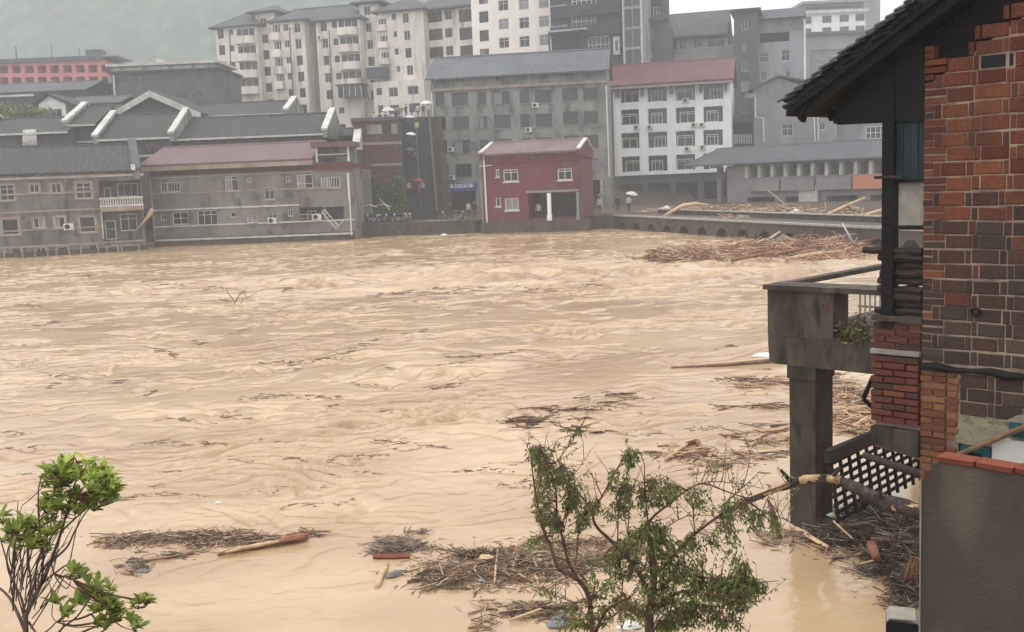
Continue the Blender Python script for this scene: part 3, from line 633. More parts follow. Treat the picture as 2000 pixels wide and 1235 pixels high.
def slate_roof(u0, u1, y0, y1, v, rise, over=.9, nm='roof'):
    """hipped slate roof"""
    mb = MB(); a = (y1 - y0) / 2; um = min(a, (u1 - u0) / 2 - .1)
    vs = [(u0 - over, y0 - over, v), (u1 + over, y0 - over, v), (u1 + over, y1 + over, v), (u0 - over, y1 + over, v),
          (u0 - over, y0 - over, v + .25), (u1 + over, y0 - over, v + .25), (u1 + over, y1 + over, v + .25), (u0 - over, y1 + over, v + .25), (u0 + um, (y0 + y1) / 2, v + rise), (u1 - um, (y0 + y1) / 2, v + rise)]
    mb.add(vs, [(0, 3, 2, 1), (0, 1, 5, 4), (1, 2, 6, 5), (2, 3, 7, 6), (3, 0, 4, 7), (4, 5, 9, 8), (5, 6, 9), (6, 7, 8, 9), (7, 4, 8)]); return mb.build(nm, 'slate_far', b.root)
# core wall at the back
uA, uB = 0, b.uv(835, 60, 7)[0]
core_v = b.uv(640, 40, 7)[1]
b.wall(.3, uB, 0, core_v - 4.0, 9, [b.rect(608, y, 616, y + 14, 7) for y in (78, 112, 142, 172)], 'apart_wall', y=7, name='core_wall')
# bay 1
u0, u1, v1 = bay(420, 503, 54, 215, [(425, 12, 19, 57), (446, 9, 12, 57)], 0, 9); slate_roof(u0, u1, 0, 9, v1, 3.2)
balconies(461, 500, [72, 106, 138, 170], 0)
# tower 1
u0, u1, v1 = bay(498, 534, 26, 215, [(508, 13, 18, 35)], 1.5, 9, nf=6); slate_roof(u0, u1, 1.5, 10.5, v1, 2.0, 1.2, 'tower_roof')
# bay 2
u0, u1, v1 = bay(532, 594, 43, 240, [(553, 10, 14, 47), (574, 12, 19, 45)], -1.0, 10, nf=6); slate_roof(u0, u1, -1, 9, v1, 2.8)
balconies(532, 550, [65, 98, 131, 160], -1.0, 1.2, curved=False)
# bay 3
u0, u1, v1 = bay(616, 702, 41, 250, [(626, 12, 19, 42), (648, 10, 13, 42)], -1.5, 10.5, nf=7, step=33.5); slate_roof(u0, u1, -1.5, 9, v1, 3.0)
balconies(660, 701, [55, 88, 122, 155], -1.5)
q = b.rect(672, 170, 718, 192, -1.5); MB().box(q[0], q[2], -4.2, -1.502, q[1], q[3]).build('glazed_balcony', 'glass', b.root); MB().box(q[0] - .2, q[2] + .2, -4.5, -1.5, q[3] + .003, q[3] + .3).build('balcony_canopy', 'slate', b.root)
for t in (.01, .25, .5, .75, .99): x = q[0] + (q[2] - q[0]) * t; MB().box(x - .05, x + .05, -4.26, -4.202, q[1], q[3]).build('glazing_bar', 'frame_white', b.root)
# link roof between bays 2 and 3
ul, ur = b.uv(560, 30, 4)[0], b.uv(702, 20, 4)[0]; vv = b.uv(640, 36, 2)[1]
b.gable(ul, ur, 1.2, 6.5, 13, vv, vv + 2.7, 'slate_far', name='link_roof'); b.wall(ul + .3, ur - .3, core_v - 4, vv - .2, 7, (), 'apart_wall', y=6.0 - 2.9, name='attic_wall') if False else None
for px in (556, 645): u_, v_ = b.uv(px, 24, 6); MB().box(u_, u_ + 1.6, 5.4, 7, v_ - 2.2, v_).build('chimney', 'slate', b.root)
# tower 2
u0, u1, v1 = bay(701, 737, 8, 245, [(711, 12, 18, 12)], .5, 9.5, nf=6, step=33); slate_roof(u0, u1, .5, 10, v1, 2.0, 1.2, 'tower_roof')
q = b.rect(722, 133, 760, 156, -2); MB().box(q[0], q[2], -3.6, -2.002, q[1], q[3]).build('glazed_balcony', 'glass_blue', b.root)
# bay 4 and its wide lower part
u0, u1, v1 = bay(737, 826, 23, 250, [(765, 8, 12, 27), (786, 12, 19, 26)], -2, 11, nf=4, step=34); slate_roof(u0, u1, -2, 9, v1, 3.2)
balconies(738, 757, [50, 83, 115], -2, 1.2, curved=False, h=12)
u0, u1, v1 = bay(728, 828, 158, 262, [(735, 11, 14, 172), (759, 18, 18, 171), (796, 21, 17, 168)], -3.2, 3.0, nf=2, step=34, nm='lower_wall')
b.pipe([(779, 40), (785, 215)], .12, 'pipe_dark')
for pts in ([(449, 60), (452, 170)], [(566, 60), (575, 215)], [(643, 60), (652, 225)]): MB().tube([(b.uv(x, y, -2)[0], -2.1, b.uv(x, y, -2)[1]) for x, y in pts], .1, 6).build('drain_pipe', 'pipe_dark', b.root)
for px, y in ((569, 45), (626, 62)): b.ac(px, y + 12, -1.6)

# flat section with barred windows
b = Bld('apartment_block', 'cream flat block with barred windows between stepped block and smooth tower', 'apartment block', 826, 930, 181, 177, 60, 13)
T = b.uv(878, 18)[1]; ops = []; st = []
for f in range(5):
    y = 22 + f * 35
    for x, w, h, k in ((832, 31, 22, 1), (868, 14, 18, 0), (896, 28, 24, 1)):
        ops.append(b.rect(x + f * 1.5, y - (x - 832) * .05, x + w + f * 1.5, y + h - (x - 832) * .05)); st.append(k)
b.wall(0, b.w, 0, T, 10, ops, 'apart_wall')
for o, k in zip(ops, st): b.window(o, 3 if k else 2, 0, 'frame_dark', 'glass_brown' if k else 'glass', bars=9 if k else 0)
MB().prism([(-1.6, T + .003), (-1.3, T + .35), (6, T + 3.4), (11, T + .3), (11, T + .003)], -.6, b.w + .2, lambda a, b_, c: (c, a, b_)).build('roof', 'slate_far', b.root, fixn=True)
b.pipe([(925, 30), (930, 105)], .12, 'pipe_dark')
# smooth cream tower
b = Bld('apartment_tower', 'plain cream apartment tower with widely spaced pale windows behind grey roof', 'apartment block', 922, 1082, 174, 168, 60, 13)
T = b.uv(1000, -60)[1]; ops = []; st = []
for f in range(6):
    y = -36 + f * 36.5
    for x, w, h, dy in ((935, 18, 22, 22), (972, 20, 21, 0), (1012, 20, 22, -3), (1051, 20, 22, -6)):
        ops.append(b.rect(x + f * .8, y + dy, x + w + f * .8, y + dy + h))
b.wall(0, b.w, 0, T, 12, ops, 'cream_wall')
for i, o in enumerate(ops): b.window(o, 2, .7, 'frame_white' if i % 4 else 'frame_dark', 'glass' if i % 4 == 0 else random.choice(['curtain', 'glass']), curtain=(i % 3 == 0), fw=.1)
MB().box(-.5, b.w + .5, -.5, 12.5, T + .003, T + .6).build('roof_slab', 'cream_wall', b.root)

# dark slab tower
b = Bld('dark_tower_block', 'dark grey tower block with white framed bay windows and air conditioners', 'apartment block', 1076, 1218, 164, 160, 60, 10)
T = b.uv(1150, -70)[1]; ops = []
for f in range(5):
    y = -8 + f * 40
    for x, w in ((1116, 48),): ops.append(b.rect(x, y - 4, x + w, y + 20))
ops = ops[:2] + [b.rect(1148, 71, 1190, 101)]
b.wall(0, b.w, 0, T, 12, ops, 'dark_tower')
for o in ops: b.window(o, 5, .45, 'frame_white', 'glass', fw=.12)
for y in (10, 50): b.band(1078, y + 14, 1214, y + 8, 1.6, .8, 'dark_tower', 'floor_ledge'); b.band(1078, y + 4, 1110, y + 2, .2, .86, 'pale_grey', 'ledge_trim')
b.ac(1165, 20); b.ac(1206, 53)
b.band(1080, 65, 1152, 60, .22, 2.2, 'trim_white', 'awning_edge')
o = b.rect(1080, 67, 1150, 98); MB().box(o[0], o[2], -2.2, -.01, o[3], o[3] + .3).box(o[0], o[0] + .2, -2.2, -2, o[1] - 2, o[3]).build('roof_terrace_awning', 'slate', b.root)
o = b.rect(1200, 72, 1212, 108); MB().box(o[0], o[2], -.6, -.01, o[1], o[3]).box(o[0] + .3, o[2] - .3, -.65, -.601, o[1] + .6, o[3] - .6, 1).build('oval_window_bay', ['trim_white', 'glass'], b.root)
b = Bld('glazed_stair_tower', 'tall dark tower with panel grid between white corner strips', 'tower', 1219, 1252, 158, 157, 60, 5)
T = b.uv(1236, -70)[1]; pan = []
for f in range(10):
    for c_ in range(2): pan.append((b.w * (.06 + .47 * c_), T - 3 - f * 2.9, b.w * (.06 + .47 * c_) + b.w * .42, T - .5 - f * 2.9))
b.wall(0, b.w, 0, T, 9, pan, 'pale_grey', rev=.1)
for o in pan: b.window(o, 1, 0, 'stone_grey', 'stone_grey', inset=.02)
for u_ in (-.18, b.w + .0): MB().box(u_, u_ + .18, -.12, .2, 0, T).build('corner_strip', 'trim_white', b.root)
b = Bld('dark_tower_block', 'narrow dark grey block with small white window next to panel tower', 'apartment block', 1252, 1298, 162, 161, 60, 5)
T = b.uv(1275, 42)[1]; ops = [b.rect(1263, 60, 1273, 72), b.rect(1263, 101, 1273, 114), b.rect(1263, 140, 1273, 152)]
b.wall(0, b.w, 0, T, 10, ops, 'stone_grey')
for o in ops: b.window(o, 2, 0, 'frame_white', 'glass')
o2 = b.rect(1256, -60, 1296, 40); b.wall(.3, b.w - .4, T + .003, b.uv(1275, -70)[1], 8, [b.rect(1274, 12, 1288, 35)], 'dark_tower', y=.8, name='upper_wall'); b.window(b.rect(1274, 12, 1288, 35), 2, .5, 'frame_white', 'glass', y=.8)
MB().box(-.4, b.w + .6, -.5, 1.0, T + .004, T + .5).build('ledge', 'stone_grey', b.root)

# right grey apartment building with stair tower
b = Bld('grey_apartments', 'weathered grey flats with square stair tower behind the white hotel', 'apartment block', 1297, 1570, 172, 166, 150, 5)
T = b.uv(1400, 70)[1]; wins = [(1308, 74, 1322, 98), (1326, 78, 1340, 97), (1353, 75, 1370, 94), (1380, 68, 1416, 92), (1420, 70, 1433, 89), (1306, 118, 1322, 134), (1352, 116, 1370, 132),
        (1483, 103, 1502, 122), (1508, 101, 1515, 121), (1526, 98, 1543, 119), (1486, 140, 1498, 157), (1512, 140, 1520, 155), (1534, 138, 1544, 152)]
ops = [b.rect(*w) for w in wins]; lg = b.rect(1484, 62, 1542, 82) + (1.5,)
b.wall(0, b.w, 0, T - .2, 11, ops + [lg], 'pale_grey')
for i, o in enumerate(ops): b.window(o, 2, .6 if i % 2 else 0, 'frame_white', 'glass', bars=5 if i in (7, 8) else 0)
k_ = b.w / 273.
MB().box(-.5, b.w * .47, -1.4, 12, T - .15, T + .15).prism([(-1.4, T + .151), (5, T + 4.6), (12, T + .151)], -.5, b.w * .47, lambda a, b_, c: (c, a, b_)).build('roof', 'slate_far', b.root, fixn=True)
v2 = b.uv(1520, 36)[1]
b.wall(b.w * .66, b.w - .003, T - .19, v2, 11, (), 'pale_grey', name='upper_wall', y=1.0)
MB().prism([(-.6, v2 + .003), (5.5, v2 + 2.2), (12, v2 + .003)], b.w * .64, b.w + .3, lambda a, b_, c: (c, a, b_)).build('upper_roof', 'slate_far', b.root, fixn=True)
ws = [(1448, 40, 1461, 59), (1449, 83, 1457, 101), (1449, 122, 1461, 140), (1448, 158, 1462, 178), (1448, 205, 1458, 221)]
u0, u1 = b.uv(1434, 100, -2.5)[0], b.uv(1480, 100, -2.5)[0]; v3 = b.uv(1455, 24, -2.5)[1]; ops = [b.rect(*w, -2.5) for w in ws]
b.wall(u0, u1, 0, v3, 8, ops, 'stone_grey', y=-2.5, name='stair_tower')
for i, o in enumerate(ops): b.window(o, 2 if i != 3 else 1, 0, 'frame_white', 'glass' if i != 3 else 'curtain', y=-2.5)
MB().box(u0 - .5, u1 + .5, -3.0, 6, v3 + .003, v3 + .5).build('tower_roof', 'slate', b.root)
MB().box(b.w + .002, b.w + .25, .2, 10.8, 0, v2 - .4).build('side_wall', 'white_wall', b.root)
# far white block
b = Bld('white_apartments', 'far white flats rising above the grey flats at upper right', 'apartment block', 1564, 1706, 265, 265, 50, 12)
T = b.uv(1640, 26)[1]; ops = []
for y in (33, 56, 78): ops += [b.rect(x, y - (x - 1566) * .055, x + 18, y + 14 - (x - 1566) * .055) for x in (1567, 1606, 1640, 1671)]
b.wall(0, b.w - 2, 0, T, 14, ops, 'white_wall')
for o in ops: b.window(o, 2, 0, 'frame_dark', 'glass')
MB().box(-1, b.w - 1.4, -1, 14.5, T + .003, T + .8).build('roof_slab', 'trim_white', b.root)
t3 = b.uv(1640, 4)[1]; b.wall(1.5, b.w - 2, T + .801, t3, 11, [(3, T + 1.4, b.w - 5, t3 - .8)], 'stone_grey', name='penthouse', y=1.5); MB().box(.5, b.w - 1, .5, 13, t3 + .003, t3 + .6).build('penthouse_roof', 'pale_grey', b.root)
MB().box(b.w - 1.98, b.w + 2, 1, 14, 0, t3 + 1.5).build('side_wing', 'pale_grey', b.root)
# garage-like grey block under it
b = Bld('grey_workshop', 'grey workshop with wide shutter opening under the far white flats', 'building', 1568, 1740, 205, 205, 110, 5)
T = b.uv(1640, 68)[1]; o = b.rect(1582, 96, 1700, 140)
b.wall(0, b.w, 0, T, 10, [o + (.5,)], 'pale_grey', inner='stone_grey'); MB().box(-.6, b.w + .6, -.8, 10.5, T + .003, T + .6).build('roof_slab', 'stone_grey', b.root)
for i in range(9): MB().box(o[0] + .1, o[2] - .1, .3, .36, o[1] + i * (o[3] - o[1]) / 9 + .03, o[1] + (i + 1) * (o[3] - o[1]) / 9 - .03).build('shutter_slat', 'pale_grey', b.root)
# pinkish gable house
b = Bld('gable_house', 'pinkish rendered house with low gable behind the riverside arcade', 'house', 1472, 1630, 150, 147, 220, 2)
ve = b.uv(1475, 174)[1]; vr = b.uv(1521, 152)[1]; uc = b.uv(1521, 160)[0]; ug = uc * 2
o = [b.rect(1527, 242, 1549, 266), b.rect(1600, 240, 1612, 254)]
b.wall(0, b.w, 0, ve, 12, o, 'pinkish_wall')
b.window(o[0], 2, .6, 'frame_white', 'glass'); b.window(o[1], 2, 0, 'frame_white', 'glass')
MB().prism([(0, ve), (ug, ve), (uc, vr)], 0, 12, lambda a, b_, c: (a, c, b_)).build('gable_wall', 'pinkish_wall', b.root, fixn=True)
MB().prism([(-.8, ve - .35), (uc, vr + .1), (b.w, ve - .4), (b.w, ve - .15), (uc, vr + .35), (-.8, ve - .1)], -.6, 12.5, lambda a, b_, c: (a, c, b_)).build('roof', 'slate_far', b.root, fixn=True)
b.pipe([(1475, 185), (1476, 230), (1491, 232), (1492, 278)], .1); b.pipe([(1590, 226), (1592, 276)], .1); b.pipe([(1597, 226), (1599, 276)], .08)
MB().box(-1.2, .2, -.5, .0, ve - 1.2, ve - .6).build('rain_hopper', 'pinkish_wall', b.root)
b = Bld('grey_outbuilding', 'dark recess building with pale picket railing between hotel and gable house', 'building', 1424, 1478, 152, 151, 250, 2)
T = b.uv(1450, 228)[1]; b.wall(0, b.w, 0, T, 8, [b.rect(1430, 240, 1470, 262) + (1.,)], 'dark_tower')
pk = MB().box(-.05, .05, -.05, .05, 0, 1.3).mesh('picket', 'trim_white')
for i in range(12): u_, v_ = b.uv(1431 + i * 3.4, 281); link('picket', pk, b.root, (u_, -.4, v_))
b = Bld('pale_house', 'pale house front with white window frame at the right edge by the dark roof', 'house', 1634, 1760, 150, 146, 240, 2)
T = b.uv(1690, 215)[1]; o = b.rect(1690, 246, 1730, 272); b.wall(0, b.w, 0, T, 9, [o], 'pale_grey'); b.window(o, 4, .5, 'frame_white', 'glass', fw=.15); b.gable(-.4, b.w + .4, -.6, 4.5, 9.6, T, T + 2, 'slate_far')
# ================================================================== grey five storey building with sheet roof
b = Bld('grey_tenement', 'five storey grey cement building with blue tinted windows and long sheet roof', 'building', 844, 1189, 136, 133, 260, 1.0)
T = b.uv(1015, 168)[1]
cols = [(850, 18, 'glass_blue', 1, 0), (882, 32, 'glass_blue', 3, 0), (933, 17, 'glass_blue', 1, -1), (963, 33, 'glass_blue', 3, -2), (1015, 18, 'glass_blue', 1, -4), (1045, 32, 'glass_blue', 3, -5), (1099, 30, 'glass_brown', 2, -9), (1140, 27, 'glass_brown', 3, -10)]
ops = []; st = []
for f in range(4):
    for x, w, g, nv, dy in cols:
        dx = f * 2.7 * (1 - (x - 850) / 420.); y = 181 + f * 46.5 + dy
        ops.append(b.rect(x + dx, y, x + w + dx, y + 25.5)); st.append((g, nv))
shop = b.rect(861, 374, 934, 411) + (3.5,)
shop2 = b.rect(1128, 352, 1180, 400) + (3.5,)
b.wall(0, b.w, 0, T, 12, ops + [shop, shop2], 'cement')
for i, (o, (g, nv)) in enumerate(zip(ops, st)): b.window(o, nv, .72 if i % 5 == 0 else 0, 'frame_dark', g, inset=.14, sill='cement', curtain=(i % 7 == 3))
b.band(842, 176, 1192, 160, .35, .35, 'trim_beige', 'cornice')
va = b.uv(1015, 148)[1]
at = [b.rect(x, y, x + w, y + 7) for x, y, w in ((852, 155, 14), (888, 154, 19), (967, 150, 18), (1012, 148, 14), (1050, 147, 20), (1094, 143, 16), (1134, 142, 12), (1152, 141, 14))]
b.wall(.1, b.w - .1, T + .003, va, 11.5, at, 'cement', y=.25, name='attic_wall')
for i, o in enumerate(at): b.window(o, 2 + i % 3, 0, 'frame_dark', 'glass' if i < 6 else 'curtain', y=.25)
ve = b.uv(1015, 145, -.7)[1]; vr = b.uv(1015, 105, 6)[1]
b.gable(-.4, b.w + .3, -.8, 6, 12.8, ve, vr, 'sheet_grey'); b.gable_fill(.1, b.w - .1, .3, 6, 11.8, va - .02, vr - .3, 'cement')
for p in ((1046, 206), (1033, 254), (881, 292), (883, 347), (1153, 295)): b.ac(*p)
b.pipe([(843, 180), (857, 400)], .1); b.pipe([(1184, 168), (1190, 345)], .1); b.pipe([(851, 150), (851, 160)], .1)
for x in (862, 868, 932): q = b.uv(x, 395)[0]; MB().box(q - .12, q + .12, -.1, .2, 0, shop[3]).build('shop_pier', 'pale_concrete', b.root)
q = b.uv(1176, 380)[0]; MB().box(q - .2, q + .2, -.5, -.1, 0, shop2[3]).build('shop_pier', 'pale_concrete', b.root)
s0 = b.rect(861, 358, 932, 374); sg = MB().box(s0[0], s0[2], -.5, -.05, s0[1], s0[3]).build('shop_sign', 'sign_blue', b.root)
random.seed(3)
for i in range(10):
    g = MB(); cx = s0[0] + (s0[2] - s0[0]) * (i + .9) / 11.2; h = (s0[3] - s0[1]) * .5; z = s0[1] + (s0[3] - s0[1]) * .42; w = h * .8
    for t in range(3): g.box(cx - w / 2 + .05 * t, cx + w / 2 - .05 * ((t + i) % 3), -.53, -.502, z + h * (.08 + .34 * t), z + h * (.08 + .34 * t) + .08)
    g.box(cx - .04 + .1 * (i % 3 - 1), cx + .04 + .1 * (i % 3 - 1), -.535, -.531, z, z + h)
    if i % 2: g.box(cx - w / 2, cx - w / 2 + .08, -.535, -.531, z, z + h * .7)
    g.build('sign_character', 'sign_text', sg)

# ================================================================== red house
b = Bld('red_house', 'small dark red house with sheet roof and open ground floor by the water', 'house', 944, 1134, 101, 99, 380, -1.5)
T = b.uv(1040, 299)[1]
wins = [(968, 330, 975, 346, 1, 0), (983, 331, 1012, 355, 2, .75), (1089, 329, 1117, 352, 2, .75), (968, 387, 978, 404, 1, 0), (986, 387, 1013, 411, 2, 0)]
ops = [b.rect(*w[:4]) for w in wins]; opn = b.rect(1032, 377, 1127, 425) + (4.5,)
v_pl = b.uv(1040, 432)[1]
b.wall(0, b.w, v_pl, T, 9, ops + [opn], 'red_wall', inner='stone_grey')
MB().box(-.3, b.w + .6, -.5, 9.2, -1, v_pl - .003).build('plinth', 'wet_concrete', b.root)
for i, (w, o) in enumerate(zip(wins, ops)): b.window(o, w[4], w[5], 'frame_white', 'glass' if i != 4 else 'curtain', sill='trim_white', fw=.1)
for x0, x1 in ((1069, 1076), (1126, 1131)):
    a_, c_ = b.uv(x0, 400)[0], b.uv(x1, 400)[0]; MB().box(a_, c_, -.05, .3, v_pl - .002, opn[3] + .01).box(a_ - .05, c_ + .05, -.1, .35, v_pl - .002, v_pl + .5).build('column', 'white_wall' if x0 < 1100 else 'pinkish_wall', b.root)
b.band(1028, 376, 1130, 371, .2, .12, 'pinkish_wall', 'lintel'); b.band(945, 322, 1134, 313, .12, .06, 'maroon')
ve = b.uv(1040, 297, -.4)[1]; vr = b.uv(1040, 276, 4.5)[1]
b.gable(.2, b.w - .2, -.5, 4.5, 9.5, ve, vr, 'sheet_brown'); b.gable_fill(.02, b.w - .02, .02, 4.5, 8.9, ve - .25, vr - .22, 'red_wall')
b.parapet(-.12, .15, 0, 9, ve - .1, vr - .25, 4.5, lift=.22, cw=.05, ch=.14, body='red_wall'); b.parapet(b.w - .15, b.w + .12, 0, 9, ve - .1, vr - .25, 4.5, lift=.22, cw=.05, ch=.14, body='red_wall')
b.pipe([(944, 300), (947, 340), (952, 440)], .09, 'pipe_white'); b.pipe([(938, 345), (946, 455)], .07, 'pinkish_wall'); b.pipe([(936, 325), (962, 323)], .05)
MB().box(-1.2, -.5, 0, .5, b.uv(940, 292)[1], b.uv(940, 276)[1]).build('eave_bracket', 'stone_grey', b.root)
MB().box(b.uv(1043, 308)[0] - .2, b.uv(1043, 308)[0] + .2, -.25, -.002, b.uv(1043, 308)[1], b.uv(1043, 299)[1]).build('rain_hopper', 'pipe_dark', b.root)

# ================================================================== white hotel
b = Bld('white_hotel', 'white four storey hotel with a red sheet roof and deep window bays', 'hotel', 1199, 1428, 151, 147, 250, 1.0)
T = b.uv(1313, 158)[1]; vb = b.uv(1313, 340)[1]
ops = []
for f in range(4):
    for c_, (x, w) in enumerate(((1212, 35), (1265, 37), (1320, 37), (1374, 38))):
        y = (170, 214, 260, 306)[f] - c_ * 2.1; ops.append(b.rect(x + f * (1 - c_ * .4) * .8, y, x + w + f * (1 - c_ * .4) * .8, y + 30.5) + (.7,))
b.wall(0, b.w, vb, T, 12, ops, 'white_wall', inner='glass_brown')
for i, o in enumerate(ops):
    cu = (o[0] + o[2]) / 2 + (.3 if i % 3 == 0 else -.1); w = (o[2] - o[0]) * (.3 if i % 2 else .42)
    b.window(o, 4, 0, 'frame_dark', 'glass', y=.5, inset=.06)
    b.window((cu - w, o[1], cu + w, o[1] + (o[3] - o[1]) * .72), 2 + i % 2, .8, 'frame_white', random.choice(['glass', 'glass_brown']), y=.3, inset=.06, fw=.09)
gnd = [(b.w * (.04 + i * .24), .2, b.w * (.23 + i * .24), vb - 1.2, 3.) for i in range(4)]
b.wall(0, b.w, 0, vb - .003, 12, gnd, 'stone_grey', y=.6, name='ground_storey')
ve = b.uv(1313, 160, -1.6)[1]; vr = b.uv(1313, 120, 5)[1]
b.gable(-.6, b.w + .5, -1.8, 5.5, 13, ve, vr, 'sheet_red', th=.3)
MB().box(-.4, b.w + .3, -1.7, -.01, ve - .5, ve - .32).build('soffit', 'trim_white', b.root)
b.wall(0, b.w, T + .003, ve - .34, 11.5, (), 'white_wall', name='eave_wall', y=.02)
for u_ in (.8, b.w * .26, b.w * .51, b.w * .755, b.w - .6): MB().box(u_ - .15, u_ + .15, -1.0, -.003, ve - 1.6, ve - .52).build('eave_bracket', 'frame_dark', b.root)
for p in ((1340, 196), (1244, 249), (1270, 249), (1356, 244), (1372, 244), (1343, 291), (1373, 288)): b.ac(*p)
b.pipe([(1199, 175), (1207, 345)], .09, 'pipe_white')

# ================================================================== riverside arcade on the right
b = Bld('arcade_building', 'long low grey building with row of pale pillars and orange sign by embankment', 'building', 1420, 1790, 130, 112, 330, 1.0)
T = b.uv(1600, 316)[1]; v1 = b.uv(1600, 345)[1]; ops = []
for i in range(12): u0 = b.w * (.14 + i * .074); ops.append((u0, v1 + .15, u0 + b.w * .052, T - .2, 1.))
for i in range(4): u0 = b.w * (.12 + i * .22); ops.append((u0, .0, u0 + b.w * .16, v1 - 2.2, 4.))
b.wall(0, b.w, 0, T, 12, ops, 'pinkish_wall', inner='stone_grey')
for i in range(13): u0 = b.w * (.123 + i * .074); MB().box(u0 - .22, u0 + .22, -.25, -.004, v1 + .1, T - .1).build('pillar', 'trim_white', b.root)
for i in range(3): u0 = b.w * (.14 + i * .19); MB().box(u0, u0 + b.w * .18, -.6, -.05, v1 - 1.5, v1 - .1).build('sign_board', 'pinkish_wall', b.root)
sb = MB().box(b.w * .71, b.w * .97, -.62, -.05, v1 - 1.5, v1).build('sign_board', 'sign_orange', b.root)
ve = b.uv(1600, 312, -1)[1]; vr = b.uv(1600, 280, 6)[1]
b.gable(-6, b.w + .5, -1.2, 6, 13, ve, vr, 'slate_far')
o = b.rect(1563, 362, 1600, 400); MB().box(o[0], o[2], -.35, -.2, 0, o[3]).build('roller_door', 'trim_white', b.root)
b.ac(1608, 367)
for x in (1395, 1440): q = b.uv(x, 380)[0]; MB().box(q - .3, q + .3, 1, 1.6, -.5, ve - .3).build('veranda_post', 'pinkish_wall', b.root)
MB().box(b.uv(1380, 380)[0], .0, 4, 12, -.5, ve - .4).build('veranda_wall', 'stone_grey', b.root)

# ================================================================== brick retaining house beside the stair
b = Bld('brick_building', 'derelict red brick building with grey patches and ivy beside the stairway', 'building', 694, 786, 112, 112.6, 320, .8)
T = b.uv(740, 236)[1]; ops = [b.rect(748, 242, 762, 262) + (.5,)]
b.wall(0, b.w, 0, T, 20, ops, 'far_brick', inner='stone_grey')
for r0 in (b.rect(716, 244, 746, 262), b.rect(764, 242, 776, 262)): MB().box(r0[0], r0[2], -.05, -.003, r0[1], r0[3]).build('render_patch', 'cement', b.root)
for v_ in (b.uv(740, 280)[1], b.uv(740, 322)[1]): MB().box(0, b.w, -.08, -.004, v_ - .15, v_ + .12).build('string_course', 'pinkish_wall', b.root)
MB().box(-.2, b.w + .2, -.25, 20.2, T + .003, T + .35).build('coping', 'stone_grey', b.root)
BRICK = b
# ivy on it (leaf cards hugging the wall, with depth)
random.seed(5); mb = MB()
for i in range(9000):
    x = random.uniform(-.15, 1.05) * b.w if i % 3 else random.gauss(.3, .3) * b.w; top = b.uv(740, 345)[1] + 1.0 * math.sin(x * 1.7) - .25 * x + random.gauss(0, .5)
    if not -1.2 < x < b.w + .3: continue
    z = random.uniform(.1, max(.3, top)) ; y = -.1 - abs(random.gauss(0, .35)) - (.5 if z < 2 else 0) * random.random()
    s = random.uniform(.1, .2); n = Vector((random.gauss(0, .6), -1, random.gauss(.4, .6))).normalized(); a = n.orthogonal().normalized() * s; c_ = n.cross(a).normalized() * s; p = Vector((x, y, z))
    mb.quad(p - a, p - c_ * .7, p + a, p + c_ * .7, random.randrange(2))
iv = mb.build('ivy', ['ivy', 'leaf_dark'], b.root); iv['kind'] = 'stuff'
# white gable blade of the neighbouring roof
b = Bld('end_wall', 'white upright end wall of a roof between pink roofed house and brick wall', 'wall', 689, 700, 110, 110, 270, 2.0)
b.wall(0, b.w, 0, b.uv(694, 290)[1], 6, (), 'stone_grey'); MB().prism([(-.3, b.uv(694, 293)[1]), (-.3, b.uv(694, 290)[1] + .3), (2.2, b.uv(697, 250, 2)[1]), (6, b.uv(694, 290)[1])], -.1, b.w + .1, lambda a, b_, c: (c, a, b_)).build('coping', 'trim_white', b.root, fixn=True)
b = Bld('back_shed', 'small grey shed roof tucked between tiled house and brick building', 'shed', 640, 696, 120, 120, 260, 3)
b.wall(0, b.w, 0, b.uv(668, 268)[1], 6, (), 'dark_tower'); b.gable(-.3, b.w + .3, -.5, 3, 6.5, b.uv(668, 266)[1], b.uv(668, 252, 3)[1], 'slate')

# ================================================================== stairway up to the terrace
zt, yb0, yt0 = 13.2, 114.0, 132.6
xl, xr = P(789, 380, 114).x, P(852, 380, 114).x - .15
st_ = empty('stairway', 'long steep concrete stairway between brick building and grey tenement', 'stairs', ((xl + xr) / 2, yb0, 1.2), .088)
n = 70; mb = MB(); W_ = (xr - xl)
for i in range(n):
    z1 = (i + 1) * (zt - 1.2) / n; y0 = i * (yt0 - yb0) / n
    mb.box(-W_ / 2 - .35 * 0, W_ / 2, y0, y0 + (yt0 - yb0) / n + .02, max(-.3, z1 - .9), z1)
mb.build('steps', 'dark_tower', st_)
sl = (zt - 1.2) / (yt0 - yb0)
for x in (-W_ / 2 - .14, W_ / 2 + .14):
    MB().prism([(-.3, -.4), (-.3, .9), (yt0 - yb0, zt - 1.2 + .9), (yt0 - yb0, zt - 1.2 - 1.4)], x - .12, x + .12, lambda a, b_, c: (c, a, b_)).build('side_wall', 'dark_tower', st_, fixn=True)
hr = MB(); hr.bar((.1, 0, 1.0), (.1, yt0 - yb0, zt - 1.2 + 1.0), .06)
for i in range(12): hr.bar((.1, i * (yt0 - yb0) / 12, i * (zt - 1.2) / 12), (.1, i * (yt0 - yb0) / 12, i * (zt - 1.2) / 12 + 1.0), .05)
hr.build('handrail', 'pipe_dark', st_)
def stair_z(y): return 1.2 + (math.floor(max(0, (y - yb0)) / ((yt0 - yb0) / n)) + 1) * (zt - 1.2) / n

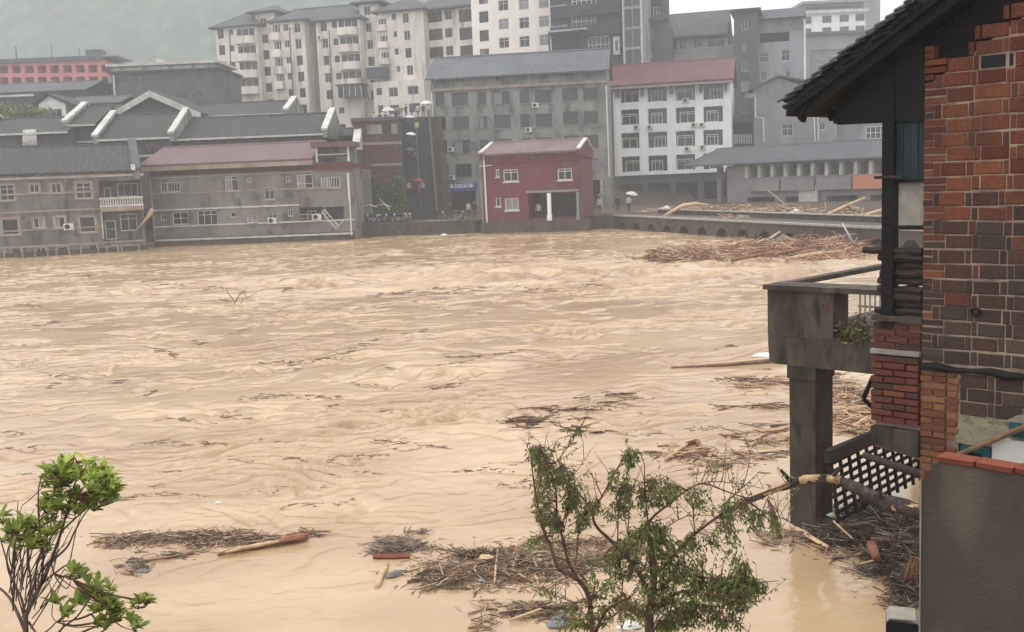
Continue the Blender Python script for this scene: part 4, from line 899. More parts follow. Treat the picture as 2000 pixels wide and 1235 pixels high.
# ================================================================== embankments
def arches(name, label, A, B, top, na, r, m='wet_concrete', depth=2.5):
    A = Vector(A); B = Vector(B); Ln = (B - A).length
    root = empty(name, label, 'embankment', (A.x, A.y, -1), math.atan2(B.y - A.y, B.x - A.x))
    T = top + 1; mb = MB(); per = Ln / na; sp = .95; k = 8
    for i in range(na):
        x0 = i * per; xc = x0 + per / 2
        mb.quad((x0, 0, -1.5), (xc - r, 0, -1.5), (xc - r, 0, T), (x0, 0, T)); mb.quad((xc + r, 0, -1.5), (x0 + per, 0, -1.5), (x0 + per, 0, T), (xc + r, 0, T))
        pts = [(xc - r * math.cos(math.pi * j / k), sp + r * .85 * math.sin(math.pi * j / k)) for j in range(k + 1)]
        for (xa, za), (xb, zb_) in zip(pts, pts[1:]):
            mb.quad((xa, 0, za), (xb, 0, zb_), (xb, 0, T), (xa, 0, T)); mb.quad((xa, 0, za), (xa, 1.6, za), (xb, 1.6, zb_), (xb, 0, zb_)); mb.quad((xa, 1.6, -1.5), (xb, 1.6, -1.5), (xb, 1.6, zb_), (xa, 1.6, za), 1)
        mb.quad((xc - r, 0, -1.5), (xc - r, 1.6, -1.5), (xc - r, 1.6, sp), (xc - r, 0, sp)); mb.quad((xc + r, 0, -1.5), (xc + r, 0, sp), (xc + r, 1.6, sp), (xc + r, 1.6, -1.5))
    mb.quad((0, 0, T), (Ln, 0, T), (Ln, 6, T), (0, 6, T))
    mb.quad((0, 0, -1.5), (0, 0, T), (0, 6, T), (0, 6, -1.5))
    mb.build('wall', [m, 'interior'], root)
    MB().box(-.02, Ln, -.14, .3, T + .003, T + .14).build('kerb', 'pale_concrete', root)
    MB().box(-.02, Ln, 4.6, 5.0, T + .004, T + .38).build('parapet', 'old_concrete', root); MB().box(-.02, Ln, 4.5, 5.1, T + .382, T + .46).build('parapet_cap', 'pale_concrete', root)
    return root
arches('stone_embankment', 'curving embankment road with a row of drain arches, right bank', (10.2, 100.6), (26.5, 50), BANK_Z, 17, .85)
def bank_wall(name, label, A, B, top, th=5, m='wet_concrete'):
    A = Vector(A); B = Vector(B); Ln = (B - A).length
    root = empty(name, label, 'embankment', (A.x, A.y, -1.5), math.atan2(B.y - A.y, B.x - A.x))
    MB().box(0, Ln, 0, th, -1, top + 1.5).build('wall', m, root)
    k = int(Ln / 2.2)
    for i in range(k):
        MB().box(i * Ln / k + .05, (i + 1) * Ln / k - .05, -.12, .5, top + 1.503, top + 1.66).build('coping_stone', 'wet_concrete', root)
    return root
bank_wall('bank_wall', 'low muddy bank wall below the motorcycles beside the stairway foot', (-15.9, 104.2), (-3.2, 102.6), BANK_Z - .05)
bank_wall('bank_wall', 'low dark bank wall between the red house and the embankment road', (6.4, 101.8), (10.15, 100.7), BANK_Z - .05, 6)
q = MB().bar((0, 0, 0), (3.1, .03, .05), .1, .1).build('fallen_pole', 'pale_concrete'); p = P(829, 437, 103.2); q.location = (p.x, 103.62, BANK_Z + .11); tag(q, 'pale straight pole lying on the bank wall below the blue sign', 'pole')

# ================================================================== people
PM = {}
def skin_mesh(name, verts, edges, rad, sub=1):
    me = bpy.data.meshes.new(name); me.from_pydata(verts, edges, [])
    o = bpy.data.objects.new(name, me); COL.objects.link(o)
    md = o.modifiers.new('s', 'SKIN'); md.use_smooth_shade = True
    if not me.skin_vertices: me.attributes  # layer is made below
    bm = bmesh.new(); bm.from_mesh(me); ly = bm.verts.layers.skin.verify()
    bm.verts.ensure_lookup_table()
    for i, v in enumerate(bm.verts): v[ly].radius = rad[i] if hasattr(rad[i], '__len__') else (rad[i], rad[i]); v[ly].use_root = (i == 0)
    bm.to_mesh(me); bm.free()
    md2 = o.modifiers.new('sub', 'SUBSURF'); md2.levels = md2.render_levels = sub
    dg = bpy.context.evaluated_depsgraph_get(); dg.update()
    out = bpy.data.meshes.new_from_object(o.evaluated_get(dg)); bpy.data.objects.remove(o); bpy.data.meshes.remove(me)
    return out
def person_base(pose):
    st = .12 if pose == 'walk' else .0
    arm = {'stand': [(.24, 0, 1.12), (.25, -.03, .88)], 'walk': [(.25, .06, 1.12), (.26, .02, .9)], 'hold': [(.25, -.06, 1.16), (.16, -.28, 1.28)]}[pose]
    V = [(0, 0, .95), (0, 0, 1.15), (0, 0, 1.38), (0, -.01, 1.5), (0, -.02, 1.6), (0, -.02, 1.72),
         (.1, 0, .9), (.11, -.02 - st, .5), (.11, .02 - st * 1.2, .08), (.12, -.12 - st * 1.2, .04),
         (-.1, 0, .9), (-.11, -.02 + st, .5), (-.11, .04 + st * 1.8, .09), (-.12, -.1 + st * 1.8, .04),
         (.19, 0, 1.4), (.23, 0, 1.28), arm[0], arm[1], (-.19, 0, 1.4), (-.24, .01, 1.16), (-.25, -.04, .9)]
    E = [(0, 1), (1, 2), (2, 3), (3, 4), (4, 5), (0, 6), (6, 7), (7, 8), (8, 9), (0, 10), (10, 11), (11, 12), (12, 13), (2, 14), (14, 15), (15, 16), (16, 17), (2, 18), (18, 19), (19, 20)]
    Rd = [(.16, .11), (.14, .1), (.16, .11), .055, .09, .075, .085, .06, .045, .04, .085, .06, .045, .04, .06, .05, .045, .04, .06, .046, .04]
    return skin_mesh('person', V, E, Rd)
for ps in ('stand', 'walk', 'hold'): PM[ps] = person_base(ps)
def person(loc, rz, pose, top, legs, label, group, hair='hair', s=1.0):
    key = (pose, top, legs)
    if key not in PM:
        me = PM[pose].copy()
        me.materials.clear()
        for mm in (legs, top, 'skin', 'tyre'): me.materials.append(MATS[mm])
        for p in me.polygons:
            c = p.center; z = c.z
            p.material_index = 3 if z < .1 else 0 if z < .93 and abs(c.x) < .19 else 2 if (z > 1.5 or (abs(c.x) > .19 and z < .93 and pose != 'hold') or (c.y < -.2 and z > 1)) else 1
        me.update(); PM[key] = me
    o = link('person', PM[key], None, loc, (0, 0, rz), (s, s, s)); tag(o, label, 'person', group)
    if 'hairm' not in PM:
        mb = MB(); k = 8
        for zz, r_ in ((1.64, .115), (1.72, .115), (1.79, .09), (1.825, .03)): mb.v += [(r_ * math.cos(2 * math.pi * j / k), -.0 + r_ * 1.05 * math.sin(2 * math.pi * j / k) + .015, zz) for j in range(k)]
        mb.f = [(i * k + j, i * k + (j + 1) % k, (i + 1) * k + (j + 1) % k, (i + 1) * k + j) for i in range(3) for j in range(k)] + [tuple(24 + j for j in range(k))]; mb.m = [0] * len(mb.f)
        PM['hairm'] = mb.mesh('hair', 'hair')
    link('hair', PM['hairm'], o); return o
UM = {}
def umbrella(loc, m, label, tilt=(0, 0), s=1.0):
    if 'u' not in UM:
        mb = MB(); k = 8; vs = [(0, 0, .0)]
        for r_, z in ((.28, -.05), (.5, -.16), (.62, -.28)): vs += [(r_ * math.cos(2 * math.pi * j / k), r_ * math.sin(2 * math.pi * j / k), z) for j in range(k)]
        fs = [(0, 1 + j, 1 + (j + 1) % k) for j in range(k)] + [(1 + i * k + j, 1 + (i + 1) * k + j, 1 + (i + 1) * k + (j + 1) % k, 1 + i * k + (j + 1) % k) for i in range(2) for j in range(k)]
        mb.add(vs, fs); UM['u'] = mb; UM['s'] = MB().tube([(0, 0, .07), (0, 0, -.85)], .012, 5).tube([(0, 0, -.85), (0, .03, -.9), (0, .06, -.87)], .015, 5).mesh('shaft', 'steel_bar')
    if m not in UM: UM[m] = UM['u'].mesh('canopy', m)
    r = empty('umbrella', label, 'umbrella', loc, 0, 'umbrellas on the far bank'); r.rotation_euler = (tilt[0], tilt[1], 0); r.scale = (s, s, s)
    link('canopy', UM[m], r); link('shaft', UM['s'], r); return r
random.seed(11)
tops = ['cloth_navy', 'cloth_black', 'cloth_white', 'cloth_red', 'cloth_olive', 'cloth_blue', 'cloth_purple', 'cloth_lime']; tn = dict(zip(tops, ['navy', 'black', 'white', 'red', 'olive', 'blue', 'purple', 'lime']))
def stairman(px, py, rz, pose, top, legs, label, um=None, uml=None):
    # climb the sight line until it meets the stair surface
    y = yb0 + .4
    for i in range(400):
        y = yb0 + .2 + i * .045
        p = P(px, py, y)
        if p.z <= stair_z(y): break
    y = yb0 + (math.floor((y - yb0) / ((yt0 - yb0) / n)) + .5) * (yt0 - yb0) / n
    x = min(max(P(px, py, y).x, xl - .088 * (y - yb0) + .4), xr - .088 * (y - yb0) - .4); z = stair_z(y)
    person((x, y, z), rz, pose, top, legs, label, 'people on the stairway')
    if um: umbrella((x + .16 * math.cos(rz) + .28 * math.sin(rz), y + .16 * math.sin(rz) - .28 * math.cos(rz), z + 2.15), um, uml, (R(8), R(6)))
stairman(799, 262, .2, 'hold', 'cloth_black', 'cloth_black', 'person in black holding a white umbrella high on the stairway', 'cloth_white', 'white umbrella highest on the stairway')
stairman(815, 266, 3.0, 'walk', 'cloth_lime', 'cloth_black', 'person in pale yellow jacket climbing high on the stairway')
stairman(802, 296, .1, 'hold', 'cloth_olive', 'cloth_black', 'person in olive halfway up the stairs under a pale umbrella', 'plastic_white', 'pale umbrella halfway up the stairway above an olive jacket')
stairman(800, 326, 0, 'hold', 'cloth_navy', 'cloth_navy', 'person in navy below the olive jacket on the stairway', 'brolly_blue', 'grey blue umbrella in the middle of the stairway')
stairman(811, 326, 0, 'walk', 'cloth_blue', 'cloth_black', 'person in blue beside the navy figure on the stairway')
stairman(799, 385, 0, 'stand', 'cloth_white', 'cloth_black', 'person in white near the stair foot on the left')
stairman(815, 388, .3, 'hold', 'cloth_red', 'cloth_black', 'person in red near the stair foot under a red umbrella', 'brolly_red', 'dark red umbrella near the foot of the stairway')
stairman(826, 386, -.3, 'stand', 'cloth_white', 'cloth_navy', 'person in white beside the red umbrella on the stairway')
stairman(820, 402, 2.8, 'walk', 'cloth_purple', 'cloth_black', 'person in purple starting up from the stair foot')
# crowd on the terrace edge above the brick building and at the stair head
places = ['first', 'second', 'third', 'fourth', 'fifth', 'sixth', 'seventh', 'eighth', 'ninth', 'tenth', 'eleventh', 'twelfth']
topz = BRICK.zb + BRICK.uv(740, 236)[1] + .35
for i in range(11):
    px = 731 + i * 10.6 + random.uniform(-2, 2)
    onb = px < 786
    y = 128 + random.uniform(0, 3) if onb else 133.4 + random.uniform(0, 2.5)
    p = P(px, 222, y); tp = ['cloth_white', 'cloth_navy', 'cloth_purple', 'cloth_white', 'cloth_black'][i % 5]
    person((p.x, y, topz if onb else zt), random.uniform(-.6, .6), random.choice(['stand', 'hold']), tp, 'cloth_black', '%s onlooker from the left, in %s, at the head of the stairway' % (places[i], tn[tp]), 'onlookers above the stairway')
for px, y, m_, l_ in ((758, 128.4, 'cloth_white', 'white umbrella above the brick building, over the left onlookers'), (779, 129, 'brolly_green', 'green umbrella at the right corner of the brick building top'), (834, 134.6, 'plastic_white', 'white umbrella at the top right of the stairway')):
    p = P(px, 214, y); umbrella((p.x, y, (topz if px < 786 else zt) + 2.15), m_, l_, (R(8), 0), 1.3)
# people by the shop, red house and lower bank
low = [(915, 111, 'stand', 'cloth_white', 'person in white standing at the shop under the blue sign'), (926, 112, 'stand', 'cloth_navy', 'person in navy at the right end of the blue signed shop'), (880, 110, 'walk', 'cloth_black', 'person in black walking left before the blue signed shop'),
       (1170, 108, 'stand', 'cloth_white', 'person in white just right of the red house'), (1207, 112, 'stand', 'cloth_black', 'person in black between the red house and hotel forecourt'), (1228, 110, 'walk', 'cloth_white', 'person in white walking below the white hotel'), (1160, 112, 'stand', 'cloth_navy', 'person in navy close behind the red house corner')]
for px, y, ps, tp, lb in low:
    p = P(px, 400, y); person((p.x, y, BANK_Z), random.uniform(-.5, .5), ps, tp, 'cloth_black', lb, 'people on the lower bank')
pi = [o for o in COL.objects if o.name.startswith('red_house')][0]
pw = pi.matrix_basis @ Vector((P(1047, 400, 102).x - pi.location.x, 1.5, v_pl)); person((pw.x, pw.y, v_pl - 1.5), 0, 'stand', 'cloth_white', 'cloth_black', 'person in white inside the open ground floor of the red house', 'people on the lower bank')
for px, y, m_, l_ in ((1180, 109, 'brolly_green', 'green umbrella over the forecourt right of the red house'), (1235, 111, 'cloth_white', 'white umbrella below the left end of the white hotel')): umbrella((P(px, 395, y).x, y, BANK_Z + 2.1), m_, l_, (R(10), R(8)), 1.05)

# ================================================================== motorcycles
def motorcycle(paint):
    r = empty('motorcycle', 'motorcycle', 'motorcycle')
    for y in (-.62, .62):
        mb = MB(); k, q_ = 14, 6
        for j in range(k):
            a = 2 * math.pi * j / k
            for t_ in range(q_):
                c_ = 2 * math.pi * t_ / q_; rr = .26 + .055 * math.cos(c_); mb.v.append((.05 * math.sin(c_), y + rr * math.cos(a), .315 + rr * math.sin(a)))
        mb.f = [(j * q_ + t_, j * q_ + (t_ + 1) % q_, ((j + 1) % k) * q_ + (t_ + 1) % q_, ((j + 1) % k) * q_ + t_) for j in range(k) for t_ in range(q_)]; mb.m = [0] * len(mb.f)
        w = mb.build('wheel', 'tyre', r, True); h = MB()
        for j in range(3): a = math.pi * j / 3; h.bar((0, y - .24 * math.cos(a), .315 - .24 * math.sin(a)), (0, y + .24 * math.cos(a), .315 + .24 * math.sin(a)), .03)
        h.build('spokes', 'paint_silver', w)
    MB().tube([(0, -.3, .75), (0, -.1, .84), (0, .12, .82), (0, .25, .7)], [.08, .14, .13, .07], 8).build('fuel_tank', paint, r, True)
    MB().tube([(0, .15, .78), (0, .4, .8), (0, .72, .84)], [.1, .13, .1], 6).build('seat', 'black', r, True)
    MB().box(-.13, .13, -.25, .3, .28, .6).bar((0, .25, .4), (0, .62, .315), .06).bar((.09, .2, .35), (.09, .8, .4), .07).build('engine', 'paint_silver', r)
    MB().bar((.07, -.62, .315), (.07, -.35, .95), .04).bar((-.07, -.62, .315), (-.07, -.35, .95), .04).build('fork', 'paint_silver', r)
    MB().tube([(-.36, -.2, 1.02), (-.1, -.34, .98), (.1, -.34, .98), (.36, -.2, 1.02)], .02, 5).build('handlebar', 'black', r)
    MB().tube([(0, -.42, .86), (0, -.5, .86)], [.09, .1], 8).build('headlight', 'plastic_white', r)
    MB().tube([(0, -.9, .5), (0, -.78, .62), (0, -.62, .67), (0, -.45, .62)], [.05, .06, .06, .05], 6).build('mudguard', paint, r)
    MB().box(-.05, .05, .74, .8, .55, .85).build('tail', 'paint_red', r)
    return r
kinds = [motorcycle(c_) for c_ in ('paint_red', 'black', 'paint_blue', 'paint_silver')]; used = set()
spots = [(708, 105.4), (718, 105.8), (729, 105.4), (741, 105.9), (752, 105.5), (764, 106), (776, 105.5), (787, 105.9), (800, 106.3), (868, 106.4), (901, 106.6)]
for i, (px, y) in enumerate(spots):
    k = i % 4; o = kinds[k]
    if k in used: o = copy_tree(o)
    used.add(k); p = P(px, 420, y); o.location = (p.x, y, BANK_Z + (0 if y < 107.2 and False else 0)); o.rotation_euler = (0, R(4), random.uniform(-.3, 1.3) if i % 3 else random.uniform(-1.4, .2))
    nm = ['red', 'black', 'blue', 'silver'][k]
    o['label'] = '%s motorcycle, %s from the left in the row on the bank' % (nm, places[i]) if i < 9 else ('%s motorcycle standing alone before the blue signed shop, %s' % (nm, 'left' if i == 9 else 'right')); o['group'] = 'motorcycles on the far bank'
for px, y, l_ in ((723, 105.7, 'white sun canopy over the motorcycles at the left end of the row'), (750, 105.7, 'white slanted canopy over the middle motorcycles')):
    p = P(px, 412, y); r = empty('motorcycle_canopy', l_, 'canopy', (p.x, y, BANK_Z), 0, 'motorcycle canopies')
    MB().prism([(-.8, 1.75), (0, 1.9), (.7, 1.6), (.7, 1.64), (0, 1.95), (-.8, 1.8)], -.35, .35, lambda a, b_, c: (a, c, b_)).build('cover', 'plastic_white', r, fixn=True)
    MB().tube([(0, 0, 0), (0, 0, 1.9)], .03, 5).build('pole', 'steel_bar', r)
# ================================================================== near brick house (right edge)
b = Bld('brick_house', 'old brick house at right with dark tiled eaves and weathered timber window', 'house', 1802, 2000, 9.5, 8.885, 500, 0)
H = b
e0 = b.uv(1522, 211, -.28); e1 = b.uv(1800, -4, -.28)
SLOPE = (e1[1] - e0[1]) / (e1[0] - e0[0])
def roof_z(x): return e0[1] + (x - e0[0]) * SLOPE
XR = 2.6
# mortar body that follows the gable
zb_ = -1.0; vl = b.uv(1802, 708)[1]
MB().prism([(0.006, zb_), (XR, zb_), (XR, roof_z(XR) - .66), (.006, roof_z(0) - .68)], .002, .3, lambda a, b_, c: (a, c, b_)).build('mortar_wall', 'mortar', b.root, fixn=True)
random.seed(21)
BV = []
for k in range(4):
    def jj(s=.012): return random.uniform(-s, s)
    f = .5; ch = .035; cz = .07
    v = [(-f + ch + jj(), -1 + jj(.02), -f + cz + jj(.03)), (f - ch + jj(), -1 + jj(.02), -f + cz + jj(.03)), (f - ch + jj(), -1 + jj(.02), f - cz + jj(.03)), (-f + ch + jj(), -1 + jj(.02), f - cz + jj(.03)),
         (-f, -.93, -f), (f, -.93, -f), (f, -.93, f), (-f, -.93, f), (-f, 0, -f), (f, 0, -f), (f, 0, f), (-f, 0, f)]
    fc = [(0, 1, 2, 3), (4, 5, 1, 0), (5, 6, 2, 1), (6, 7, 3, 2), (7, 4, 0, 3), (8, 9, 5, 4), (9, 10, 6, 5), (10, 11, 7, 6), (11, 8, 4, 7), (11, 10, 9, 8)]
    BV.append((v, fc))
BMESH = {}
def brick(parent, x, z, w, h, m, y=0., depth=.1, proud=None, rot=0.):
    k = (random.randrange(4), m)
    if k not in BMESH: BMESH[k] = MB().add(*BV[k[0]]).mesh('brick', m)
    pr = random.uniform(.003, .009) if proud is None else proud
    z += .006 * math.sin(x * 4 + z * 9) + random.uniform(-.0025, .0025)
    return link('brick', BMESH[k], parent, (x + w / 2 + random.uniform(-.003, .003), y + depth - pr, z + h / 2), (0, rot + R(random.uniform(-1.1, 1.1)), R(random.uniform(-.4, .4))), (w, depth, h))
CH = .1285; J = .011
v_top = roof_z(0)
row = 0; z = vl + .02
holes = [b.rect(1926, 116, 1976, 146), b.rect(1850, 284, 1868, 312)]
def tint(z):
    t = (z - vl) / 3.0
    if t > .52: return random.choices(['brick0', 'brick1', 'brick2', 'brick3', 'brick8'], [5, 4, 3, .2, 1.5])[0]
    if t > .40: return random.choices(['brick0', 'brick3', 'brick4', 'brick6', 'brick2'], [3, 2, 1.5, .5, 3])[0]
    if t > .12: return random.choices(['brick3', 'brick4', 'brick2', 'brick5', 'brick6'], [5, 4, 1.5, 1.5, .12])[0]
    return random.choices(['brick5', 'brick4', 'brick3', 'brick6'], [4, 4, 1.5, .5])[0]
WMAX = 1.2; XB = 2.55; RB = MB(); RM = ['brick0', 'brick2', 'brick3', 'brick4']
while z < roof_z(XB) - .4:
    x = 0.
    # corner: courses of flat bricks
    cw = .095 if row % 2 else .205
    if z < roof_z(cw) - .5:
        for hh in (0, 1): brick(b.root, .002, z + hh * (CH / 2) + .002, cw - J, CH / 2 - .011, tint(z) if random.random() < .9 else 'brick6')
    x = cw; k = row % 2
    while x < XB:
        w = (.226 if k % 2 == 0 else .052) + random.uniform(-.014, .01)
        if z + CH < roof_z(x) - .42:
            if x > WMAX: RB.box(x, x + w, -.005 - random.uniform(0, .004), .05, z + .002, z + CH - J, random.choice((0, 1)) if z > vl + 1.5 else random.choice((2, 3))); x += w + J; k += 1; continue
            hole = any(o[0] < x + w / 2 < o[2] and o[1] < z + CH / 2 < o[3] for o in holes)
            if not hole: brick(b.root, x, z, w, CH - J + random.uniform(-.008, .005), tint(z))
            else: MB().box(x + .01, x + w - .01, -.002, .0018, z + .005, z + CH - .02).build('cavity_shade', 'black', b.root)  # flat black plate paints the shade inside a missing brick
        x += w + J; k += 1
    z += CH; row += 1
# rotten lintel and rubble courses
MB().tube([(-.02 + i * .16, -.015, vl - .035 + .012 * math.sin(i * 2.1)) for i in range(9)], [.032 + .012 * math.sin(i * 1.7) for i in range(9)], 7, jit=.15).build('rotten_lintel', 'black_timber', b.root)
# quoin of pale orange flat bricks
q0 = b.uv(1802, 716)[1]; zz = q0 - .068; rw = 0
qw = b.uv(1872, 800)[0]
while zz > b.uv(1802, 1000)[1]:
    xs = [0, .12, .24] if rw % 2 else [0, .24]
    xs = [x_ for x_ in xs if x_ < qw]
    for i, x_ in enumerate(xs):
        w = (xs[i + 1] if i + 1 < len(xs) else max(qw, x_ + .1) + random.uniform(-.02, .02)) - x_ - .01
        if not (rw == 10 and i == 1): brick(b.root, .004 + x_, zz, w, .05, random.choices(['brick7', 'brick1', 'brick6', 'brick2'], [5, 2, 1, .6])[0], depth=.12, proud=.02 + random.uniform(0, .012))
    zz -= .0635; rw += 1
# dark stretcher courses right of the quoin and an old plaster patch
zz = q0 - .02; rw = 0
while zz - CH > b.uv(1900, 818)[1] - .05:
    x = qw + .015; k = rw % 2
    while x < XB:
        w = .228 if k % 2 == 0 else .052
        if x > WMAX: RB.box(x, x + w, -.006, .05, zz - CH, zz - J, random.choice((2, 3))); x += w + J; k += 1; continue
        brick(b.root, x, zz - CH, w, CH - J, random.choices(['brick4', 'brick3', 'brick5', 'brick0'], [4, 2, 2, .4])[0]); x += w + J; k += 1
    zz -= CH; rw += 1
q = RB.build('far_bricks', RM, b.root); q['kind'] = 'stuff'
pl = [b.uv(x, y) for x, y in ((1866, 862), (1872, 832), (1878, 812), (1905, 815), (1930, 822), (1960, 824), (1985, 812), (2040, 800), (2120, 800), (2120, 900), (1990, 868), (1940, 872), (1890, 868))]
MB().prism(pl, -.022, .0115, lambda a, b_, c: (a, c, b_)).build('plaster_patch', 'old_plaster', b.root, fixn=True)
o = b.rect(1872, 868, 1905, 892); MB().box(o[0], o[2], -.004, .0116, o[1], o[3]).build('cavity_shade', 'black', b.root)  # no real recess: a black plate draws the shade of a gap
# teal window under the pole
o = b.rect(1880, 872, 1938, 925); q = MB().box(o[0], o[0] + .05, -.05, .0117, o[1], o[3]).box(o[2] - .07, o[2], -.05, .0117, o[1], o[3]).box(o[0] + .05, o[2] - .07, -.05, .0117, o[3] - .05, o[3]).build('window', 'teal_paint', b.root); MB().box(o[0] + .05, o[2] - .07, -.02, -.005, o[1], o[3] - .05).build('pane', 'glass_blue', q)
o = b.rect(1942, 862, 2080, 930); MB().box(o[0], o[2], -.06, .0118, o[1], o[3]).build('white_panel', 'trim_white', b.root)
o = b.rect(1975, 830, 2090, 858); MB().box(o[0], o[2], -.055, .0119, o[1], o[3]).build('teal_panel', 'teal_paint', b.root)
mb = MB().tube([Vector((b.uv(1862, 892, -.1)[0], -.1, b.uv(1862, 892, -.1)[1])), Vector((b.uv(1935, 862, -.1)[0], -.1, b.uv(1935, 862, -.1)[1])), Vector((b.uv(2060, 810, -.1)[0], -.1, b.uv(2060, 810, -.1)[1]))], [.022, .026, .03], 7); mb.build('handrail_pole', 'drift_brown', b.root)
MB().tube([(b.uv(1908, 608)[0] + .035 * math.cos(t), -.03 - .01 * math.sin(3 * t), b.uv(1908, 608)[1] + .03 * math.sin(t)) for t in [i * math.pi / 5 for i in range(11)]], .012, 6).build('hole_shade_ring', 'black', b.root)  # black ring added for the shade of a small hole in the brickwork
# wooden window bay between post and brick corner
xp0, xp1 = b.uv(1724, 400)[0], b.uv(1746, 400)[0]; zt_ = roof_z(xp0) - .1; zl = b.uv(1735, 640)[1]
MB().box(xp0, xp1, -.02, .1, zl, zt_).build('post', 'black_timber', b.root)
nbd = 4
for i in range(nbd):
    a_ = xp1 + .003 + (0.004 - xp1) * i / nbd; c_ = xp1 + .003 + (0.004 - xp1) * (i + 1) / nbd - .005
    MB().box(a_, c_, .03 + .006 * (i % 2), .06, b.uv(1775, 352)[1], roof_z(0) - .3).build('wall_board', 'teal_board', b.root)
MB().box(xp1 + .002, .002, .0, .08, b.uv(1775, 357)[1], b.uv(1775, 350)[1] - .002).build('window_head', 'black_timber', b.root)
MB().box(xp1 + .002, .002, .0, .08, b.uv(1775, 449)[1], b.uv(1775, 441)[1]).build('window_sill', 'black_timber', b.root)
MB().box(xp1 + .03, -.03, .03, .04, b.uv(1775, 441)[1] + .001, b.uv(1775, 357)[1] - .001).build('window_pane', 'pale_concrete', b.root)
MB().box(-.03, .0045, .01, .06, b.uv(1775, 441)[1] + .002, b.uv(1775, 357)[1] - .002).build('window_stile', 'drift_grey', b.root)
MB().box(xp0 - .06, xp1 + .1, -.05, -.021, b.uv(1740, 349)[1], b.uv(1740, 343)[1]).build('batten', 'dark_timber', b.root)
# cantilevered brick apron below
xa = b.uv(1706, 640)[0]; za1 = b.uv(1752, 628)[1]; za0 = b.uv(1752, 846)[1]
MB().box(xa + .008, -.003, .02, .3, za0 - .1, za1 - .002).build('apron_core', 'mortar', b.root)
MB().box(xa - .01, .002, -.03, .31, za1, za1 + .05).build('apron_ledge', 'old_concrete', b.root)
zz = za1 - .07; rw = 0
while zz > za0 + .06:
    low = zz < b.uv(1752, 700)[1]
    xs = [xa, xa + .22] if rw % 2 else [xa, xa + .12, xa + .34]
    for i, x_ in enumerate(xs):
        x2 = xs[i + 1] if i + 1 < len(xs) else -.004
        brick(b.root, x_, zz, x2 - x_ - .008, .052, random.choices(['brick8', 'brick2', 'brick0', 'brick3'], [3, 3, 2, 2])[0], depth=.12, proud=(.045 if low else 0) + random.uniform(0, .01))
    zz -= .0635; rw += 1
MB().prism([(xa, za0 - .12), (-.003, za0 - .2), (-.003, za0 + .05), (xa, za0 + .05)], -.05, .32, lambda a, b_, c: (a, c, b_)).build('apron_slab', 'old_concrete', b.root, fixn=True)
zlg = b.uv(1752, 690)[1]; MB().box(xa - .01, -.004, -.052, .02, zlg - .01, zlg + .03).build('mortar_ledge', 'pale_concrete', b.root)
# roof: deck, rafters, verge board, tiles
th = .05; x0 = e0[0]; x1 = XR
def rz_(x, d): return roof_z(x) - d
dk = MB().prism([(x0 + .06, rz_(x0 + .06, .07)), (x1, rz_(x1, .07)), (x1, rz_(x1, .12)), (x0 + .06, rz_(x0 + .06, .12))], -.26, 5., lambda a, b_, c: (a, c, b_)).build('roof_deck', 'black_timber', b.root, fixn=True)
for i in range(9):
    y_ = -.2 + i * .6
    MB().prism([(x0 + .12, rz_(x0 + .12, .121)), (x1, rz_(x1, .121)), (x1, rz_(x1, .24)), (x0 + .16, rz_(x0 + .12, .20))], y_, y_ + .07, lambda a, b_, c: (a, c, b_)).build('rafter', 'black_timber', b.root, fixn=True)
for xx in (x0 + .5, x0 + 1.05, .25, .9): MB().box(xx - .06, xx + .06, .12 if xx < 0 else .31, 5, rz_(xx, .44), rz_(xx + .07, .245) - .03).build('purlin', 'black_timber', b.root)
MB().box(b.uv(1632, 235, .9)[0], .5, .85, 1.0, b.uv(1660, 240, .9)[1], b.uv(1660, 222, .9)[1] + .15).build('tie_beam', 'black_timber', b.root)
xe = b.uv(1634, 238)[0]; zq = b.uv(1690, 240)[1]
MB().prism([(xe, zq), (.0, zq - .02), (.0, roof_z(0) - .245), (xe, roof_z(xe) - .245)], .0, .09, lambda a, b_, c: (a, c, b_)).build('gable_board', 'black_timber', b.root, fixn=True)
MB().prism([(.001, roof_z(0) - .75), (XR, roof_z(XR) - .75), (XR, roof_z(XR) - .245), (.001, roof_z(0) - .245)], .1, .12, lambda a, b_, c: (a, c, b_)).build('gable_board', 'black_timber', b.root, fixn=True)
MB().prism([(x0 + .1, rz_(x0 + .1, .1)), (x0 + .26, rz_(x0 + .26, .1)), (x0 + .2, rz_(x0 + .2, .1) - .17)], -.22, -.14, lambda a, b_, c: (a, c, b_)).build('rafter_tip', 'black_timber', b.root, fixn=True)
# curved clay tiles, overlapping courses: under (trough) and over (cover) rows
def tile_mesh(up):
    mb = MB(); k = 6; w = .085; L_ = .19; t_ = .016; top = []; bot = []
    for s_ in (0, 1):
        for j in range(k + 1):
            a = math.pi * (.15 + .7 * j / k); y = -math.cos(a) * w * (1 - .08 * s_); zz = (math.sin(a) - .45) * w * .55 * (1 if up else -1)
            top.append((s_ * L_, y, zz + t_ / 2)); bot.append((s_ * L_, y, zz - t_ / 2))
    n_ = k + 1; vs = top + bot; fs = []
    for j in range(k):
        fs += [(j, j + 1, n_ + j + 1, n_ + j)[::-1], (2 * n_ + j, 2 * n_ + j + 1, 3 * n_ + j + 1, 3 * n_ + j), (j, 2 * n_ + j, 2 * n_ + j + 1, j + 1)[::-1], (n_ + j, n_ + j + 1, 3 * n_ + j + 1, 3 * n_ + j)]
    fs += [(0, n_, 3 * n_, 2 * n_), (k, 2 * n_ + k, 3 * n_ + k, n_ + k)]
    return mb.add(vs, fs).mesh('roof_tile', 'roof_tile')
TU, TD = tile_mesh(True), tile_mesh(False); ang = -math.atan(SLOPE)
cnt = 0
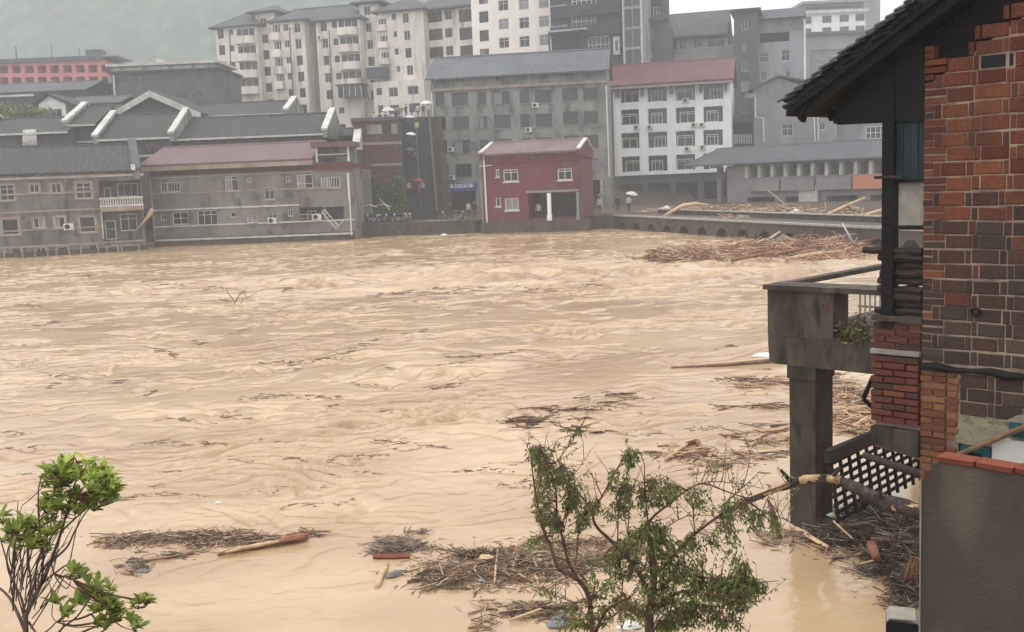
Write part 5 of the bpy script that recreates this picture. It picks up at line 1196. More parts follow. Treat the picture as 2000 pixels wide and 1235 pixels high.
for rr in range(6):
    y_ = -.24 + rr * .105; up = rr % 2 == 0; step = .088
    nrow = int((x1 - .8 - x0) / step)
    for i in range(nrow):
        if cnt > 292: break
        xx = x0 + i * step + random.uniform(-.008, .008); zz = roof_z(xx) + (.01 if up else -.03) + .045
        link('roof_tile', TU if up else TD, b.root, (xx, y_ + random.uniform(-.008, .008), zz), (random.uniform(-.06, .06), ang + .2 + random.uniform(-.06, .06), random.uniform(-.05, .05))); cnt += 1
mb = MB(); xx = x0
while xx < x1:
    mb.box(xx, xx + .16, .36, 5, roof_z(xx) - .065, roof_z(xx) + .02); xx += .08
q = mb.build('rear_roof_tiles', 'roof_tile', b.root); q['kind'] = 'stuff'

# ------------------------------------------------------------------ stacked timbers on the apron
random.seed(31)
nt_ = 9; zz = za1 + .051
names9 = ['lowest', 'second', 'third', 'fourth', 'fifth', 'sixth', 'seventh', 'eighth', 'topmost']
for i in range(nt_):
    h = .078 + random.uniform(-.008, .01); L0 = xa + random.uniform(-.03, .1) - (.1 if i == nt_ - 1 else 0); k = 6
    pts = [(0 + (-.012 - L0) * j / k, .012 * math.sin(j * 1.3 + i), .006 * math.sin(j * 1.9 + i * 2)) for j in range(k + 1)]
    mb = MB(); mb.tube(pts, [h / 2 * (1 - .12 * (j == 0)) for j in range(k + 1)], 8, jit=.06)
    q = mb.build('timber', 'dark_timber'); R3 = H.root.matrix_basis.to_3x3(); rot = math.atan2(H.d.y, H.d.x)
    off = H.o + H.d * L0 + H.n * (.06 + random.uniform(-.03, .02)); q.location = (off.x, off.y, zz + h / 2); q.rotation_euler = (0, R(random.uniform(-.6, 1.2)), rot)
    tag(q, 'dark weathered timber, %s in the stack beside the brick corner' % names9[i] if i in (0, 8) else 'dark weathered timber, %s from the bottom of the stack beside the brick corner' % names9[i], 'timber', 'timbers stacked by the brick corner'); zz += h - .006

# ------------------------------------------------------------------ concrete balcony on a column
b = Bld('concrete_balcony', 'dark concrete balcony on a square column standing in the flood', 'balcony', 1500, 1705, 14.5, 13.4, 640, -1.5)
u = lambda x, y=640, k=0.: b.uv(x, y, k)[0]
v = lambda x, y, k=0.: b.uv(x, y, k)[1]
vt, vbm, vsl = v(1500, 556), v(1505, 707), v(1690, 672)
uE = u(1800) + .5
MB().prism([(0, vbm + .25), (.02, vbm + .02), (.1, vbm - .02), (uE, vbm - .02), (uE, vsl), (.0, vsl)], 0, .42, lambda a, b_, c: (a, c, b_)).build('beam', 'old_concrete', b.root, fixn=True)
MB().box(-.01, u(1627), .01, .42, vsl + .002, vt - .07).build('parapet_panel', 'old_concrete', b.root)
MB().box(-.05, uE, -.05, .46, vt - .068, vt).build('top_rail', 'old_concrete', b.root)
MB().box(-.04, .12, .462, 5.2, vt - .07, vt - .002).build('side_rail', 'old_concrete', b.root)
MB().box(0, uE, .422, 5.2, vsl - .15, vsl - .01).build('floor_slab', 'old_concrete', b.root)
MB().box(.0, .3, 4.6, 5.0, 0, vsl - .151).build('rear_column', 'old_concrete', b.root)
MB().box(uE - .5, uE - .1, 1.2, 1.6, 0, vsl - .151).build('rear_column', 'old_concrete', b.root)
c0, c1 = u(1541, 850), u(1591, 850)
MB().box(c0, c1, .02, .50, 0, vbm - .021).box(c0 - .02, c1 + .02, -.01, .52, vbm - .2, vbm - .023).build('column', 'old_concrete', b.root)
o = b.rect(1606, 590, 1618, 612); MB().box(o[0], o[2], .0045, .0098, o[1], o[3]).build('red_seal', 'brick3', b.root)
rl = MB(); y_ = 1.2
for i in range(6): xx = u(1678, 570, y_) + i * .075; rl.box(xx, xx + .02, y_, y_ + .02, vsl - .01, vt - .1)
for k_ in (.15, .45, .8): rl.box(u(1678, 570, y_) - .03, u(1678, 570, y_) + .45, y_ + .021, y_ + .035, vsl + k_ * (vt - vsl) - .02, vsl + k_ * (vt - vsl) + .01)
rl.build('broken_railing', 'pale_concrete', b.root)
BAL = b
# vines lying in the gap
random.seed(8); mb = MB()
for i in range(900):
    px, py = random.gauss(1670, 22), random.gauss(652, 14)
    if px > 1712 or py > 690: continue
    k_ = random.uniform(-.03, .4); uu, vv = b.uv(px, py, k_); vv = max(vsl + .01, vv)
    p = Vector((uu, k_, vv)); d = Vector((random.gauss(0, 1), random.gauss(0, .7), random.gauss(-.15, .6))).normalized() * random.uniform(.03, .09)
    if i % 3 == 0: mb.bar(p, p + d * 1.6, .007, mi=2)
    else:
        a = d.orthogonal().normalized() * .02; mb.quad(p, p + d * .5 + a, p + d, p + d * .5 - a, random.randrange(2))
vn = mb.build('vine_heap', ['leaf_dull', 'leaf_brown', 'drift_dark']); vn.matrix_basis = b.root.matrix_basis.copy(); tag(vn, 'heap of wilted vines lying in the gap of the concrete balcony', 'vines', kind='stuff')

# ------------------------------------------------------------------ dark wooden lattice, poles, frame
A = G(1640, 1010, .25); A = P(1642, 1005, 12.9); B_ = P(1812, 960, 14.6)
b = Bld('wooden_lattice', 'black wooden lattice panel standing tilted in the debris under the house', 'lattice', 1640, 1815, 12.9, 14.4, 960, A.z - .1)
hl = .74; nu = 11; nvv = 7
for i in range(nu + 1): x = b.w * i / nu; MB().box(x - .022, x + .022, 0, .03, 0, hl + .1 * i / nu).build('slat', 'black_timber', b.root)
for i in range(nvv + 1): zq = hl * i / nvv; MB().prism([(0, zq - .02), (b.w, zq - .02 + .1), (b.w, zq + .02 + .1), (0, zq + .02)], .031, .06, lambda a, b_, c: (a, c, b_)).build('slat', 'black_timber', b.root, fixn=True)
MB().box(-.05, b.w + .05, -.03, .08, hl + .04, hl + .2).build('top_board', 'dark_timber', b.root)
b.root.rotation_euler = (R(-7), R(-2), b.root.rotation_euler.z)
def rod(name, label, cat, pts, rad, m, n=7, jit=.08, group=None, smooth=True):
    pts = [Vector(p) for p in pts]; o_ = pts[0].copy(); mb = MB(); mb.tube([p - o_ for p in pts], rad, n, jit=jit); q = mb.build(name, m, None, smooth); q.location = o_; return tag(q, label, cat, group)
rod('timber_pole', 'thick dark pole jutting out over the black lattice', 'pole', [P(1688, 889, 12.7), P(1740, 908, 12.4), P(1830, 938, 11.8)], [.045, .05, .055], 'dark_timber')
rod('timber_pole', 'shorter grey brown pole above the thick dark pole by the brick quoin', 'pole', [P(1712, 868, 13.2), P(1760, 880, 12.9), P(1830, 905, 12.2)], [.035, .04, .04], 'drift_brown')
fr = empty('window_frame', 'black broken window frame hanging edge-on beside the brick apron', 'window frame', P(1706, 765, 10.1))
fo = P(1706, 765, 10.1)
fp = [P(1706, 735, 10.1) - fo, P(1686, 779, 10.1) - fo, P(1708, 800, 10.1) - fo, P(1724, 760, 10.1) - fo]
mb = MB()
for i in range(4): mb.bar(fp[i], fp[(i + 1) % 4], .03, .04)
mb.build('frame', 'black_timber', fr)

# ------------------------------------------------------------------ plastered parapet wall, lower right
b = Bld('plastered_wall', 'dark grey plastered wall capped with orange bricks in the lower right corner', 'wall', 1800, 2000, 6.0, 5.6, 1000, -.4)
vt = b.uv(1865, 908)[1]; vl_ = b.uv(1802, 938)[1]; ux = b.uv(1832, 910)[0]
MB().prism([(0, 0), (2.4, 0), (2.4, vt), (ux, vt), (ux * .55, vt - .02), (ux * .5, vl_ + .03), (0, vl_)], 0, .11, lambda a, b_, c: (a, c, b_)).build('wall', 'dark_plaster', b.root, fixn=True)
random.seed(4); x = ux - .005
while x < 2.2:
    w = .225 + random.uniform(-.02, .015); k = (random.randrange(4), 'cap_brick')
    if k not in BMESH: BMESH[k] = MB().add(*BV[k[0]]).mesh('brick', 'cap_brick')
    link('brick', BMESH[k], b.root, (x + w / 2, .118, vt + .017 + random.uniform(-.003, .003)), (0, R(random.uniform(-1.6, 1.6)), R(random.uniform(-2, 2))), (w, .125, .034)); x += w + .006
brick(b.root, .008, vl_ + .002, ux * .45, .055, 'brick2', depth=.09, proud=-.01)
MB().tube([(-.004, -.004, z_) for z_ in np.linspace(0, vl_, 14)], .006, 5, jit=.5).build('chipped_edge', 'pale_concrete', b.root)

# ------------------------------------------------------------------ stone post at the bottom edge
p = P(1762, 1200, 8.5); b = empty('stone_post', 'squat dark stone post with rounded pale top edge at the bottom', 'post', (p.x, p.y, .3), R(-20))
h = p.z - .3
MB().prism([(-.13, 0), (.13, 0), (.13, h - .05), (.1, h), (-.1, h), (-.13, h - .05)], -.13, .13, lambda a, b_, c: (a, c, b_)).build('shaft', 'black', b, fixn=True)
MB().prism([(-.14, 0), (.14, 0), (.14, h - .3), (-.14, h - .3)], -.14, .14, lambda a, b_, c: (a, c, b_)).build('base', 'old_concrete', b, fixn=True)
MB().prism([(-.125, h - .02), (.125, h - .02), (.105, h + .012), (-.105, h + .012)], -.13, .13, lambda a, b_, c: (a, c, b_)).build('cap', 'pale_concrete', b, fixn=True)

# ================================================================== driftwood
def pile(name, label, blobs, ln, rd, mats, seed, hgt=.05, aspect=.35, tilt=.12, ang=0., cat='driftwood', curved=.45, zoff=0., chips=2.4):
    """blobs: (px, py, rx, ry, n) read on the water surface; sticks land at their real place on the water"""
    random.seed(seed); mb = MB()
    for cx, cy, rx, ry, n_ in blobs:
        k = max(3, int(n_ / 14)); cl = []
        for i in range(k): cl.append((random.gauss(0, .48), random.gauss(0, .48), random.gauss(ang, aspect * 1.3), random.uniform(.06, .3)))
        for i in range(int(n_ * (1 + chips))):
            u_, v_, am, sp = random.choice(cl); chip = i >= n_
            if random.random() < .12: u_, v_ = random.gauss(0, .6), random.gauss(0, .6)
            du, dv = u_ + random.gauss(0, sp), v_ + random.gauss(0, sp)
            p = G(cx + rx * du, cy + ry * dv, 0.); t_ = min(1, math.hypot(du, dv))
            L_ = ln[0] + (ln[1] - ln[0]) * random.random() ** 2.2; r_ = random.uniform(*rd) * (1.8 if random.random() < .06 else 1)
            if chip: L_ = ln[0] * random.uniform(.15, .6); r_ *= .8
            an = am + random.gauss(0, aspect) + (1.57 if random.random() < .12 else 0); tl = random.gauss(0, tilt)
            d = Vector((math.cos(an), math.sin(an), math.sin(tl)))
            z_ = random.random() ** 1.5 * hgt * (1 - t_) + zoff
            c_ = Vector((p.x, p.y, wz(p.x, p.y) * (zoff == 0) + z_ + .25 * r_))
            a_ = c_ - d * L_ / 2; e_ = c_ + d * L_ / 2
            mi = random.randrange(len(mats))
            if chip and random.random() < .6:
                s_ = max(.6 * L_, 1.5 * r_); e1 = d * s_ * .6; e2 = Vector((-d.y, d.x, random.gauss(0, .5))).normalized() * s_ * random.uniform(.15, .4)
                mb.quad(c_ - e1, c_ - e2, c_ + e1, c_ + e2, mi); continue
            if not chip and random.random() < curved: mb.tube([a_, c_ + Vector((random.gauss(0, .1), random.gauss(0, .1), random.uniform(0, .06))) * L_, e_], [r_, r_ * .9, r_ * .4], 4, mi)
            else: mb.tube([a_, e_], [r_, r_ * .7], 3, mi)
    q = mb.build(name, mats); return tag(q, label, cat, kind='stuff')
DM = ['drift_pale', 'drift_brown', 'drift_dark', 'drift_grey', 'drift_brown', 'drift_dark']
pile('driftwood_raft', 'wide raft of broken branches jammed against the embankment arches', [(1560, 492, 140, 13, 1000), (1480, 499, 140, 10, 700), (1640, 486, 80, 16, 600), (1350, 506, 90, 6, 260), (1290, 511, 50, 4, 80), (1440, 484, 60, 8, 160), (1590, 476, 90, 6, 200)], (.45, 1.8), (.014, .036), ['drift_pale', 'drift_rust', 'drift_brown', 'drift_rust', 'drift_grey', 'drift_pale', 'drift_brown'], 41, 1.0, .5, .28)
pile('driftwood_raft', 'long thin raft of dark twigs floating right of the leafy left tree', [(390, 1052, 120, 13, 700), (270, 1055, 70, 10, 220), (500, 1055, 70, 8, 260), (600, 1042, 50, 8, 60), (215, 1062, 40, 6, 40)], (.12, .55), (.003, .009), DM, 42, .12, .3)
pile('driftwood_raft', 'ragged clump of wet twigs and leaves low by the left tree', [(255, 1108, 35, 14, 120), (330, 1085, 55, 6, 60)], (.1, .35), (.003, .009), ['drift_grey', 'drift_dark', 'leaf_brown'], 43, .06, .5)
pile('driftwood_raft', 'small matted clump of twigs behind the red plank', [(785, 1066, 50, 16, 420), (765, 1078, 40, 8, 200), (820, 1042, 25, 4, 24)], (.1, .4), (.003, .007), ['drift_grey', 'drift_dark', 'drift_brown', 'drift_grey'], 44, .1, .6)
pile('driftwood_raft', 'broad brown raft of twigs and rubbish left of the leafless shrub', [(905, 1122, 105, 26, 520), (1010, 1105, 95, 38, 700), (1090, 1090, 70, 40, 420), (940, 1088, 70, 14, 160), (870, 1142, 70, 16, 90), (1180, 1075, 100, 34, 300)], (.1, .5), (.003, .009), ['drift_dark', 'drift_brown', 'drift_grey', 'drift_dark', 'leaf_brown', 'drift_pale', 'drift_brown'], 45, .14, .75)
pile('driftwood_raft', 'thin scatter of sticks at the bottom edge near the shrub foot', [(1010, 1195, 80, 20, 130), (960, 1215, 60, 14, 40), (1050, 1180, 50, 8, 60)], (.12, .5), (.003, .009), DM, 46, .08, .4)
pile('driftwood_raft', 'loose branches drifting behind the concrete column', [(1480, 750, 70, 14, 70), (1600, 745, 80, 16, 160), (1660, 775, 60, 22, 220), (1540, 800, 90, 12, 50), (1650, 830, 70, 26, 200), (1500, 870, 90, 26, 90), (1440, 905, 90, 20, 60), (1360, 885, 80, 26, 70), (1690, 800, 40, 34, 160)], (.2, 1.0), (.005, .015), DM + ['drift_pale', 'drift_rust', 'drift_pale'], 47, .1, .4)
pile('driftwood_raft', 'brown strands of drifting twigs in midstream above the shrub', [(1060, 822, 80, 12, 40), (1010, 826, 40, 8, 30), (1200, 775, 60, 8, 20), (1130, 806, 140, 8, 26), (1150, 840, 60, 8, 20), (1460, 745, 50, 6, 20)], (.2, .8), (.006, .016), ['drift_dark', 'drift_brown', 'drift_dark'], 48, .05, .2)
random.seed(77); mb = MB()  # twig strings, added partly to draw the dark shadow streaks of the waves
def string(px, py, ln_, bend, n_, w, dark):
    ph = random.uniform(0, 6); a0 = random.gauss(-.05, .09)
    for i in range(n_):
        t_ = random.betavariate(1.6, 1.6) if random.random() < .8 else random.random(); x_ = px + ln_ * (t_ - .5)
        y_ = py + a0 * ln_ * (t_ - .5) + bend * math.sin(t_ * 3.3 + ph) + random.gauss(0, w)
        p = G(x_, y_, 0.); sc = p.y / 2050; L_ = min(random.uniform(3, 16), 14) * sc * 1.3; an = random.gauss(.05, .5); r_ = max(.003, random.uniform(.5, 1.1) * sc)
        d = Vector((math.cos(an), math.sin(an), 0)) * L_ / 2; c_ = Vector((p.x, p.y, wz(p.x, p.y) + r_ * .3))
        mb.tube([c_ - d, c_ + d], [r_, r_ * .6], 3, random.choices([0, 1, 2], dark)[0])
for i in range(60):
    y_ = 515 + 470 * random.random() ** .9; s_ = .5 + (y_ - 500) / 500
    string(random.uniform(-20, 1500), y_, random.uniform(20, 110) * s_, random.uniform(1, 7) * s_, random.randint(6, 22), random.uniform(.6, 2.4) * s_, (4, 3, 1))
for px, py, ln_, n_ in ((640, 690, 330, 130), (340, 868, 300, 110), (560, 780, 380, 150), (900, 572, 420, 200), (1080, 560, 300, 120), (330, 690, 90, 60), (1000, 690, 330, 150), (860, 755, 160, 90), (1180, 800, 300, 130), (1230, 770, 150, 80), (700, 895, 240, 80), (820, 870, 300, 90), (330, 560, 120, 60), (1460, 742, 160, 90), (600, 985, 300, 70), (950, 925, 240, 60), (130, 740, 160, 50), (470, 640, 200, 60)):
    string(px + random.uniform(-.2, .2) * ln_, py, ln_ * .55, random.uniform(2, 10), int(n_ * .5), random.uniform(1, 3.5), (3, 4, 1))
tag(mb.build('twigs_and_wave_shade', ['drift_dark', 'drift_brown', 'drift_grey']), 'thin dark twigs strewn in strings across the river, partly standing in for wave shadow streaks', 'driftwood', kind='stuff')
pile('driftwood_heap', 'dark wet heap of matted twigs piled under the brick house', [(1720, 1040, 95, 30, 1500), (1750, 1090, 70, 45, 1400), (1660, 1055, 80, 18, 500), (1775, 1150, 35, 45, 500), (1620, 1045, 50, 12, 160), (1700, 1010, 80, 14, 500)], (.12, .6), (.003, .01), ['drift_dark', 'drift_dark', 'bark_dark', 'drift_brown', 'drift_grey', 'drift_dark'], 50, .34, .55, .25)
pile('driftwood_scatter', 'thin sticks washed along the lower edge of the dark heap', [(1640, 1085, 80, 10, 60), (1560, 1050, 50, 20, 90), (1510, 1050, 40, 20, 60), (1700, 1120, 40, 20, 60)], (.15, .5), (.005, .011), ['drift_pale', 'drift_brown', 'drift_grey'], 51, .06, .4)
pile('bank_driftwood', 'flood wrack of poles and branches strewn along the embankment road', [(1400, 441, 120, 3, 140), (1550, 452, 140, 4, 220), (1660, 458, 60, 4, 120), (1320, 436, 60, 3, 80), (1480, 434, 160, 3, 160)], (.6, 2.6), (.02, .05), ['drift_pale', 'drift_brown', 'drift_grey', 'drift_pale', 'drift_rust'], 52, .8, .5, .3, zoff=BANK_Z + .02)
pile('bank_rubbish', 'heaped flood rubbish on the bank below the motorcycles', [(740, 450, 45, 3, 120), (860, 447, 60, 2, 50), (1180, 444, 50, 3, 120)], (.3, .9), (.015, .03), ['drift_dark', 'drift_grey', 'drift_brown'], 53, .25, .6, .25, zoff=BANK_Z - .02)
W = lambda px, py, z=0.: G(px, py, z)
# broken trunk in front of the column
def spline_(pts, i, sub):
    n_ = len(pts); p0, p1, p2, p3 = pts[max(i - 1, 0)], pts[i], pts[i + 1], pts[min(i + 2, n_ - 1)]; out = []
    for s_ in range(sub):
        t_ = s_ / sub; out.append(.5 * ((2 * p1) + (p2 - p0) * t_ + (2 * p0 - 5 * p1 + 4 * p2 - p3) * t_ ** 2 + (3 * p1 - p0 - 3 * p2 + p3) * t_ ** 3))
    return out
tp = [(1408, 1010, 12.4), (1480, 972, 12.6), (1530, 950, 12.7), (1570, 938, 12.7), (1610, 934, 12.65), (1645, 940, 12.6), (1690, 963, 12.2), (1740, 984, 11.9), (1812, 1005, 11.3)]
tpts = [P(*t_) for t_ in tp]; o0 = tpts[0]
tr = empty('fallen_tree', 'broken bent trunk with peeled yellow wood lying across the concrete column', 'tree', o0)
rad = [.012, .03, .042, .05, .05, .06, .085, .09, .085]
rs = [rad[0]]
for i in range(len(rad) - 1): rs += [rad[i] + (rad[i + 1] - rad[i]) * j / 5 for j in range(1, 6)]
_sp = []
for i in range(len(tpts) - 1): _sp += [q_ for q_ in spline_([p - o0 for p in tpts], i, 5)]
_sp.append(tpts[-1] - o0)
MB().tube([q_ + Vector((random.gauss(0, .006), random.gauss(0, .006), random.gauss(0, .008))) for q_ in _sp], [r_ * random.uniform(.88, 1.14) for r_ in rs], 10, jit=.12).build('bark', 'bark_dark', tr, True)
for i, (k_, dv) in enumerate(((12, (-.2, -.1, .25)), (22, (.1, -.12, .2)), (28, (.12, -.1, -.1)), (33, (-.05, -.15, .16)))): MB().tube([_sp[k_], _sp[k_] + Vector(dv) * .5, _sp[k_] + Vector(dv) * .8], [.035, .024, .018], 6, jit=.15).build('broken_limb', 'bark_dark', tr, True)
def sleeve(i0, f0, i1, f1, k):
    a = tpts[i0].lerp(tpts[i0 + 1], f0); c_ = tpts[i1].lerp(tpts[i1 + 1], f1)
    ra = rad[i0] + (rad[i0 + 1] - rad[i0]) * f0; rb = rad[i1] + (rad[i1 + 1] - rad[i1]) * f1; mid = [tpts[j] for j in range(i0 + 1, i1 + 1)]; up = Vector((-.1, -.25, .3)).normalized() * .012
    MB().tube([p - o0 + up for p in [a] + mid + [c_]], [ra * k * .8] + [rad[j] * k for j in range(i0 + 1, i1 + 1)] + [rb * k * .8], 9, jit=.12).build('bare_wood', 'bare_wood', tr, True)
sleeve(1, .2, 2, .3, 1.06); sleeve(2, .75, 3, .8, 1.12); sleeve(4, .1, 4, .95, 1.1); sleeve(7, .1, 7, .98, 1.1)
# single logs and boards
rod('red_plank', 'rusty red plank floating in front of a clump of twigs', 'plank', [W(729, 1087, .03), W(765, 1087.5, .03), W(801, 1086, .03)], [.035, .038, .034], 'red_paint', 4, .02, smooth=False)
rod('floating_log', 'large brown log floating at the right end of the left raft', 'log', [W(425, 1083, .0), W(450, 1078, .015), W(490, 1070, .01), W(530, 1063, .03), W(565, 1056, .03), W(590, 1050, .05), W(600, 1048, .05)], [.02, .042, .048, .055, .052, .06, .036], 'drift_brown', 9, .26)
rod('floating_log', 'splintered reddish slab on the back of the large log', 'log', [W(520, 1063, .05), W(560, 1054, .075), W(585, 1049, .08), W(604, 1043, .09)], [.02, .045, .05, .015], 'drift_rust', 6, .3, smooth=False)
rod('floating_log', 'peeled pale strip of wood along the large brown log', 'log', [W(440, 1079, .05), W(470, 1072, .06), W(500, 1066, .06), W(545, 1057, .085)], [.015, .03, .035, .015], 'drift_pale', 7, .3)
rod('floating_log', 'thin grey stick lying flat beside the ragged clump at left', 'log', [W(272, 1097, .02), W(320, 1090, .03), W(378, 1080, .02)], [.018, .018, .01], 'drift_brown', 6, .1)
rod('floating_log', 'pale yellow knobbly log slanting below the red plank', 'log', [W(735, 1150, .0), W(739, 1140, .02), W(744, 1130, .01), W(749, 1118, .02), W(757, 1103, .0)], [.03, .05, .036, .05, .02], 'drift_pale', 7, .35)
rod('floating_stick', 'upright pale stick poking out of the broad brown raft', 'stick', [W(966, 1138, .04), W(968, 1112, .06), W(972, 1074, .05)], [.014, .016, .014], 'drift_pale', 6, .05)
rod('floating_stick', 'long pale stick slanting at the bottom edge beside the shrub', 'stick', [W(995, 1212, .03), W(1040, 1196, .04), W(1082, 1180, .03)], [.014, .016, .016], 'drift_pale', 6, .1)
rod('floating_stick', 'long brown branch at the bottom edge just above the pale stick', 'stick', [W(975, 1198, .03), W(1060, 1186, .05), W(1130, 1188, .05)], [.01, .022, .025], 'drift_dark', 6, .15)
rod('floating_log', 'pale stub of log floating among strands left of the shrub top', 'log', [W(1300, 898, .03), W(1322, 882, .06), W(1342, 868, .04)], [.03, .045, .03], 'drift_pale', 7, .3)
rod('floating_branch', 'reddish bent branch beside the pale stub in midstream', 'branch', [W(1340, 868, .03), W(1362, 862, .07), W(1378, 888, .03)], [.04, .05, .03], 'drift_rust', 6, .2)
rod('drifting_beam', 'straight dark beam drifting point first left of the concrete balcony', 'beam', [W(1310, 718, .03), W(1420, 712, .06), W(1530, 703, .1)], [.02, .05, .07], 'drift_brown', 5, .05)
rod('pale_board', 'pale tilted board wedged at the foot of the concrete column', 'board', [W(1545, 1025, .02), W(1580, 1048, .06), W(1618, 1070, .04)], [.03, .04, .03], 'drift_pale', 4, .05, smooth=False)
rod('pale_stick', 'thin white stick leaning on the dark heap right of the column', 'stick', [P(1628, 1018, 13.2), P(1665, 1052, 12.8)], [.014, .012], 'drift_pale', 5, .05)
rod('pale_stick', 'yellow stick lying across the lower edge of dark heap', 'stick', [W(1680, 1102, .07), W(1720, 1092, .1)], [.018, .016], 'bare_wood', 5, .05)
rod('log_stub', 'short peeled log stub in the middle of the dark heap', 'log', [W(1702, 1065, .35), W(1712, 1090, .3)], [.06, .05], 'drift_rust', 8, .15)
rod('drift_pole', 'dark pole in the lower corner of the heap above the stone post', 'pole', [W(1765, 1196, .1), W(1800, 1176, .2)], [.03, .03], 'drift_dark', 6, .1)
random.seed(14)
for k_, (x_, lb) in enumerate(((1772, 'leftmost'), (1783, 'middle'), (1793, 'rightmost'))):
    rod('upright_stick', '%s of three brown sticks standing up beside the dark plastered wall' % lb, 'stick', [W(x_ - 8, 1150, .1), P(x_, 1115 - 8 * k_, W(x_, 1150).y - .2), P(x_ + 8, 1088, W(x_, 1150).y - .3)], [.02, .016, .01], ['drift_brown', 'drift_rust', 'drift_brown'][k_], 5, .1, 'sticks by the plastered wall')
# dead trunks thrown on to the far bank
B1 = BANK_Z
rod('stranded_log', 'long bent pale trunk thrown up on the embankment road', 'log', [P(1281, 434, 97), P(1310, 415, 96.8), P(1335, 402, 96.5), P(1360, 398, 96.3), P(1384, 401, 96)], [.14, .17, .2, .16, .08], 'drift_pale', 8, .12)
rod('stranded_log', 'straight pale trunk slanting up at the right end of the embankment', 'log', [P(1610, 424, 78), P(1650, 404, 77.6), P(1690, 386, 77.2)], [.16, .14, .08], 'drift_pale', 8, .12)
rod('stranded_log', 'short pale trunk slanting at the far right of the embankment', 'log', [P(1676, 429, 74), P(1700, 418, 73.6), P(1722, 410, 73.3)], [.14, .13, .1], 'drift_pale', 8, .12)
rod('dead_branch', 'thin pale branch leaning among wrack in the middle of embankment', 'branch', [P(1500, 372, 96), P(1520, 388, 95.7), P(1537, 404, 95.4)], [.05, .06, .07], 'drift_pale', 6, .1)
rod('dead_branch', 'forked pale branch lying low in the middle of the embankment', 'branch', [P(1520, 424, 88), P(1535, 410, 88), P(1552, 406, 88)], [.1, .1, .05], 'drift_pale', 6, .1)
rod('leaning_pole', 'thin white pole leaning out of the wide raft by the timber stack', 'pole', [P(1672, 484, 62), P(1658, 460, 62), P(1645, 436, 62.2)], [.06, .05, .04], 'trim_white', 6, .05)
random.seed(19)
for i, (px, py, ln_, a_, m_) in enumerate(((1435, 478, 2.6, -.5, 'drift_pale'), (1500, 470, 2.8, .9, 'drift_pale'), (1545, 492, 3.2, .2, 'drift_rust'), (1612, 478, 2.4, -1.0, 'drift_pale'), (1590, 498, 3.0, -.2, 'drift_pale'), (1668, 478, 3.2, .35, 'drift_rust'), (1470, 502, 2.4, .15, 'drift_brown'), (1520, 484, 2.4, -.3, 'drift_grey'))):
    g = W(px, py, .35); d = Vector((math.cos(a_), .35 * math.sin(a_ * 3), max(.12, abs(math.sin(a_)) * .5))) * ln_ / 2
    rod('raft_log', ['first', 'second', 'third', 'fourth', 'fifth', 'sixth', 'seventh', 'eighth'][i] + ' listed of the larger logs sticking out of the far driftwood raft' if False else ['short pale log tilted up at the left part of the far raft', 'steep pale log in the middle left of the far raft', 'long reddish log lying low in the centre of the far raft', 'pale log leaning left near the right arches of the far raft', 'long pale log on the near edge of the far raft', 'long reddish log at the right end of the far raft', 'brown log on the near left edge of the far raft', 'grey log below the white box in the far raft'][i], 'log', [g - d, g + Vector((0, 0, .06)), g + d], [.09, .1, .06], m_, 6, .12, 'larger logs in the far raft')
rod('broken_branch', 'broken orange tipped branch wedged between the two riverside houses', 'branch', [P(270, 446, 95), P(282, 432, 94.8), P(293, 418, 94.6), P(298, 408, 94.6)], [.06, .1, .18, .14], 'bare_wood', 7, .15)
ld = empty('twisted_ladder', 'white twisted metal ladder hanging on the pink roofed house', 'ladder', P(648, 430, 99.6)); o0 = P(648, 430, 99.6); mb = MB()
L1 = [P(628, 413, 99.9) - o0, P(655, 446, 99.7) - o0]; L2 = [P(634, 410, 99.9) - o0, P(661, 441, 99.7) - o0]
mb.bar(*L1, .07); mb.bar(*L2, .07); mb.bar(L2[1], P(672, 430, 99.7) - o0, .06); mb.bar(P(640, 433, 99.7) - o0, P(672, 429, 99.7) - o0, .06)
for i in range(6): mb.bar(L1[0].lerp(L1[1], i / 5), L2[0].lerp(L2[1], i / 5), .05)
mb.build('rails', 'trim_white', ld)
# scraps of rubbish
random.seed(61)
def scrap(name, label, cat, px, py, w, m, z=None, rz=0., Y=None, hgt=.4):
    p = P(px, py, Y) if Y else W(px, py, 0.); mb = MB(); k = 9; vs = [(0, 0, w * hgt)]
    for r_, zz in ((.55, .8), (1, .15), (.95, -.15)):
        for j in range(k): a = 2 * math.pi * j / k; q_ = r_ * random.uniform(.75, 1.15); vs.append((w * q_ * math.cos(a), w * .6 * q_ * math.sin(a), w * hgt * zz * random.uniform(.7, 1.2)))
    fs = [(0, 1 + j, 1 + (j + 1) % k) for j in range(k)] + [(1 + i * k + j, 1 + (i + 1) * k + j, 1 + (i + 1) * k + (j + 1) % k, 1 + i * k + (j + 1) % k) for i in range(2) for j in range(k)] + [tuple(1 + 2 * k + j for j in range(k))[::-1]]
    q = mb.add(vs, fs).build(name, m); q.location = (p.x, p.y, (wz(p.x, p.y) + .01) if z is None else z); q.rotation_euler = (0, 0, rz); return tag(q, label, cat)
scrap('plastic_sheet', 'grey torn plastic sheet floating beside the yellow knobbly log', 'sheet', 772, 1125, .14, 'cloth_grey', rz=.6)
scrap('foam_block', 'pale pinkish board caught in the broad brown raft', 'board', 950, 1108, .11, 'drift_pale', z=.13)
scrap('plastic_bottle', 'white bottle shaped scrap at the lower edge of the broad raft', 'bottle', 941, 1136, .05, 'plastic_white', rz=.4)
scrap('plastic_bag', 'pale green plastic bag at the foot of the concrete column', 'bag', 1628, 1048, .09, 'plastic_green', z=.3)
scrap('plastic_sheet', 'grey sheet half sunk at the bottom edge left of the shrub', 'sheet', 1095, 1222, .16, 'pale_grey', rz=.3, hgt=.8)
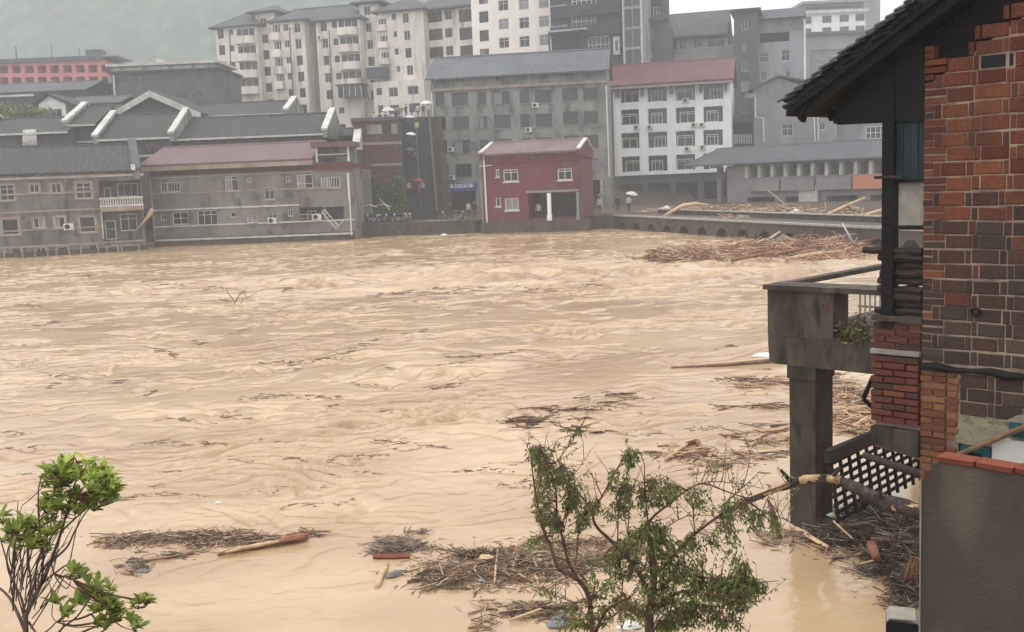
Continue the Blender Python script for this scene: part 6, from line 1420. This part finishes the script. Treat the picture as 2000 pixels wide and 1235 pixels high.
scrap('plastic_bag', 'white plastic bag under the shrub at the bottom edge', 'bag', 1228, 1226, .15, 'plastic_white', rz=.1)
scrap('leaf_clump', 'green grey clump afloat below the ragged twigs near left tree', 'clump', 280, 1117, .1, 'cloth_grey', hgt=.3)
scrap('white_scrap', 'tiny white scrap floating alone in the lower middle of the river', 'scrap', 427, 984, .06, 'plastic_white')
scrap('foam_block', 'white foam block floating beside the bank wall below the pale pole', 'foam', 867, 459.5, .35, 'plastic_white')
scrap('foam_block', 'white box stuck in the far driftwood raft by the arches', 'box', 1530, 478, .5, 'trim_beige', z=.35, hgt=.7)
scrap('foam_block', 'large white foam slab drifting left of the concrete balcony', 'foam', 1490, 697, .3, 'plastic_white', hgt=.3)
scrap('red_sheet', 'crumpled dusty red sheet in the middle of the far raft', 'sheet', 1568, 487, .8, 'drift_rust', z=.3, hgt=.4)
scrap('white_bundle', 'white bundle on the embankment kerb above the raft', 'bundle', 1555, 420, .45, 'plastic_white', Y=84, z=BANK_Z + .3, hgt=.8)
scrap('white_bundle', 'white bundle left of the bent pale trunk on the bank', 'bundle', 1302, 398, .4, 'plastic_white', Y=104, z=BANK_Z + .4, hgt=.8)

# ================================================================== trees
def leaf_mesh(name, L_, w, m, fold=.3, curl=.25):
    mb = MB(); rows = [(0, .06), (.25, .6), (.55, 1.), (.8, .8), (1, .05)]; vs = []
    for t_, k in rows:
        z_ = -curl * L_ * t_ * t_; vs += [(-w * k / 2, t_ * L_, z_ + fold * w * k / 2), (0, t_ * L_, z_), (w * k / 2, t_ * L_, z_ + fold * w * k / 2)]
    fs = []
    for i in range(4): fs += [(3 * i, 3 * i + 1, 3 * i + 4, 3 * i + 3), (3 * i + 1, 3 * i + 2, 3 * i + 5, 3 * i + 4)]
    me = mb.add(vs, fs).mesh(name, m); me.polygons.foreach_set('use_smooth', [True] * len(fs)); return me
def aim(d, roll):
    q = Vector(d).to_track_quat('Y', 'Z'); return (q @ Quaternion((0, 1, 0), roll))
def spline(pts, sub=4):
    out = []; n_ = len(pts)
    for i in range(n_ - 1):
        p0, p1, p2, p3 = pts[max(i - 1, 0)], pts[i], pts[i + 1], pts[min(i + 2, n_ - 1)]
        for s_ in range(sub):
            t_ = s_ / sub; out.append(.5 * ((2 * p1) + (p2 - p0) * t_ + (2 * p0 - 5 * p1 + 4 * p2 - p3) * t_ ** 2 + (3 * p1 - p0 - 3 * p2 + p3) * t_ ** 3))
    return out + [pts[-1]]
# ---- left tree with broad leaves
random.seed(91)
base = P(52, 1235, 6.5); base.z = .45
tree = empty('leafy_tree', 'young tree with glossy green broad leaves and thin bare stems, lower left', 'tree', base)
limbs = [([(52, 1500), (50, 1235), (54, 1194), (81, 1140), (99, 1098), (120, 1038), (135, 985), (150, 930)], .026, .006, 0), ([(50, 1235), (30, 1188), (12, 1160), (-20, 1135), (-60, 1100)], .018, .006, .1), ([(50, 1215), (42, 1170), (18, 1120), (14, 1080), (28, 1040)], .012, .004, -.15),
         ([(54, 1194), (60, 1140), (55, 1090), (62, 1050), (72, 1030)], .012, .004, .1), ([(81, 1140), (84, 1090), (76, 1020), (75, 960), (82, 925)], .011, .004, -.2), ([(99, 1098), (130, 1070), (145, 1040), (165, 1005), (190, 975)], .011, .004, .15), ([(120, 1038), (150, 1010), (180, 985), (215, 965)], .01, .004, -.1),
         ([(81, 1140), (120, 1110), (135, 1100), (140, 1080), (150, 1030), (160, 1000)], .009, .003, .2), ([(56, 1215), (75, 1240), (95, 1230), (110, 1215)], .012, .005, -.1), ([(99, 1098), (110, 1130), (130, 1150), (140, 1130)], .008, .003, -.2), ([(60, 1228), (85, 1190), (100, 1160), (90, 1120)], .007, .003, .1),
         ([(85, 1300), (115, 1235), (150, 1205), (175, 1170), (190, 1150)], .012, .004, .2), ([(115, 1240), (125, 1215), (118, 1195)], .008, .003, .25), ([(150, 1240), (185, 1225), (225, 1215), (250, 1190), (275, 1185)], .01, .003, .15), ([(190, 1240), (215, 1220), (215, 1190), (212, 1175)], .008, .003, .1), ([(225, 1215), (240, 1225), (262, 1232)], .006, .003, .1), ([(85, 1300), (60, 1260), (50, 1235)], .012, .01, 0),
         ([(135, 985), (110, 950), (95, 930), (92, 910)], .007, .003, .1), ([(150, 930), (152, 905), (145, 893)], .005, .002, -.1), ([(20, 1120), (0, 1050), (-10, 1015)], .008, .003, .1), ([(62, 1050), (45, 1020), (48, 1000)], .006, .002, .1), ([(70, 1180), (72, 1100), (95, 1060), (110, 1010), (118, 960)], .008, .003, .25), ([(45, 1200), (28, 1130), (40, 1080), (55, 1040)], .007, .003, .2), ([(75, 1165), (100, 1130), (112, 1080), (118, 1050)], .007, .003, .3)]
tw = MB(); tips = []
for pts, r0, r1, dy in limbs:
    n_ = len(pts); wp = [P(x, y, 6.5 + dy * (i / (n_ - 1)) * 1.6 + (0 if i == 0 else random.uniform(-.03, .03))) - base for i, (x, y) in enumerate(pts)]
    sp = spline(wp); m_ = len(sp); tw.tube(sp, [.75 * (r0 + (r1 - r0) * i / (m_ - 1)) for i in range(m_)], 6, jit=.08)
    tips.append((sp[-1], (sp[-1] - sp[-4]).normalized()))
for i in range(46):                                    # many fine stems between the main ones
    x = random.uniform(-10, 120); y = random.uniform(1090, 1215); a_ = P(x * .5 + 22, y, 6.5 + random.uniform(-.2, .3)) - base; e_ = P(x + random.uniform(5, 50), y - random.uniform(60, 150), 6.5 + random.uniform(-.25, .35)) - base
    tw.tube(spline([a_, a_.lerp(e_, .5) + Vector((random.uniform(-.05, .03), random.uniform(-.03, .03), 0)), e_], 4), [.0045] * 4 + [.003] * 4 + [.002], 4); tips.append((e_, Vector((0, 0, 1))))
tw.build('trunk', 'bark', tree, True)
LM = [leaf_mesh('leaf', .088, .034, 'leaf_green', .35, .15), leaf_mesh('leaf', .075, .032, 'leaf_green', .5, .35), leaf_mesh('leaf', .072, .03, 'leaf_bronze', .4, .2)]
ros = [(150, 915, 40, 22, 11), (195, 935, 35, 25, 11), (215, 965, 25, 18, 6), (105, 938, 30, 25, 12), (95, 985, 28, 22, 7), (180, 975, 45, 25, 10), (125, 985, 40, 25, 8), (48, 1040, 42, 22, 11), (15, 1060, 14, 20, 3), (100, 1035, 24, 22, 4), (0, 1012, 6, 10, 2), (150, 1120, 16, 16, 4), (185, 1160, 32, 24, 9), (205, 1190, 28, 24, 7), (225, 1205, 20, 14, 3), (272, 1182, 18, 12, 4), (120, 1200, 14, 8, 2), (255, 1225, 14, 10, 2), (150, 1180, 10, 10, 2), (195, 1220, 20, 10, 3), (60, 1075, 40, 14, 3), (105, 1180, 3, 3, 1)]
twg = MB(); nleaf = 0; extra = MB()
allsp = [t_[0] for t_ in tips]
for cx, cy, rx, ry, k in ros:
    for i in range(int(k * 2.0)):
        a = random.uniform(0, 2 * math.pi); t_ = random.random() ** .6
        p = P(cx + rx * t_ * math.cos(a), cy + ry * t_ * math.sin(a), 6.5 + random.uniform(-.22, .25)) - base
        near = min(allsp, key=lambda s_: (s_ - p).length); d0 = (p - near)
        if d0.length > .04: twg.tube(spline([near, near + d0 * .5 + Vector((random.uniform(-.02, .02), 0, -.02)), p], 3), [.0035] * 6 + [.002], 4)
        ax = Vector((random.gauss(.45, .35), random.gauss(0, .4), 1)).normalized(); nl = random.randint(5, 9); ph = random.uniform(0, 6)
        for j in range(nl):
            az = ph + j * 2.4; d = (ax * random.uniform(.3, 1.6) + Vector((math.cos(az), math.sin(az), random.uniform(-.1, .3)))).normalized() + Vector((.35, 0, 0))
            rq = aim(d, random.uniform(-.5, .5)); me = random.choices(LM, [5, 4, 1.6])[0]; s_ = random.uniform(.7, 1.15)
            if nleaf < 296:
                o_ = link('leaf', me, tree, p - ax * .03 * random.random()); o_.rotation_mode = 'QUATERNION'; o_.rotation_quaternion = rq; o_.scale = (s_, s_, s_); nleaf += 1
            else:
                vs = [rq @ (v_.co * s_) + p for v_ in me.vertices]; extra.add(vs, [tuple(pp.vertices) for pp in me.polygons], 0 if me is not LM[2] else 1)
q = twg.build('twigs', 'twig_red', tree, True); q['kind'] = 'stuff'
q = extra.build('foliage', ['leaf_green', 'leaf_bronze'], tree, True); q['kind'] = 'stuff'

# ---- sparse shrub in front of the water
random.seed(17)
Cv = lambda pts: [(980 + x / 3.05, 830 + y / 3.05) for x, y in pts]
YS = 9.0
base = P(1270, 1300, YS); base.z = .2
sh = empty('flooded_shrub', 'sparse battered shrub with small drooping leaves rising at bottom centre', 'shrub', base)
limbs = [([(890, 1900), (880, 1235), (890, 1050), (905, 900), (885, 700)], .05, .03, 0), ([(700, 1900), (540, 1235), (520, 1040), (480, 950), (420, 900), (340, 860), (310, 780), (280, 700), (235, 590), (215, 480), (185, 300), (170, 140)], .028, .005, -.3), ([(480, 950), (400, 830), (370, 700), (330, 550), (320, 380), (270, 230), (220, 130)], .016, .004, -.2), ([(880, 1000), (780, 830), (650, 690), (560, 600), (520, 480), (400, 360), (310, 260), (240, 150)], .02, .004, .2),
         ([(560, 490), (640, 350), (700, 240), (760, 150)], .009, .004, .2), ([(320, 230), (410, 110), (455, 40)], .006, .003, .2), ([(690, 810), (800, 700), (890, 560), (1000, 470), (1100, 390), (1200, 350), (1320, 390), (1440, 430), (1560, 440)], .013, .005, .3), ([(900, 900), (1000, 800), (1150, 650), (1300, 540), (1450, 450), (1600, 390), (1720, 350)], .018, .008, .8), ([(1300, 540), (1350, 450), (1430, 370), (1470, 250), (1478, 160)], .008, .003, .6),
         ([(910, 1000), (1000, 930), (1100, 900), (1300, 920), (1450, 940), (1650, 930)], .014, .003, -.1), ([(900, 1100), (1050, 1000), (1200, 1000), (1400, 1050), (1560, 1050)], .016, .003, -.3), ([(690, 690), (700, 450), (740, 320), (760, 240)], .007, .003, .1), ([(750, 650), (760, 480), (745, 400)], .006, .003, .1), ([(870, 570), (850, 350), (850, 240), (820, 160)], .007, .003, .2), ([(560, 1235), (620, 1110), (700, 1060), (770, 1020)], .016, .006, -.2),
         ([(890, 1235), (1000, 1150), (1150, 1090), (1350, 1150), (1470, 1235)], .014, .004, -.3), ([(1150, 640), (1150, 460), (1250, 270)], .006, .003, .5), ([(880, 1150), (760, 1080), (640, 1150), (500, 1160), (370, 1160)], .012, .004, -.2), ([(1100, 390), (1230, 340), (1400, 350), (1560, 380)], .006, .003, .5), ([(1430, 380), (1545, 270)], .004, .002, .6), ([(340, 230), (300, 95)], .004, .002, .2), ([(430, 300), (505, 190)], .004, .002, .2), ([(700, 810), (720, 950), (700, 1100), (720, 1235)], .006, .004, -.3),
         ([(540, 1040), (450, 1060), (350, 1030), (230, 980)], .006, .003, -.2), ([(600, 540), (660, 490), (720, 510)], .005, .003, .1), ([(1440, 430), (1560, 520), (1680, 560), (1760, 610)], .008, .004, .9), ([(940, 640), (1100, 545), (1290, 545)], .005, .003, .3), ([(1580, 440), (1660, 560), (1640, 680)], .005, .002, .9), ([(880, 700), (920, 620), (870, 560)], .012, .005, .1), ([(440, 830), (460, 640), (500, 540)], .005, .003, -.1), ([(370, 640), (400, 480), (390, 380)], .005, .002, -.2)]
br = MB(); smp = []
for pts, r0, r1, dy in limbs:
    cp = Cv(pts); n_ = len(cp); wp = [P(x, y, YS + dy * (i / max(1, n_ - 1)) * 1.5 + (0 if i < 2 else random.uniform(-.05, .05))) - base for i, (x, y) in enumerate(cp)]
    if pts[0][1] > 1500: wp[0].z = max(wp[0].z, -.1); wp[0] = Vector((wp[1].x + .1, wp[1].y, -.1))
    sp = spline(wp); m_ = len(sp); rr = [r0 + (r1 - r0) * i / (m_ - 1) for i in range(m_)]; br.tube(sp, rr, 6, jit=.08)
    for i, p in enumerate(sp):
        if rr[i] < .018 and p.z > .6: smp.append((p, (sp[min(i + 1, m_ - 1)] - sp[max(0, i - 1)]).normalized()))
fol = MB()
def leaflet(mb, p, d, L_, w, mi):
    d = d.normalized(); a = d.cross(Vector((random.gauss(0, 1), random.gauss(0, 1), random.gauss(0, 1)))).normalized() * w / 2; c_ = a.cross(d).normalized() * w * .2
    mb.add([p, p + d * L_ * .4 + a + c_, p + d * L_, p + d * L_ * .4 - a + c_, p + d * L_ * .45], [(0, 4, 1), (4, 2, 1), (0, 3, 4), (4, 3, 2)], mi)
cl = [(60 + 840, 650, 120, 70, 30), (1130, 1000, 240, 120, 120), (1350, 1000, 200, 110, 80), (1000, 1120, 250, 100, 80), (880, 700, 150, 90, 36), (1080, 770, 140, 90, 46), (600, 880, 120, 120, 34), (650, 1060, 170, 110, 40), (1300, 1150, 160, 80, 50), (1480, 980, 100, 70, 34), (1380, 500, 70, 60, 24), (1340, 690, 90, 90, 26), (430, 1150, 130, 60, 24), (220, 300, 40, 160, 34), (230, 480, 40, 140, 26), (360, 300, 60, 60, 24), (420, 430, 60, 90, 30), (760, 190, 40, 60, 18), (950, 380, 70, 90, 34), (810, 430, 70, 60, 24), (1430, 820, 50, 70, 18), (470, 570, 40, 50, 12), (700, 330, 60, 80, 20), (300, 560, 40, 60, 12), (540, 470, 50, 60, 14), (1640, 640, 30, 60, 12), (190, 160, 30, 40, 12), (455, 45, 14, 22, 5), (1500, 590, 60, 50, 14), (900, 900, 160, 80, 40), (760, 800, 120, 90, 26), (700, 520, 60, 60, 12), (1180, 450, 60, 60, 14), (160, 690, 40, 40, 9), (230, 985, 40, 20, 7)]
for cx, cy, rx, ry, k in cl:
    for i in range(int(k * 1.5)):
        a = random.uniform(0, 2 * math.pi); t_ = random.random() ** .5; x = cx + rx * t_ * math.cos(a); y = cy + ry * t_ * math.sin(a)
        p0 = P(980 + x / 3.05, 830 + y / 3.05, YS + random.uniform(-.3, .4)) - base
        near = min(smp, key=lambda s_: (s_[0] - p0).length_squared)[0]; d0 = p0 - near
        if d0.length > .5: p0 = near + d0.normalized() * .45; d0 = p0 - near
        mid = near + d0 * .5 + Vector((0, 0, .04)); br.tube([near, mid, p0], [.003, .0025, .0015], 3)
        mi = 0 if cy > 600 and random.random() < .6 else random.choice([0, 1, 2, 1])
        for j in range(random.randint(6, 11)):
            q_ = near.lerp(p0, random.uniform(.35, 1.05)) + Vector((random.gauss(0, .015), random.gauss(0, .02), random.gauss(0, .015)))
            d = Vector((random.gauss(0, .6), random.gauss(0, .6), random.gauss(-.7, .5))); leaflet(fol, q_, d, random.uniform(.032, .068), random.uniform(.013, .025), mi if random.random() < .8 else random.randrange(3))
        
for i in range(210):                                    # fine upright shoots and dead twigs
    p0, d0 = random.choice(smp); d = Vector((random.gauss(.05, .4), random.gauss(0, .3), random.uniform(.3, 1))).normalized(); L_ = random.uniform(.1, .36)
    br.tube([p0, p0 + d * L_ * .5 + Vector((random.gauss(0, .02), 0, random.gauss(0, .02))), p0 + d * L_], [.004, .003, .0015], 3)
    if i % 2: 
        for j in range(8): leaflet(fol, p0 + d * L_ * random.uniform(.4, 1), Vector((random.gauss(0, .6), random.gauss(0, .5), random.gauss(-.2, .6))), random.uniform(.03, .05), .016, random.choice([0, 0, 1, 2]))
br.build('branches', 'twig_red', sh, True)
q = fol.build('foliage', ['leaf_dull', 'leaf_dark', 'leaf_brown'], sh); q['kind'] = 'stuff'

# ---- far left greenery behind tiled roofs and drowned twig in midstream
def bush(name, label, px, py, Y, w, h, zg, n_, seed, cat='tree'):
    random.seed(seed); p = P(px, py, Y); r = empty(name, label, cat, (p.x, Y, zg)); Ht = p.z - zg
    MB().tube([(0, 0, 0), (.1, 0, Ht * .5), (0, .1, Ht)], [.16, .12, .05], 6).tube([(.05, 0, Ht * .4), (w * .3, .2, Ht * .9)], [.08, .03], 5).tube([(.05, 0, Ht * .45), (-w * .3, .2, Ht * .85)], [.08, .03], 5).build('trunk', 'bark', r)
    mb = MB(); lob = [(random.gauss(0, w * .3), random.gauss(0, w * .25), Ht + random.gauss(0, h * .3), random.uniform(.4, 1) * w * .35) for _ in range(9)]
    for i in range(n_):
        lx, ly, lz, lr = random.choice(lob); d = Vector((random.gauss(0, 1), random.gauss(0, 1), random.gauss(0, .8))).normalized() * lr * random.uniform(.6, 1.05); c_ = Vector((lx, ly, lz)) + d
        nn = (d.normalized() + Vector((random.gauss(0, .5), random.gauss(0, .5), random.gauss(.3, .5)))).normalized(); a = nn.orthogonal().normalized() * random.uniform(.1, .2); e = nn.cross(a).normalized() * random.uniform(.07, .14)
        mb.quad(c_ - a, c_ - e, c_ + a, c_ + e, random.randrange(2))
    q = mb.build('crown', ['leaf_dull', 'ivy'], r); q['kind'] = 'stuff'
bush('garden_tree', 'green garden tree right behind the far left tiled roof', 45, 222, 132, 3.6, 1.6, 5, 1500, 1); bush('garden_tree', 'lower green bush between garden tree and white cottage', 68, 222, 136, 2.6, 1.4, 5, 900, 2); bush('garden_tree', 'small green tree at the left frame edge above the tiled roof', 8, 215, 138, 3, 1.4, 5, 900, 3)
p0 = W(455, 598, -.1); mb = MB()
for pts in ([(0, 0, 0), (.3, .1, .5), (.7, .1, .8)], [(.1, 0, .2), (-.2, 0, .6), (-.25, 0, .8)], [(.5, .1, .65), (.6, .1, .35), (1.1, .1, .5)], [(.3, 0, 0), (.5, 0, .3), (.9, 0, .3)]): mb.tube(pts, [.025, .02, .01], 5)
q = mb.build('drowned_branch', 'drift_brown'); q.location = p0; tag(q, 'bare forked branch sticking up alone from midstream at left', 'branch')
# poles beside the brick building foot
rod('leaning_pole', 'pale pole leaning against the ivy above the motorcycles', 'pole', [P(741, 388, 111.2), P(761, 410, 109)], [.07, .07], 'trim_white', 6, .02)

# ================================================================== damp air
me = MB().box(-618, 618, -58, 898, -3.6, 232).mesh('haze', 'black'); hz_m = bpy.data.materials.new('haze'); hz_m.use_nodes = True
t = hz_m.node_tree; t.nodes.clear(); pv = t.nodes.new('ShaderNodeVolumePrincipled'); ot = t.nodes.new('ShaderNodeOutputMaterial')
pv.inputs['Color'].default_value = (.95, .975, 1, 1); pv.inputs['Density'].default_value = .0011; pv.inputs['Anisotropy'].default_value = .1
t.links.new(pv.outputs[0], ot.inputs['Volume']); me.materials.clear(); me.materials.append(hz_m)
hz_o = link('haze', me); hz_o['kind'] = 'stuff'; hz_o['label'] = 'pale rain haze filling the whole river valley'
